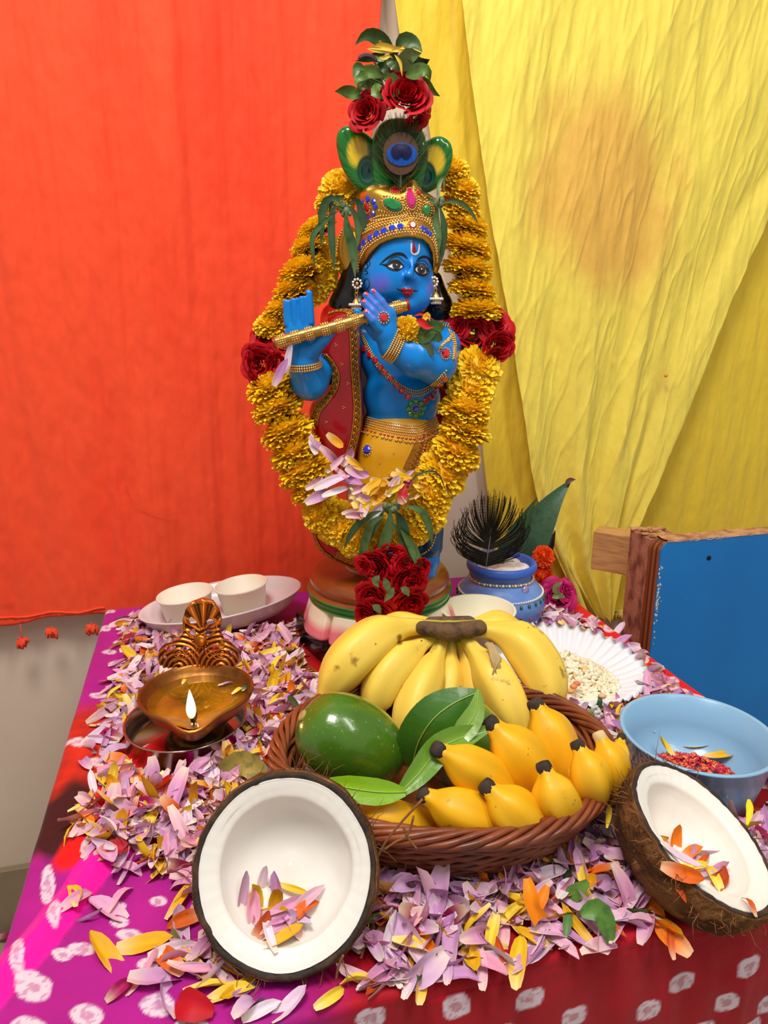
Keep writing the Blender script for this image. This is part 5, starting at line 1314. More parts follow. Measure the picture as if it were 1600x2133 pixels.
mb = MB(); v, f = tube(spline([fp_+V(-.004, .024, -.004), fp_+V(-.002, .010, -.002), fp_+V(0, 0, .003), fp_+V(.0, -.002, .009)], 14), .0018, 7); mb.add(v, f); mb.build('wick', mat('burnt_wick', srgb(40, 28, 20), .9), lamp)
fl_m = bpy.data.materials.new('flame'); fl_m.use_nodes = True; nt = fl_m.node_tree; em = nt.nodes.new('ShaderNodeEmission'); em.inputs[1].default_value = 3
tc = nt.nodes.new('ShaderNodeAttribute'); tc.attribute_name = 'Col'; nt.links.new(tc.outputs[0], em.inputs[0]); nt.links.new(em.outputs[0], nt.nodes['Material Output'].inputs[0])
mb = MB(); prof = [(0, 0), (.0030, .003), (.0044, .008), (.0042, .014), (.0028, .021), (.0010, .028), (0, .031)]
prof = [(max(0, p.x), p.y) for p in spline([(a, b, 0) for a, b in prof], 30)]; v, f = lathe(prof, 16, tuple(fp_+V(0, -.002, .006)))
cc = [np.array([1, .42, .08])*(1-min(1, (q[2]-fp_.z-.006)/.010))+np.array([1, .86, .48])*min(1, (q[2]-fp_.z-.006)/.010) for q in v]; mb.add(v, f, np.array(cc)); mb.build('flame', fl_m, lamp)
pl = bpy.data.lights.new('flame_light', 'POINT'); pl.energy = .3; pl.color = (1, .55, .2); pl.shadow_soft_size = .006
plo = bpy.data.objects.new('flame_light', pl); COL.objects.link(plo); plo.location = fp_+V(0, -.002, .024)
# ---------------------------------------------------------------- tray with two paper cups
tray_m = mat('tray_plastic', srgb(226, 214, 216), .3, coat=.2)
cup_m = mat('paper_cup', srgb(240, 232, 214), .55, var=(14, srgb(246, 226, 170), .5, .9))
tc_ = Vector((-.232, .958, .012)); TM = Matrix.Rotation(math.radians(-6.5), 3, 'Y') @ Matrix.Rotation(TA, 3, 'Z')
tray = empty('oval_tray', tc_-V(0, 0, .010), 'white oval plastic tray holding two paper cups, left of the statue', 'tray')
def ov(r, z, th, i): return r, z
v, f = lathe([(0, 0), (.080, 0), (.094, .003), (.106, .014), (.114, .026), (.1165, .028), (.1150, .0295), (.111, .027), (.102, .016), (.091, .0062), (.078, .0035), (0, .0035)], 80)
mb = MB(); mb.add([tuple(TM @ Vector((a, b*.66, c))+tc_) for a, b, c in v], f); mb.build('tray_shell', tray_m, tray)
def cup(pos, r, h_, label, tilt=None, m=cup_m, spice=None):
    c = Vector(pos); o = empty('paper_cup', c, label, 'cup'); rb_ = r*.80; M = tilt
    lobj('cup_wall', [(0, .001), (rb_*.985, .001), (rb_, 0), (r*.97, h_-.0035), (r*1.02, h_-.0038), (r*1.05, h_-.002), (r*1.02, h_), (r*.965, h_-.0008), (rb_*.975, .0035), (0, .0035)], c, m, o, 56, None, 0, False, M)
    if spice: lobj('residue', [(0, .0042), (rb_*.9, .0042), (rb_*.965, .0075), (rb_*.94, .0048), (0, .0046)], c, mat('residue_'+spice[0], spice[1], .7), o, 40, None, 0, False, M)
    return o
cup((-.281, .953, .006), .0385, .046, 'paper cup stained orange inside, standing on the left end of the tray', TM, cup_m, ('orange', srgb(214, 120, 60)))
cup((-.203, .968, .014), .0370, .046, 'clean white paper cup standing at the middle of the oval tray', TM, cup_m, ('grey', srgb(190, 160, 150)))
cup((.1185, .830, .022), .0455, .058, 'paper cup standing between the bananas and the blue pot', None, mat('paper_cup_cream', srgb(240, 234, 205), .5), ('cream', srgb(240, 230, 150)))
# ---------------------------------------------------------------- blue clay pot
pc = Vector((.166, .948, .0015)); pot = empty('clay_pot', pc, 'small blue painted clay pot ringed with pearls, filled with white cotton', 'pot')
pot_m = mat('pot_paint', srgb(98, 142, 214), .42, bump=(60, .35, .0016, (1, 1, 3)), var=[(30, srgb(122, 160, 226), .4, .75, (1, 1, 3)), (14, srgb(84, 122, 205), .5, .8)])
rim_m = mat('pot_rim_paint', srgb(58, 104, 206), .4, bump=(60, .4, .0015, (1, 1, 3)))
PR = [(0, 0), (.030, 0), (.045, .006), (.058, .022), (.0625, .040), (.060, .055), (.051, .069), (.043, .076), (.041, .081), (.043, .087), (.0475, .0885), (.0495, .094), (.0480, .099), (.0445, .1005), (.0410, .097), (.0375, .087), (.0375, .078), (.045, .066), (.048, .05), (.03, .02), (0, .015)]
v, f = lathe([(max(p.x, 0), p.y) for p in spline([(a, b, 0) for a, b in PR], 90)], 72, tuple(pc)); me = np_mesh('pot_body', v, f, [pot_m, rim_m]); 
me.polygons.foreach_set('material_index', [1 if sum(v[i][2] for i in q)/len(q)-pc.z > .0862 else 0 for q in f]); link('pot_body', me, pot)
SURF['pot'] = BVHTree.FromPolygons(v, f)
mb = MB(); n_ = 64; g2 = MB()
for j in range(n_):
    a = 2*PI*j/n_; (mb if j % 2 else g2).add(*sphere(pc+V(math.cos(a)*.0445, math.sin(a)*.0445, .0775+.001*math.sin(a*3)), .0021, 8, 5))
g2.build('gold_bead_ring', bead_gold, pot).__setitem__('kind', 'stuff')
for j in range(96):
    a = 2*PI*j/96; z = .0585; mb.add(*sphere(pc+V(math.cos(a)*.0592, math.sin(a)*.0592, z), .0017, 7, 5))
mb.build('pearl_rings', pearl, pot).__setitem__('kind', 'stuff')
mb = MB(); m3 = MB(); m4 = MB()
for j in range(30):
    a = 2*PI*j/30; mb.add(*sphere(pc+V(math.cos(a)*.0612, math.sin(a)*.0612, .0525), .0024, 8, 5, (1, 1, 1.2)))
for j in range(24): a = 2*PI*j/24+.05; q = V(math.cos(a), math.sin(a), 0); m3.add(*sphere(pc+q*.0622+V(0, 0, .034+.004*(j % 2)), .0018, 7, 4)); (m4 if j % 3 == 0 else mb).add(*sphere(pc+q*.0595+V(0, 0, .024), .002, 7, 4))
mb.build('green_dabs', mat('dab_green', srgb(24, 96, 70), .5), pot).__setitem__('kind', 'stuff'); m3.build('red_dabs', mat('dab_red', srgb(200, 50, 80), .5), pot).__setitem__('kind', 'stuff'); m4.build('white_dabs', white_p, pot).__setitem__('kind', 'stuff')
mb = MB(); q = pc+V(math.cos(-1.0)*.0495, math.sin(-1.0)*.0495, .072); mb.add(*sphere(q, .0062, 14, 6, (1, .5, 1), Matrix.Rotation(-1.0+PI/2, 3, 'Z'))); mb.build('charm', mat('charm_lilac', srgb(176, 160, 214), .25, .4), pot)
cot = [s_ell(tuple(pc+V(0, 0, .088)), (.039, .039, .006))]
for j in range(60):
    a = random.random()*6.28; r_ = .034*math.sqrt(random.random()); cot.append(s_ell(tuple(pc+V(r_*math.cos(a), r_*math.sin(a), .0915+random.uniform(-.001, .004)*(1-r_/.05))), (random.uniform(.004, .009), random.uniform(.004, .008), random.uniform(.002, .0045))))
cv, cf = nets(cot, .0015, .004); cv = relax(cv, cf, 1)
cto = link('cotton_wool', np_mesh('cotton_wool', cv, cf, mat('cotton', srgb(238, 238, 238), .9, sss=.3, sssr=(1, 1, 1), sssc=.004, bump=(300, .8, .003))))
mark(cto, 'white cotton wool filling the mouth of the blue pot', 'cotton')
fe2, E2, s2 = feather('peacock_feather', 'dark peacock feather standing upright in the blue pot', (1012, 1180, .925), None, (1024, 1100, .925), 0, 0, (84, 80), [srgb(26, 22, 10), srgb(40, 34, 14), srgb(18, 16, 8)], nb=210, droop=20, bw=1.5)
# ---------------------------------------------------------------- leaves and flowers behind the pot
bl = empty('banana_leaf', tuple(PY(1075, 1200, 1.03)), 'upright dark green banana leaf pieces leaning on the wall behind the pot', 'leaf')
for pts, w_, c, m_ in (([(1060, 1215), (1095, 1150), (1130, 1080), (1160, 1035), (1190, 1000)], 36, srgb(58, 96, 66), 1), ([(1030, 1200), (1060, 1135), (1090, 1085), (1119, 1036)], 17, srgb(44, 82, 40), 1), ([(1040, 1190), (1060, 1150), (1085, 1110), (1104, 1078)], 16, srgb(30, 66, 28), 1), ([(1085, 1215), (1110, 1185), (1140, 1150), (1157, 1105)], 15, srgb(52, 20, 36), 1), ([(1050, 1205), (1080, 1160), (1100, 1120), (1130, 1085)], 28, srgb(40, 76, 52), 1)):
    Y = 1.03+.008*random.random(); P = [PY(a, b, Y+.006*i) for i, (a, b) in enumerate(pts)]
    mb = MB(); blade(mb, P, w_*MPP(P[0]), c, fold=.35, prof=[.5, .8, 1, 1, .95, .8, .55, .3, .04]); mb.build('leaf_strip', leaf_m, bl)
mb = MB(); blade(mb, [PY(1178, 1008, 1.05), PY(1188, 1000, 1.05), PY(1200, 999, 1.05)], .004, srgb(96, 52, 46)); mb.build('dry_tip', leaf_m, bl)
def recolor(me, hue, name):
    m2 = me.copy(); m2.name = name; at = m2.color_attributes['Col']; a = np.zeros(len(m2.vertices)*4, np.float32); at.data.foreach_get('color', a); a = a.reshape(-1, 4); l_ = a[:, :3].max(1, keepdims=True); a[:, :3] = l_*np.array(hue)/max(hue); at.data.foreach_set('color', a.ravel()); return m2
om = recolor(POMP[0][0], srgb(240, 84, 16), 'orange_marigold')
for px, py, r_, ax, lab in ((1132, 1160, 24, (.3, -.8, .5), 'orange marigold behind the blue pot, higher of the pair'), (1128, 1198, 26, (.4, -.9, .1), 'orange marigold behind the blue pot, lower of the pair')):
    p = PY(px, py, 1.015); o = place_part('marigold', om, None, p, ax, MPP(p)*r_); mark(o, lab, 'flower', 'orange marigolds behind the pot')
pr_ = empty('pink_rose', tuple(PY(1162, 1262, 1.02)), 'bright pink rose lying on the cloth right of the blue pot', 'flower')
prm = recolor(ROSE[1], srgb(206, 26, 110), 'pink_rose_head')
for px, py, r_, ax in ((1160, 1243, 36, (-.2, -.9, .4)), (1180, 1232, 26, (.6, -.7, .5))): p = PY(px, py, .985); place_part('rose_head', prm, pr_, p, ax, MPP(p)*r_)
for pts in ([(1160, 1240), (1158, 1222), (1172, 1212)], [(1150, 1245), (1165, 1240), (1178, 1246)]): leaf_obj('sepal', [PY(a, b, .958) for a, b in pts], .005, pr_, srgb(120, 120, 70))
# ---------------------------------------------------------------- paper plate of rice
def grains(name, c, R, H, n, L, W, cols, m, label, cat, ell=(1, 1), Mx=None, lump=0):
    mb = MB()
    for j in range(n):
        a = random.random()*2*PI; rr_ = math.sqrt(random.random()); hh = H*(1-rr_**1.6)*(1+.35*fbm(math.cos(a)*rr_*3, math.sin(a)*rr_*3, 4)); z = hh*(1-.35*random.random()**2)
        q = Vector((R*rr_*math.cos(a)*ell[0], R*rr_*math.sin(a)*ell[1], z)); 
        M = Matrix.Rotation(random.random()*6.28, 3, 'Z') @ Matrix.Rotation(random.gauss(0, .5), 3, 'Y')
        k_ = 1+lump*random.random()**3; v, f = sphere((0, 0, 0), 1, 6, 4, (L*k_*random.uniform(.7, 1.2), W*k_, W*.8*k_)); v = [tuple(Vector(c)+q+M @ Vector(x)) for x in v]
        mb.add(v, f, np.array(random.choice(cols)))
    o = mb.build(name, m); mark(o, label, cat, None, 'stuff'); return o
ppc = Vector((.222, .787, .010)); PM = Matrix.Rotation(math.radians(3), 3, 'Y') @ Matrix.Rotation(math.radians(4), 3, 'X')
pp = empty('paper_plate', ppc-V(0, 0, .008), 'white fluted paper plate holding a heap of cooked rice, right of the bananas', 'plate')
def flute_w(r, z, th, i): k_ = max(0, (r-.050)/.042); return r+.0012*k_*math.cos(th*38), z+.0032*k_*math.sin(th*38)
lobj('plate_shell', [(0, .0), (.030, 0), (.055, .0006), (.070, .008), (.084, .017), (.092, .0195), (.0925, .0205), (.084, .018), (.070, .009), (.055, .0018), (.030, .0012), (0, .0012)], ppc, mat('plate_paper', srgb(232, 234, 244), .6), pp, 264, flute_w, 0, False, PM)
RC = [srgb(242, 232, 202), srgb(248, 242, 222), srgb(236, 222, 186), srgb(244, 236, 212)]
grains('rice_heap', (.213, .770, .012), .062, .027, 2600, .0034, .0021, RC*6+[srgb(232, 190, 120)], mat('cooked_rice', RC[0], .5, attr=True), 'heap of cooked white rice with nut pieces on the paper plate', 'rice', (1.05, 1.0), None, .6)
mb = MB()
for px, py, c in ((1195, 1430, (232, 150, 80)), (1202, 1424, (226, 120, 90)), (1188, 1440, (240, 170, 100)), (1218, 1392, (240, 200, 130)), (1255, 1450, (225, 190, 140))):
    mb = MB(); p = PZ(px, py, .035); mb.add(*sphere(p, .0036, 8, 5, (1.3, 1, .8)), np.array(srgb(*c))); mb.build('nut_piece', mat('cooked_rice', None), pp)
# ---------------------------------------------------------------- blue plastic bowl
bc = Vector((.291, .583, .0015)); bb_ = empty('plastic_bowl', bc, 'pale blue plastic bowl holding red-dyed rice grains, at the right edge', 'bowl')
lobj('bowl_shell', [(0, .0), (.050, 0), (.0525, .002), (.060, .030), (.0655, .057), (.0685, .0575), (.0692, .0592), (.0675, .0602), (.0645, .0590), (.0585, .032), (.0505, .0045), (0, .0035)], bc, mat('blue_plastic', srgb(140, 186, 222), .3, coat=.15, sss=.1, sssr=(.3, .6, 1), sssc=.005), bb_, 72)
grains('dyed_rice', bc+V(.002, .010, .0045), .041, .017, 1300, .0034, .0011, [srgb(206, 24, 60), srgb(214, 40, 80), srgb(236, 150, 90), srgb(180, 14, 44), srgb(240, 120, 60)], mat('dyed_grain', srgb(200, 30, 60), .55, attr=True), 'red and orange dyed rice grains lying in the pale blue bowl', 'rice', (1.1, .85))
# ---------------------------------------------------------------- wicker basket
bk = Vector((.053, .560, .0015)); wick = mat('wicker', srgb(134, 66, 32), .42, coat=.15, bump=(90, .4, .001, (1, 1, 1)), var=[(40, srgb(96, 42, 20), .45, .7), (14, srgb(164, 90, 48), .5, .8)])
basket = empty('wicker_basket', bk, 'low round brown wicker basket piled with bananas and avocados', 'basket')
def ring_at(z): t = min(1, z/.058); e = .72+.28*t**.7; return .150*e, .124*e
def strand(fn, n, r_, name='wicker_strand'):
    mb = MB(); v, f = tube([fn(2*PI*j/n) for j in range(n)], r_, 6, closed=True); mb.add(v, f); return mb.build(name, wick, basket)
for lev in range(10):
    z = .005+lev*.0050
    for s_ in range(2):
        def fn(t, z=z, s_=s_, lev=lev):
            tw = t*13+s_*PI+lev*1.2; rx, ry = ring_at(z); o_ = .0022*math.cos(tw); return bk+V((rx+o_)*math.cos(t), (ry+o_)*math.sin(t), z+.0024*math.sin(tw)+.0006*math.sin(t*5+lev))
        strand(fn, 260, .0022)
for s_ in range(7):
    def fn(t, s_=s_):
        tw = t*7+s_*2*PI/7; rr_ = .0062+.0008*math.sin(t*11+s_); return bk+V((.147+rr_*math.cos(tw))*math.cos(t), (.121+rr_*math.cos(tw))*math.sin(t), .0590+.0055*math.sin(tw)+.0012*math.sin(t*3))
    strand(fn, 280, .0026+.0003*(s_ % 2), 'rim_strand')
for s_ in range(4):
    def fn(t, s_=s_):
        tw = -t*5+s_*PI/2; return bk+V((.1415+.0055*math.cos(tw))*math.cos(t), (.1155+.0055*math.cos(tw))*math.sin(t), .0510+.0045*math.sin(tw))
    strand(fn, 240, .0024, 'rim_strand')
for j in range(44):
    a = 2*PI*j/44; pts = []
    for z in np.linspace(.002, .056, 7): rx, ry = ring_at(z); pts.append(bk+V((rx-.0012)*math.cos(a+.05*math.sin(z*60)), (ry-.0012)*math.sin(a+.05*math.sin(z*60)), z))
    mb = MB(); v, f = tube(pts, .0019, 5); mb.add(v, f); mb.build('stake', wick, basket)
lobj('woven_floor', [(0, .0), (.098, 0), (.100, .002), (.098, .004), (0, .0035)], bk, wick, basket, 60, lambda r, z, th, i: (r*(1.02 if abs(math.cos(th)) > .5 else .92), z+.0004*math.sin(r*900)))
# ---------------------------------------------------------------- bananas
ban_m = mat('banana_skin', srgb(238, 186, 30), .42, spec=.35, attr=True, bump=(50, .15, .001), var=[(34, srgb(130, 80, 28), .655, .73), (150, srgb(96, 56, 22), .70, .75, (1, 1, 1)), (9, srgb(246, 206, 74), .5, .8)])
tip_m = mat('banana_tip', srgb(62, 50, 42), .85, bump=(200, .7, .001), var=(120, srgb(30, 24, 20), .45, .7))
def banana(parent, ctrl, wpx, prof, col, tipm=None, endcap=True, tail=None, name='banana'):
    P = resample(spline([PY(*c) for c in ctrl], 40), n=26); Pm = Vector(P[12]); r0 = wpx*MPP(Pm)/2
    rad = [r0*x for x in interp(prof, 26)]
    sq = lambda th: 1+.06*math.cos(5*th)
    v, f = tube([Vector(p) for p in P], rad, 20, cap=True, sq=sq); cs = []
    base = np.array(srgb(*col)); nk = np.array(srgb(*(tail or (176, 170, 60))))
    for i in range(26):
        t = i/25; k_ = max(0, 1-t/.16) if tail else 0
        for j in range(20): cs.append((base*(1-k_)+nk*k_)*(1+.07*math.cos(5*2*PI*j/20)))
    mb = MB(); mb.add(v, f, np.array(cs)); o = mb.build(name, ban_m, parent)
    if endcap:
        e = Vector(P[-1]); d = (Vector(P[-1])-Vector(P[-3])).normalized(); m2 = MB(); rr_ = rad[-1]
        v, f = tube([e-d*.004, e-d*.001, e+d*.002, e+d*.0045, e+d*.0052], [rr_*1.02, rr_*1.08, rr_*1.06, rr_*.92, rr_*.45], 14); m2.add(v, f); m2.build('banana_tip', tipm or tip_m, o)
    return o
PB = [.34, .36, .42, .62, .86, .97, 1.0, 1.0, .98, .92, .78, .52, .3]      # long banana from stalk to tip
ba = empty('banana_bunch', tuple(PY(935, 1320, .695)), 'large yellow banana bunch with brown cut crown lying across the back of the basket', 'bananas')
YL = (244, 208, 84)
banana(ba, [(890, 1308, .700), (850, 1306, .695), (790, 1325, .680), (735, 1370, .660), (700, 1415, .650), (672, 1462, .642)], 100, PB, YL, tail=(206, 190, 70))
banana(ba, [(905, 1325, .698), (870, 1350, .685), (825, 1385, .665), (795, 1430, .650), (785, 1480, .640), (800, 1500, .636)], 84, PB, YL, tail=(190, 180, 70))
banana(ba, [(920, 1330, .697), (908, 1370, .680), (880, 1425, .655), (858, 1490, .632), (848, 1545, .618), (846, 1568, .612)], 86, PB, YL, tail=(190, 180, 70))
banana(ba, [(938, 1332, .700), (938, 1370, .690), (935, 1410, .676), (928, 1460, .660), (920, 1520, .650)], 62, PB, YL, tail=(180, 176, 70))
banana(ba, [(955, 1332, .702), (970, 1365, .695), (982, 1400, .685), (988, 1450, .668), (985, 1500, .660)], 56, PB, YL, tail=(180, 176, 70))
banana(ba, [(968, 1328, .698), (992, 1360, .682), (1025, 1405, .662), (1055, 1460, .642), (1078, 1520, .624), (1080, 1550, .615)], 88, PB, YL, tail=(190, 180, 70))
banana(ba, [(985, 1310, .700), (1040, 1318, .695), (1090, 1345, .685), (1128, 1400, .668), (1145, 1455, .650), (1140, 1490, .645)], 96, PB, YL, tail=(206, 190, 70))
banana(ba, [(905, 1300, .715), (870, 1296, .725), (830, 1305, .735), (790, 1340, .74), (760, 1400, .74)], 70, PB, YL, tail=(200, 186, 70))
banana(ba, [(970, 1305, .715), (1010, 1300, .725), (1060, 1320, .735), (1085, 1370, .74)], 70, PB, YL, tail=(200, 186, 70))
banana(ba, [(898, 1318, .705), (850, 1340, .700), (775, 1400, .685), (742, 1445, .675), (735, 1470, .67)], 60, PB, YL, tail=(190, 180, 70))
cr = [cp((880, 1308, .690), .0075, (935, 1316, .685), .0095), cp((935, 1316, .685), .0095, (998, 1308, .692), .0085), cp((900, 1304, .705), .010, (975, 1302, .705), .010)]
solid('bunch_crown', cr, .0012, mat('crown_brown', srgb(108, 78, 50), .8, bump=(150, .9, .003), var=[(60, srgb(52, 36, 26), .45, .65), (40, srgb(170, 140, 84), .62, .75)]), ba, .003, (), 1)
cr2 = [cp((872, 1299, .700), .005, (935, 1304, .690), .0055), cp((935, 1304, .690), .0055, (1000, 1300, .697), .005)]
solid('crown_green_edge', cr2, .0012, mat('crown_green', srgb(176, 172, 66), .6, bump=(100, .4, .002)), ba, .003, (), 1)
mb = MB()      # torn stub on the right
for j in range(16):
    a = PY(1032+random.uniform(-10, 10), 1372, .655); b = PY(1034+random.uniform(-14, 14), 1400+random.uniform(-8, 14), .646+random.uniform(-.004, .002)); v, f = tube([PY(1018+random.uniform(-6, 6), 1340, .668), a, b], [.002, .0022, .0008], 5); mb.add(v, f)
mb.build('torn_stub', mat('stub_tan', srgb(186, 160, 110), .8, bump=(200, .6, .001)), ba)
bb2 = empty('banana_bunch', tuple(PY(1090, 1690, .49)), 'small bright yellow banana bunch with dark tips at the front right of the basket', 'bananas')
PS = [.4, .72, .92, 1.0, 1.04, 1.05, 1.05, 1.04, 1.02, .99, .93, .84, .64, .38, .32]
Y2 = (236, 178, 24)
for ctrl, wd in (([(1062, 1668, .520), (1020, 1632, .500), (965, 1592, .488), (913, 1562, .485)], 100), ([(1130, 1680, .530), (1108, 1620, .520), (1068, 1560, .515), (1022, 1508, .520)], 112), ([(1178, 1650, .545), (1162, 1590, .540), (1145, 1530, .545), (1116, 1468, .555)], 104),
                 ([(1055, 1735, .490), (1010, 1712, .474), (950, 1688, .466), (884, 1656, .472)], 104), ([(1106, 1736, .486), (1088, 1715, .470), (1055, 1680, .462), (1015, 1640, .466)], 106), ([(1166, 1706, .494), (1163, 1685, .482), (1152, 1650, .474), (1134, 1600, .480)], 98),
                 ([(1216, 1668, .510), (1228, 1640, .500), (1228, 1610, .492), (1204, 1555, .502)], 88), ([(1256, 1650, .525), (1268, 1618, .512), (1268, 1580, .507), (1250, 1536, .515)], 82), ([(1262, 1640, .54), (1280, 1600, .53), (1288, 1570, .53), (1294, 1540, .54)], 56), ([(905, 1735, .492), (860, 1722, .480), (800, 1700, .472), (740, 1678, .475)], 84)):
    banana(bb2, ctrl, wd, PS, Y2, mat('broken_tip', srgb(214, 190, 140), .8, bump=(300, .8, .001)) if wd == 82 else None)
# ---------------------------------------------------------------- avocados and betel leaves
avo_m = mat('avocado_skin', srgb(74, 118, 26), .22, coat=.5, bump=[(240, .35, .0008), (18, .25, .003)], var=[(20, srgb(54, 94, 18), .4, .7), (7, srgb(92, 128, 40), .52, .8), (330, srgb(140, 168, 76), .66, .70)])
def avocado(ctr, ax, ln, wd, label):
    c = PY(*ctr); ax = Vector(ax).normalized(); a, b = frame(ax); o = empty('avocado', c-V(0, 0, wd), label, 'avocado')
    v, f = lathe([(p.x, p.y) for p in spline([(0.0001, -ln, 0), (wd*.45, -ln*.94, 0), (wd*.86, -ln*.55, 0), (wd, -.05*ln, 0), (wd*.93, ln*.42, 0), (wd*.66, ln*.80, 0), (wd*.25, ln*.97, 0), (.0001, ln*.985, 0)], 40)], 44)
    M = Matrix((a, b, ax)).transposed(); mb = MB(); mb.add([tuple(c+M @ Vector((q[0], q[1], q[2]))) for q in v], f); mb.build('avocado_skin', avo_m, o)
    m2 = MB(); v, f = lathe([(0, -.001), (.0050, -.001), (.0055, .001), (.0035, .0024), (.002, .0018), (0, .0022)], 16); m2.add([tuple(c+M @ Vector((q[0], q[1], q[2]+ln*.985))) for q in v], f); m2.build('stem_scar', mat('scar_tan', srgb(176, 150, 84), .7), o)
    return o
avocado((730, 1545, .548), (-.70, -.10, .50), .0505, .0385, 'glossy green avocado with a tan stem scar at the left front of the basket')
avocado((965, 1548, .578), (-.5, .2, .45), .052, .040, 'second green avocado, half covered by the betel leaves')
def bleaf(label, parts):
    o = empty('betel_leaf', tuple(PY(*parts[0][0][0])), label, 'leaf')
    for pts, w_, c, fd, pf in parts:
        P = [PY(*q) for q in pts]; mb = MB(); blade(mb, P, w_*MPP(P[1]), c, fold=fd, prof=pf, n=16); mb.build('leaf_blade', leaf_b, o)
        m2 = MB(); q = resample(spline(P, 20), n=14); v, f = tube([Vector(x)+(Vector(_C)-Vector(x)).normalized()*.0004 for x in q], .0006, 5); m2.add(v, f); m2.build('midrib', leaf_rib, o)
leaf_b = mat('betel_leaf', srgb(90, 140, 30), .3, coat=.2, attr=True, bump=(90, .4, .0015)); leaf_rib = mat('leaf_midrib', srgb(150, 180, 70), .5)
bleaf('dark green betel leaf draped over the half-hidden avocado', [([(858, 1600, .535), (872, 1545, .528), (905, 1495, .527), (950, 1462, .535), (1000, 1440, .545)], 48, srgb(58, 108, 28), -.15, [.25, .8, 1, 1, .95, .8, .5, .1])])
bleaf('folded green betel leaf standing up between avocado and small bananas', [([(830, 1655, .470), (872, 1612, .480), (915, 1560, .492), (965, 1535, .505), (1012, 1520, .512)], 30, srgb(104, 150, 44), .45, [.3, .7, .9, 1, .95, .7, .3]), ([(930, 1555, .500), (965, 1525, .508), (992, 1480, .518), (996, 1436, .528)], 24, srgb(120, 158, 62), .3, [.4, .8, 1, .9, .6, .15])])
bleaf('lime green betel leaf with pointed tip reaching left under the avocado', [([(845, 1650, .468), (790, 1650, .466), (730, 1642, .468), (665, 1628, .474)], 27, srgb(130, 178, 24), .2, [.3, .8, 1, 1, .9, .6, .1])])
# ---------------------------------------------------------------- coconut halves
husk_m = mat('coconut_husk', srgb(126, 84, 46), .9, spec=.2, bump=[(70, 1.0, .006, (1, 1, 1)), (260, .9, .003)], var=[(26, srgb(78, 48, 26), .42, .62), (70, srgb(160, 112, 66), .56, .7)])
shell_m = mat('coconut_shell', srgb(44, 30, 22), .75, bump=(120, .8, .002), var=(60, srgb(84, 56, 36), .5, .7))
flesh_m = mat('coconut_flesh', srgb(244, 240, 232), .35, sss=.25, sssr=(1, .9, .8), sssc=.008, coat=.15, bump=(26, .3, .002))
def coconut(c, nrm, R, depth, label, spin, ell, cav=(.66, .56), hair=60, key=None):
    c = Vector(c); nrm = Vector(nrm).normalized(); a, b = frame(nrm); a = (Matrix.Rotation(spin, 3, nrm) @ a); b = nrm.cross(a); M = Matrix((a, b, nrm)).transposed()
    low = 1e9; o = empty('coconut_half', c, label, 'coconut')
    def put(name, prof, m, wob, seg=88, sm=40):
        pr = [(max(p.x, 0), p.y) for p in spline([(x, y, 0) for x, y in prof], sm)]; v, f = lathe(pr, seg, (0, 0, 0), wob); v = [tuple(c+M @ Vector((q[0]*ell[0], q[1]*ell[1], q[2]))) for q in v]; mb = MB(); mb.add(v, f); return mb.build(name, m, o), v, f
    hw = lambda r, z, th, i: (r*(1+.022*fbm(math.cos(th)*3, math.sin(th)*3, z*30, 3)), z+.0018*fbm(math.cos(th)*9, math.sin(th)*9, 2+z*60, 3))
    put('husk', [(0, -depth), (R*.5, -depth*.93), (R*.86, -depth*.62), (R*1.0, -depth*.25), (R*1.0, -.003), (R*.985, .0008), (R*.955, .0002), (R*.95, -.004)], husk_m, hw)
    put('shell_ring', [(R*.990, -.002), (R*.968, .0020), (R*.918, .0012), (R*.905, -.004), (R*.93, -.01)], shell_m, hw, 88, 20)
    fw_ = lambda r, z, th, i: (r*(1+(.012*math.sin(th*3+1)+.016*fbm(math.cos(th)*2, math.sin(th)*2, 3, 2) if r < R*.8 else .004*math.sin(th*7))), z+.0003*math.sin(th*60)*(1 if r > R*.72 else 0))
    _, v, f = put('flesh', [(R*.920, -.012), (R*.917, .0006), (R*.89, .0012), (R*(cav[0]+.10), -.0008), (R*(cav[0]+.02), -.0035), (R*cav[0], -.009), (R*cav[0]*.93, -depth*.30), (R*cav[0]*.72, -depth*cav[1]*.78), (R*.22, -depth*cav[1]*1.0), (0, -depth*cav[1]*1.02)], flesh_m, fw_, 96, 60)
    SURF[key] = BVHTree.FromPolygons(v, f)
    mb = MB()
    for j in range(hair):
        th = random.random()*6.28; z = -random.random()**2*depth*.5; rr_ = R*(1.0 if z > -depth*.3 else .95); p = c+M @ Vector((rr_*math.cos(th)*ell[0], rr_*math.sin(th)*ell[1], z)); d = M @ Vector((math.cos(th+random.gauss(0, .7)), math.sin(th+random.gauss(0, .7)), random.uniform(-.6, .9)))
        L = random.uniform(.004, .016); mid = p+d*L*.5+V(random.gauss(0, .002), random.gauss(0, .002), random.gauss(0, .002)); v, f = tube([p, mid, p+d*L+V(random.gauss(0, .002), 0, random.gauss(0, .003))], [.0004, .0003, .00015], 3); mb.add(v, f)
    mb.build('fibres', mat('husk_fibre', srgb(140, 92, 50), .8), o)['kind'] = 'stuff'
    return o
coc1 = coconut((-.068, .406, .064), (.02, -.83, .56), .0690, .056, 'halved coconut standing on its edge at the front, white hollow facing out', 0, (.93, .955), (.70, .62), 90, 'coc1')
coc2 = coconut(tuple(PZ(1461, 1737, .053)), (.42, -.23, .87), .0622, .056, 'halved coconut tilted on its husk at the right front, holding orange petals', .9, (1.04, .93), (.70, .66), 160, 'coc2')
mb = MB()
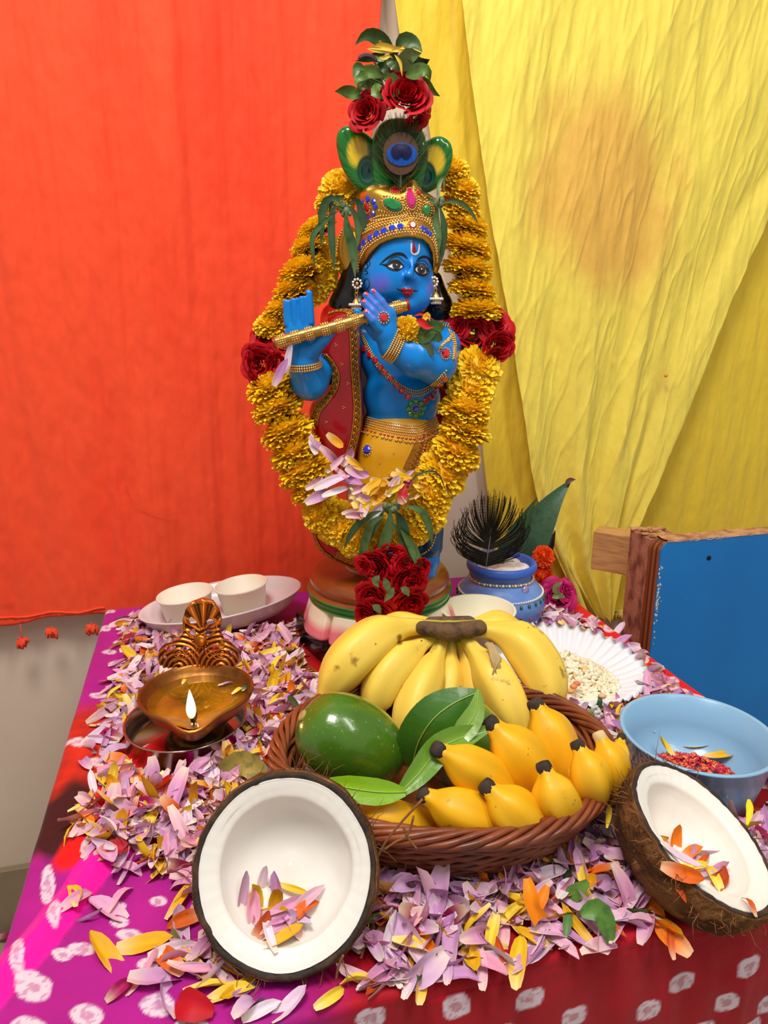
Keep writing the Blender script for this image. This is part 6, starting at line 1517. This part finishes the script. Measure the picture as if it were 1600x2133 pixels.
for pts in ([(780, 1800), (800, 1760), (830, 1720), (880, 1665)], [(800, 1770), (822, 1755), (850, 1738), (862, 1700)], [(840, 1722), (850, 1745), (868, 1768)], [(620, 2055), (632, 2090), (640, 2133)], [(600, 2060), (560, 2085), (540, 2110)], [(700, 2040), (706, 2010), (715, 1990)]):
    v, f = tube(spline([PY(x, y, .425 if y < 1900 else .372) for x, y in pts], 14), [.0012, .0010]+[.0008]*12 if False else .0009, 5); mb.add(v, f)
mb.build('root_fibres', mat('husk_fibre', None), coc1)['kind'] = 'stuff'
# ---------------------------------------------------------------- loose petals
pet_m = mat('petal_soft', srgb(220, 180, 220), .55, spec=.25, attr=True, sss=0, bump=(160, .2, .0006))
LIL = [(218, 176, 214), (232, 204, 228), (206, 150, 200), (240, 222, 236), (196, 134, 190), (226, 160, 196), (236, 186, 204), (236, 160, 190), (230, 170, 210)]
YEL = [(246, 200, 40), (238, 180, 30), (250, 214, 70), (226, 160, 24)]
ORG = [(232, 104, 20), (214, 90, 30), (244, 130, 20), (190, 76, 30)]
GRN = [(84, 110, 50), (120, 120, 66), (58, 84, 44)]
MAG = [(176, 30, 96), (150, 20, 70), (196, 40, 50)]
def petal_geo(r, col, wid=.13, n=7, base_pale=True, tipc=None):
    """unit-length petal along +Y with a keel, a curl and slightly ruffled edges"""
    curl = r.uniform(-1.2, 1.5); tw = r.uniform(-.9, .9); bend = r.uniform(-.5, .5); cup = r.uniform(.2, 1.1); c0 = np.array(srgb(*col)); v = []; c = []
    y = z = x = 0; 
    for i in range(n):
        t = i/(n-1); w = wid*(math.sin(PI*min(1, (.10+.86*t)))**.55)*(1 if t < .98 else .25); a = curl*(t-.2)**2*1.2+.1; 
        if i: y += math.cos(a)/(n-1); z += math.sin(a)/(n-1); x += bend*t*.1
        ct, st_ = math.cos(tw*t), math.sin(tw*t)
        for k in (-1, -.5, 0, .5, 1):
            dx = w*k; dz = cup*w*abs(k)**1.5*.8+(.012 if k in (-.5, .5) else 0)+.02*math.sin(7*t+k*3)*abs(k)
            v.append((x+dx*ct-dz*st_, y, z+dx*st_+dz*ct)); m_ = {0: 1.10, .5: .92, -.5: .92}.get(k, 1.02)*(1+.06*math.sin(i*2.1+k*5))
            pale = max(0, 1-t*2.6) if base_pale else 0
            cc = c0*(m_*(1-.12*t)); cc = cc*(1-pale*.6)+np.array(srgb(238, 228, 190))*pale*.6
            c.append(np.clip(cc, 0, 1))
    f = [(i*5+k, i*5+k+1, i*5+k+6, i*5+k+5) for i in range(n-1) for k in range(4)]
    v = np.array(v); v[:, 1] -= .5; v[:, 2] -= v[:, 2].mean()
    return v, f, np.array(c)
def variants(name, cols, n, wid, seed):
    r = random.Random(seed); out = []
    for i in range(n):
        v, f, c = petal_geo(r, cols[i % len(cols)], wid*r.uniform(.65, 1.55)); out.append((np_mesh(name, v, np.array(f), pet_m, True, c), v, np.array(f), c))
    return out
KINDS = dict(lilac=variants('lilac_petal', LIL, 28, .142, 1), yellow=variants('yellow_petal', YEL, 12, .125, 2), orange=variants('orange_petal', ORG, 8, .15, 3), green=variants('leaf_scrap', GRN, 6, .12, 4), magenta=variants('crimson_petal', MAG, 6, .17, 5))
META = dict(lilac=('lilac-white petal', 'loose lilac-white petal on the cloth %s', 'lilac petals %s'),
            yellow=('yellow', 'loose yellow petal on the cloth %s', 'yellow petals %s'),
            orange=('orange', 'loose orange petal on the cloth %s', 'orange petals %s'),
            green=('green', 'small green leaf scrap on the cloth %s', 'leaf scraps %s'),
            magenta=('crimson', 'loose crimson petal on the cloth %s', 'crimson petals %s'))
NAMES = dict(lilac='lilac_petal', yellow='yellow_petal', orange='orange_petal', green='leaf_scrap', magenta='crimson_petal')
pile = [(258, 1300), (320, 1285), (600, 1300), (900, 1280), (1140, 1262), (1196, 1290), (1286, 1350), (1366, 1408), (1420, 1455), (1640, 1600), (1640, 1890), (1560, 1925), (1400, 1935), (1260, 1940), (1130, 1985), (1000, 2010), (880, 2030), (760, 2060), (640, 2075), (520, 2075), (420, 2040), (360, 1985), (385, 1900), (400, 1850), (330, 1830), (225, 1790), (170, 1740), (205, 1650), (250, 1590), (215, 1545), (240, 1470), (262, 1400), (285, 1350)]
pile_uv = [TP(*q) for q in pile]
thin = [(120, 2100), (250, 1900), (140, 1880), (180, 1700), (130, 1640), (220, 1450), (240, 1290)]
foot = [(dc.x, dc.y, .069, .069), (bk.x, bk.y, .112, .092), (SX, SY, .112, .104), (-.085, .80, .03, .018), (pc.x, pc.y, .050, .050), (bc.x, bc.y, .070, .070), (ppc.x, ppc.y, .092, .092), (.118, .830, .04, .04), (tc_.x, tc_.y, .112, .074), (-.062, .385, .045, .022), (.245, .447, .040, .036)]
def blocked(p, m=0.0):
    for x, y, a, b in foot:
        if ((p.x-x)/(a+m))**2+((p.y-y)/(b+m))**2 < 1: return True
    return False
rp = random.Random(11); A_uv = np.array(pile_uv)
umin, vmin = A_uv.min(0); umax, vmax = A_uv.max(0)
cand = []
gx = np.random.RandomState(5).uniform(umin, umax, 12000); gy = np.random.RandomState(6).uniform(max(vmin, -.003), min(vmax, TD-.01), 12000)
d_ = poly_sdf(A_uv, gx, gy)
for u, v_, d in zip(gx, gy, d_):
    if d > .006: continue
    if d > -.02 and rp.random() < .55: continue
    p = tab(u, v_, 0)
    if blocked(p): continue
    n1 = fbm(u*10, v_*10, 3.3, 3)
    # heap is thickest near the basket and the front
    th_ = .011+.006*n1; th_ *= min(1, max(.15, -d/.05))
    if v_ > .52 and u > .5: th_ *= .8
    dd_ = math.hypot(p.x-dc.x, p.y-dc.y)
    if dd_ < .10: th_ *= .25
    cand.append((u, v_, p, th_, d))
cand = cand[:5200]
def pick(u, v_):
    x = rp.random(); warm = v_ > .35
    if u < .25 and v_ > .3: w_ = (.62, .83, .93, .97)
    elif v_ < .12: w_ = (.74, .88, .95, .975)
    else: w_ = (.66, .83, .93, .965)
    return 'lilac' if x < w_[0] else 'yellow' if x < w_[1] else 'orange' if x < w_[2] else 'green' if x < w_[3] else 'magenta'
items = []
cz = lambda u, v_: cloth_z(min(max(u, 0), TW), min(max(v_, 0), TD))
for (u, v_, p, th_, d) in cand:
    lay = rp.random()**.7; z = cz(u, v_)+.0035+th_*lay
    kd = pick(u, v_); L = rp.uniform(.025, .041)*(.8 if kd in ('green', 'magenta', 'orange') else 1)
    tilt = rp.gauss(0, .28+.2*lay); roll = rp.gauss(0, .55)
    if d > -.012: tilt *= .4
    M = Matrix.Rotation(rp.random()*2*PI, 4, 'Z') @ Matrix.Rotation(tilt, 4, 'X') @ Matrix.Rotation(roll, 4, 'Y')
    items.append((kd, Vector((p.x, p.y, z+abs(math.sin(tilt))*L*.32)), M, L, lay))
# sparse strays outside the heap
for px, py, kd, L, ang in ((215, 1712, 'yellow', .034, .1), (205, 1690, 'orange', .03, .8), (180, 1690, 'yellow', .03, .9), (240, 1490, 'orange', .03, -.5), (205, 1530, 'lilac', .034, .7), (175, 1590, 'lilac', .03, -.9), (190, 1560, 'lilac', .03, 2.2), (230, 1535, 'yellow', .026, .8), (220, 1990, 'yellow', .042, -1.0), (300, 1968, 'yellow', .040, 1.5), (160, 1890, 'lilac', .03, .7), (175, 1915, 'lilac', .03, 1.8), (225, 1890, 'lilac', .036, -1.1), (160, 1880, 'yellow', .026, -.3), (250, 1870, 'lilac', .028, .3), (285, 1800, 'orange', .032, 1.6), (320, 1822, 'yellow', .036, 1.3), (300, 2020, 'lilac', .036, .4), (330, 2045, 'lilac', .040, 1.5), (250, 2062, 'magenta', .02, .8), (345, 2075, 'lilac', .034, -.8), (440, 2055, 'yellow', .036, 1.2), (480, 2070, 'yellow', .032, 1.4), (520, 2095, 'lilac', .03, .5), (545, 2105, 'lilac', .026, 1.1), (605, 2090, 'lilac', .03, .9), (690, 2080, 'yellow', .026, .9), (1072, 2000, 'yellow', .036, .15), (1130, 1990, 'lilac', .03, 1.3), (1100, 1995, 'lilac', .034, 1.0), (1250, 1975, 'lilac', .034, 1.1), (1190, 1965, 'lilac', .03, .9), (1395, 1958, 'orange', .026, .1), (1400, 1952, 'orange', .03, -.6), (860, 2035, 'lilac', .034, .4), (800, 2045, 'lilac', .03, 1.0), (880, 2050, 'yellow', .026, .1), (955, 2035, 'lilac', .034, 1.4), (1010, 2022, 'lilac', .03, .2), (1180, 1290, 'lilac', .03, 1.1), (1240, 1290, 'lilac', .028, .6), (1290, 1310, 'lilac', .03, .9), (1340, 1360, 'lilac', .026, 1.2), (245, 1345, 'yellow', .03, .4), (235, 1415, 'yellow', .034, .9), (250, 1440, 'orange', .03, .9), (230, 1430, 'lilac', .03, .4), (250, 1300, 'lilac', .03, 1.2), (262, 1420, 'lilac', .03, -.6), (250, 1380, 'lilac', .03, .8), (350, 2000, 'orange', .034, -.9), (405, 2005, 'orange', .04, -.7), (370, 1975, 'green', .034, -.8), (390, 1990, 'yellow', .04, -.9)):
    p = PZ(px, py, .004); u, v_ = untab(p); items.append((kd, Vector((p.x, p.y, cz(u, v_)+.0035)), Matrix.Rotation(-ang, 4, 'Z') @ Matrix.Rotation(rp.gauss(0, .15), 4, 'X') @ Matrix.Rotation(rp.gauss(0, .4), 4, 'Y'), L, 2))
def near_rank(it): return -(1/(MPP(it[1])))*it[3]*(1+.35*it[4])
items.sort(key=near_rank)
def zone(p):
    u, v_ = untab(p)
    if v_ > .42: return 'around the oil lamp' if (u < .30 and v_ < .54) else 'by the tray' if u < .28 else 'behind the paper plate' if u > .45 else 'beside the statue plinth'
    if u < .10: return 'on the far left of the cloth'
    if v_ > .17: return 'between lamp and upright coconut' if u < .33 else 'beside the blue bowl'
    if u < .21: return 'left of the upright coconut'
    if u > .50: return 'under the tilted coconut'
    return 'along the front edge' if v_ < .055 else 'in front of the basket'
quota = dict(lilac=290, yellow=200, orange=90, green=40, magenta=40); used = {k_: 0 for k_ in quota}; bed = {k_: MB() for k_ in quota}
bv = []; bf = []; bcn = []; nn_ = 0; cnt = 0
for kd, p, M, L, lay in items:
    cnt += 1; me, v, f, c = KINDS[kd][cnt % len(KINDS[kd])]
    if lay > .45 and used[kd] < quota[kd]:
        used[kd] += 1; o = bpy.data.objects.new(NAMES[kd], me); COL.objects.link(o); o.matrix_basis = Matrix.Translation(p) @ M @ Matrix.Scale(L, 4)
        zn = zone(p); mark(o, META[kd][1] % zn, 'petal' if kd != 'green' else 'leaf', META[kd][2] % zn)
    else:
        R3 = np.array(M.to_3x3()); bv.append(v*L @ R3.T+np.array(p)); bf.append(f+nn_); bcn.append(c); nn_ += len(v)
bed_o = link('petal_bed', np_mesh('petal_bed', np.concatenate(bv), np.concatenate(bf), pet_m, True, np.concatenate(bcn)))
mark(bed_o, 'thick bed of mixed flower petals covering the cloth around the offerings', 'petals', None, 'stuff')
# ---------------------------------------------------------------- petals that lie on particular things
def lay_petal(key, px, py, kd, L, ang, lift=.003, tilt=0, label=None, group=None, Y=None):
    if Y is None:
        h_ = hit(key, px, py, lift)
        if h_ is None: return
        p, n_ = h_
    else: p, n_ = PY(px, py, Y), (Vector(_C)-PY(px, py, Y)).normalized()
    ex = Vector((1, 0, 0)); ex = (ex-n_*ex.dot(n_)).normalized(); ey = n_.cross(ex)
    if ey.z < 0 and ey.y < 0: ey = -ey; 
    d = (ey*math.cos(ang)+ex*math.sin(ang)).normalized(); d = (d+n_*tilt).normalized(); s_ = d.cross(n_).normalized(); n2 = s_.cross(d)
    M = Matrix((s_, d, n2)).transposed().to_4x4(); global cnt; cnt += 1
    me = KINDS[kd][cnt % len(KINDS[kd])][0]; o = bpy.data.objects.new(NAMES[kd], me); COL.objects.link(o); o.matrix_basis = Matrix.Translation(p) @ M @ Matrix.Scale(L, 4)
    mark(o, label, 'petal', group)
g1 = 'petals lying in the upright coconut half'; 
for px, py, kd, L, a, t in ((500, 1865, 'lilac', .034, -.35, .3), (528, 1880, 'yellow', .034, -.3, .3), (548, 1830, 'lilac', .022, .3, .5), (578, 1845, 'lilac', .02, 0, .5), (575, 1880, 'yellow', .026, .2, .4), (612, 1855, 'yellow', .026, 1.9, .1), (600, 1895, 'lilac', .034, 1.1, .1), (640, 1880, 'lilac', .034, 1.0, .2), (560, 1905, 'yellow', .034, 1.4, .1), (635, 1900, 'orange', .026, 1.0, .1), (590, 1920, 'lilac', .030, 1.2, .1), (625, 1925, 'lilac', .030, 1.9, .1), (545, 1940, 'orange', .022, .5, .1), (555, 1960, 'lilac', .030, -.6, .1), (590, 1965, 'yellow', .032, 1.1, .1), (580, 1935, 'lilac', .03, .8, .2), (610, 1940, 'lilac', .026, -.8, .2), (525, 1900, 'lilac', .026, -.2, .3), (560, 1925, 'lilac', .028, 1.7, .2)):
    lay_petal('coc1', px, py, kd, L, a, .005, t, {'lilac': 'lilac petal lying inside the upright coconut half', 'yellow': 'yellow petal lying inside the upright coconut half', 'orange': 'orange petal lying inside the upright coconut half'}[kd], kd+' '+g1)
g2_ = 'petals lying in the tilted coconut half'
for px, py, kd, L, a, t in ((1400, 1755, 'orange', .032, -.2, .2), (1410, 1790, 'lilac', .034, 1.9, .1), (1445, 1790, 'lilac', .022, .4, .2), (1462, 1805, 'orange', .026, 1.0, .2), (1440, 1805, 'yellow', .028, 1.7, .1), (1495, 1820, 'lilac', .030, 1.5, .1), (1425, 1815, 'orange', .03, 1.8, 0), (1410, 1828, 'orange', .034, 2.0, 0), (1490, 1835, 'yellow', .026, 0, .2), (1505, 1845, 'orange', .026, 1.5, .1), (1470, 1830, 'lilac', .03, 1.9, .1), (1557, 1895, 'orange', .022, .2, .1), (1440, 1780, 'orange', .02, 1.2, .2)):
    lay_petal('coc2', px, py, kd, L, a, .004, t, {'lilac': 'lilac petal lying in the tilted coconut half', 'yellow': 'yellow petal lying in the tilted coconut half', 'orange': 'orange petal lying in the tilted coconut half'}[kd], kd+' '+g2_)
g3 = 'petals caught on the garland'
rq = random.Random(21)
spots = [(650, 925, 'lilac', .03, -.4), (668, 935, 'lilac', .045, 2.4), (690, 950, 'lilac', .04, 2.3), (700, 965, 'lilac', .035, .8), (712, 985, 'lilac', .035, 2.2), (725, 950, 'lilac', .03, .6), (740, 965, 'yellow', .03, 2.2), (690, 1000, 'lilac', .05, 1.1), (665, 1030, 'lilac', .045, 1.0), (700, 1022, 'lilac', .04, 1.2), (730, 1000, 'lilac', .04, 1.9), (750, 1015, 'lilac', .03, .9), (655, 1005, 'lilac', .03, .9), (680, 985, 'yellow', .03, -.4), (745, 985, 'lilac', .035, 2.0), (760, 1055, 'lilac', .03, .2), (785, 1065, 'lilac', .03, .7),
         (845, 1005, 'magenta', .022, 1.3), (820, 1003, 'magenta', .026, 1.2), (840, 1030, 'magenta', .026, .3), (700, 920, 'yellow', .03, 2.3)]
for j in range(44): t = rq.random(); spots.append((735+t*150+rq.uniform(-6, 6), 1058-50*t**1.2-18*math.sin(t*3)+rq.uniform(-22, 22)+(0 if t > .25 else 0), 'yellow' if rq.random() < .88 else 'lilac', rq.uniform(.024, .034), rq.uniform(.2, 2.6)))
for px, py, kd, L, a in spots:
    lay_petal(None, px, py, kd, L*.85, a, 0, rq.uniform(-.5, .5), {'lilac': 'lilac petal caught on the lower loop of the garland', 'yellow': 'yellow petal caught on the lower loop of the garland', 'magenta': 'dark red petal caught on the lower loop of the garland'}[kd], kd+' '+g3, DK*float(np.interp(py, [900, 1000, 1080], [.842, .822, .800]))+rq.uniform(-.006, .006))
for px, py, L, a, Y, lab in ((600, 745, .034, .15, .845, 'white petal hanging below the flute on the left garland'), (585, 775, .034, .5, .84, 'pale lilac petal hanging above the left garland flowers')): lay_petal(None, px, py, 'lilac', L, a, 0, 0, lab, None, Y*DK)
# petals floating on the oil, and a few by the rice
for px, py, kd, L, a, lab in ((385, 1418, 'yellow', .014, .1, 'tiny yellow petal floating on the oil at the left of the lamp'), (470, 1425, 'lilac', .016, 1.4, 'pale petal floating on the lamp oil'), (497, 1438, 'yellow', .018, .6, 'yellow petal floating on the oil at the right of the lamp'), (512, 1430, 'green', .018, .2, 'dark leaf scrap floating on the lamp oil')):
    p = PZ(px, py, lc.z+.0525); o = bpy.data.objects.new(NAMES[kd], KINDS[kd][2][0]); COL.objects.link(o); o.matrix_basis = Matrix.Translation(p) @ Matrix.Rotation(-a, 4, 'Z') @ Matrix.Scale(L, 4); mark(o, lab, 'petal' if kd != 'green' else 'leaf')
for px, py, kd, L, a, z in ((1388, 1552, 'yellow', .024, -.5, .022), (1460, 1548, 'yellow', .034, 1.8, .016), (1500, 1572, 'yellow', .03, 1.9, .016)):
    p = PZ(px, py, z); o = bpy.data.objects.new(NAMES[kd], KINDS[kd][a > 0][0]); COL.objects.link(o); o.matrix_basis = Matrix.Translation(p) @ Matrix.Rotation(-a, 4, 'Z') @ Matrix.Rotation(.35 if a < 0 else .1, 4, 'X') @ Matrix.Scale(L, 4); mark(o, 'yellow petal lying on the dyed rice in the pale blue bowl', 'petal', 'yellow petals in the blue bowl')
# larger single leaves among the petals
for nm, pts, w_, c, lab in (('dry_leaf', [(575, 1640, .018), (540, 1610, .024), (505, 1590, .026), (450, 1612, .014)][::-1], 26, srgb(140, 128, 60), 'olive dry leaf lying between the oil lamp and the upright coconut'),
                        ('green_leaf', [(1180, 1870, .012), (1205, 1855, .022), (1225, 1835, .030)], 17, srgb(100, 142, 56), 'small green leaf pointing up right among the front petals'),
                        ('green_leaf', [(1210, 1905, .020), (1245, 1895, .024), (1262, 1920, .018), (1272, 1965, .006)], 22, srgb(84, 128, 48), 'larger green leaf bending down among the front petals'),
                        ('green_leaf', [(1185, 1900, .014), (1182, 1925, .012), (1178, 1955, .008)], 10, srgb(80, 118, 56), 'narrow green leaf hanging among the front petals'),
                        ('green_leaf', [(600, 1450, .030), (612, 1462, .030), (625, 1480, .028)], 7, srgb(54, 84, 50), 'dark narrow leaf lying on the left basket rim'),
                        ('green_leaf', [(1245, 1480, .02), (1250, 1462, .03), (1248, 1448, .035)], 6, srgb(50, 84, 50), 'small dark leaf standing at the lower edge of the paper plate'),
                        ('red_petal', [(370, 2085, .006), (400, 2095, .010), (445, 2108, .006)], 30, srgb(190, 16, 34), 'broad red rose petal lying at the front left of the cloth'),
                        ('orange_flower', [(1098, 1830, .040), (1104, 1855, .036), (1108, 1885, .028), (1125, 1915, .018)], 15, srgb(246, 140, 16), 'bright orange curled flower standing upright below the basket'),
                        ('orange_flower', [(1140, 1845, .034), (1132, 1865, .030), (1124, 1885, .026), (1112, 1900, .02)], 11, srgb(244, 132, 20), 'shorter orange curled flower leaning right of the tallest one'),
                        ('yellow_petal', [(1270, 1675, .05), (1268, 1700, .045), (1264, 1725, .04)], 6, srgb(246, 206, 40), 'narrow yellow petal stuck on the husk of the tilted coconut'),
                        ('yellow_petal', [(1560, 1665, .052), (1562, 1690, .05), (1556, 1718, .046)], 7, srgb(246, 210, 40), 'yellow petal stuck upright on the far rim of the tilted coconut')):
    P = [PZ(a, b, z) for a, b, z in pts]; mb = MB(); blade(mb, P, w_*MPP(P[1]), c, fold=.5 if 'orange' in nm else .3, prof=[.3, .8, 1, .95, .85, .6, .3] if nm != 'orange_flower' else [.5, .8, 1, 1, .9, 1.1, 1.2])
    mark(mb.build(nm, pet_m if 'leaf' not in nm else leaf_m), lab, 'leaf' if 'leaf' in nm else 'petal' if 'petal' in nm else 'flower')
sp = empty('flower_sprig', tuple(PZ(1235, 1500, .01)), 'tiny white flower sprig with green bud between the basket and the blue bowl', 'flower')
mb = MB(); c = PZ(1230, 1490, .022); 
for j in range(40):
    d = Vector((random.gauss(0, 1), random.gauss(0, 1), abs(random.gauss(0, 1)))).normalized(); v, f = tube([c, c+d*.008], [.0009, .0003], 4); mb.add(v, f)
mb.build('spiky_bud', mat('bud_pale', srgb(150, 176, 100), .6), sp)
mb = MB()
for px, py in ((1206, 1475), (1246, 1488), (1240, 1478)):
    q = PZ(px, py, .026)
    for j in range(5): a = j*1.256; v, f = sphere(q+V(math.cos(a)*.003, 0, math.sin(a)*.003), .0026, 6, 4, (1, .5, 1)); mb.add(v, f)
mb.build('white_florets', mat('floret', srgb(228, 232, 234), .6), sp)
# floor petal seen past the table
p = PW(14, 1945, VW-.03); o = bpy.data.objects.new('crimson_petal', KINDS['magenta'][1][0]); COL.objects.link(o); o.matrix_basis = Matrix.Translation(Vector((p.x, p.y, ZF+.006))) @ Matrix.Rotation(-1.4, 4, 'Z') @ Matrix.Scale(.035, 4); mark(o, 'wilted dark petal lying on the floor by the wall', 'petal')
# red cloth mat edge with gold braid under the statue
mt = empty('statue_mat', (SX, SY, .001), 'red cloth mat with gold braid edge showing under the statue plinth', 'mat')
Mz = Matrix.Rotation(math.radians(32), 3, 'Z')
v, f = box_v((SX, SY, .0022), (.222, .222, .0015), Mz); mb = MB(); mb.add(v, f); mb.build('mat_cloth', mat('mat_red', srgb(190, 12, 24), .6), mt, smooth=False)
mb = MB(); q = [Vector((SX, SY, .0042))+Mz @ Vector((a*.107, b*.107, 0)) for a, b in ((-1, -1), (1, -1), (1, 1), (-1, 1))]
for i in range(4):
    a, b = q[i], q[(i+1) % 4]; n_ = 34; nr = (b-a).normalized().cross(V(0, 0, 1))
    for j in range(n_): pc_ = a.lerp(b, (j+.5)/n_); vv, ff = tube([pc_+nr*.005*math.cos(t)+(b-a).normalized()*.0032*math.sin(t) for t in [2*PI*k_/9 for k_ in range(9)]], .0008, 4, closed=True); mb.add(vv, ff)
    for sg in (-1, 1): vv, ff = tube([a+nr*.0056*sg, b+nr*.0056*sg], .0011, 5); mb.add(vv, ff)
mb.build('gold_braid', lace_gold, mt)['kind'] = 'stuff'
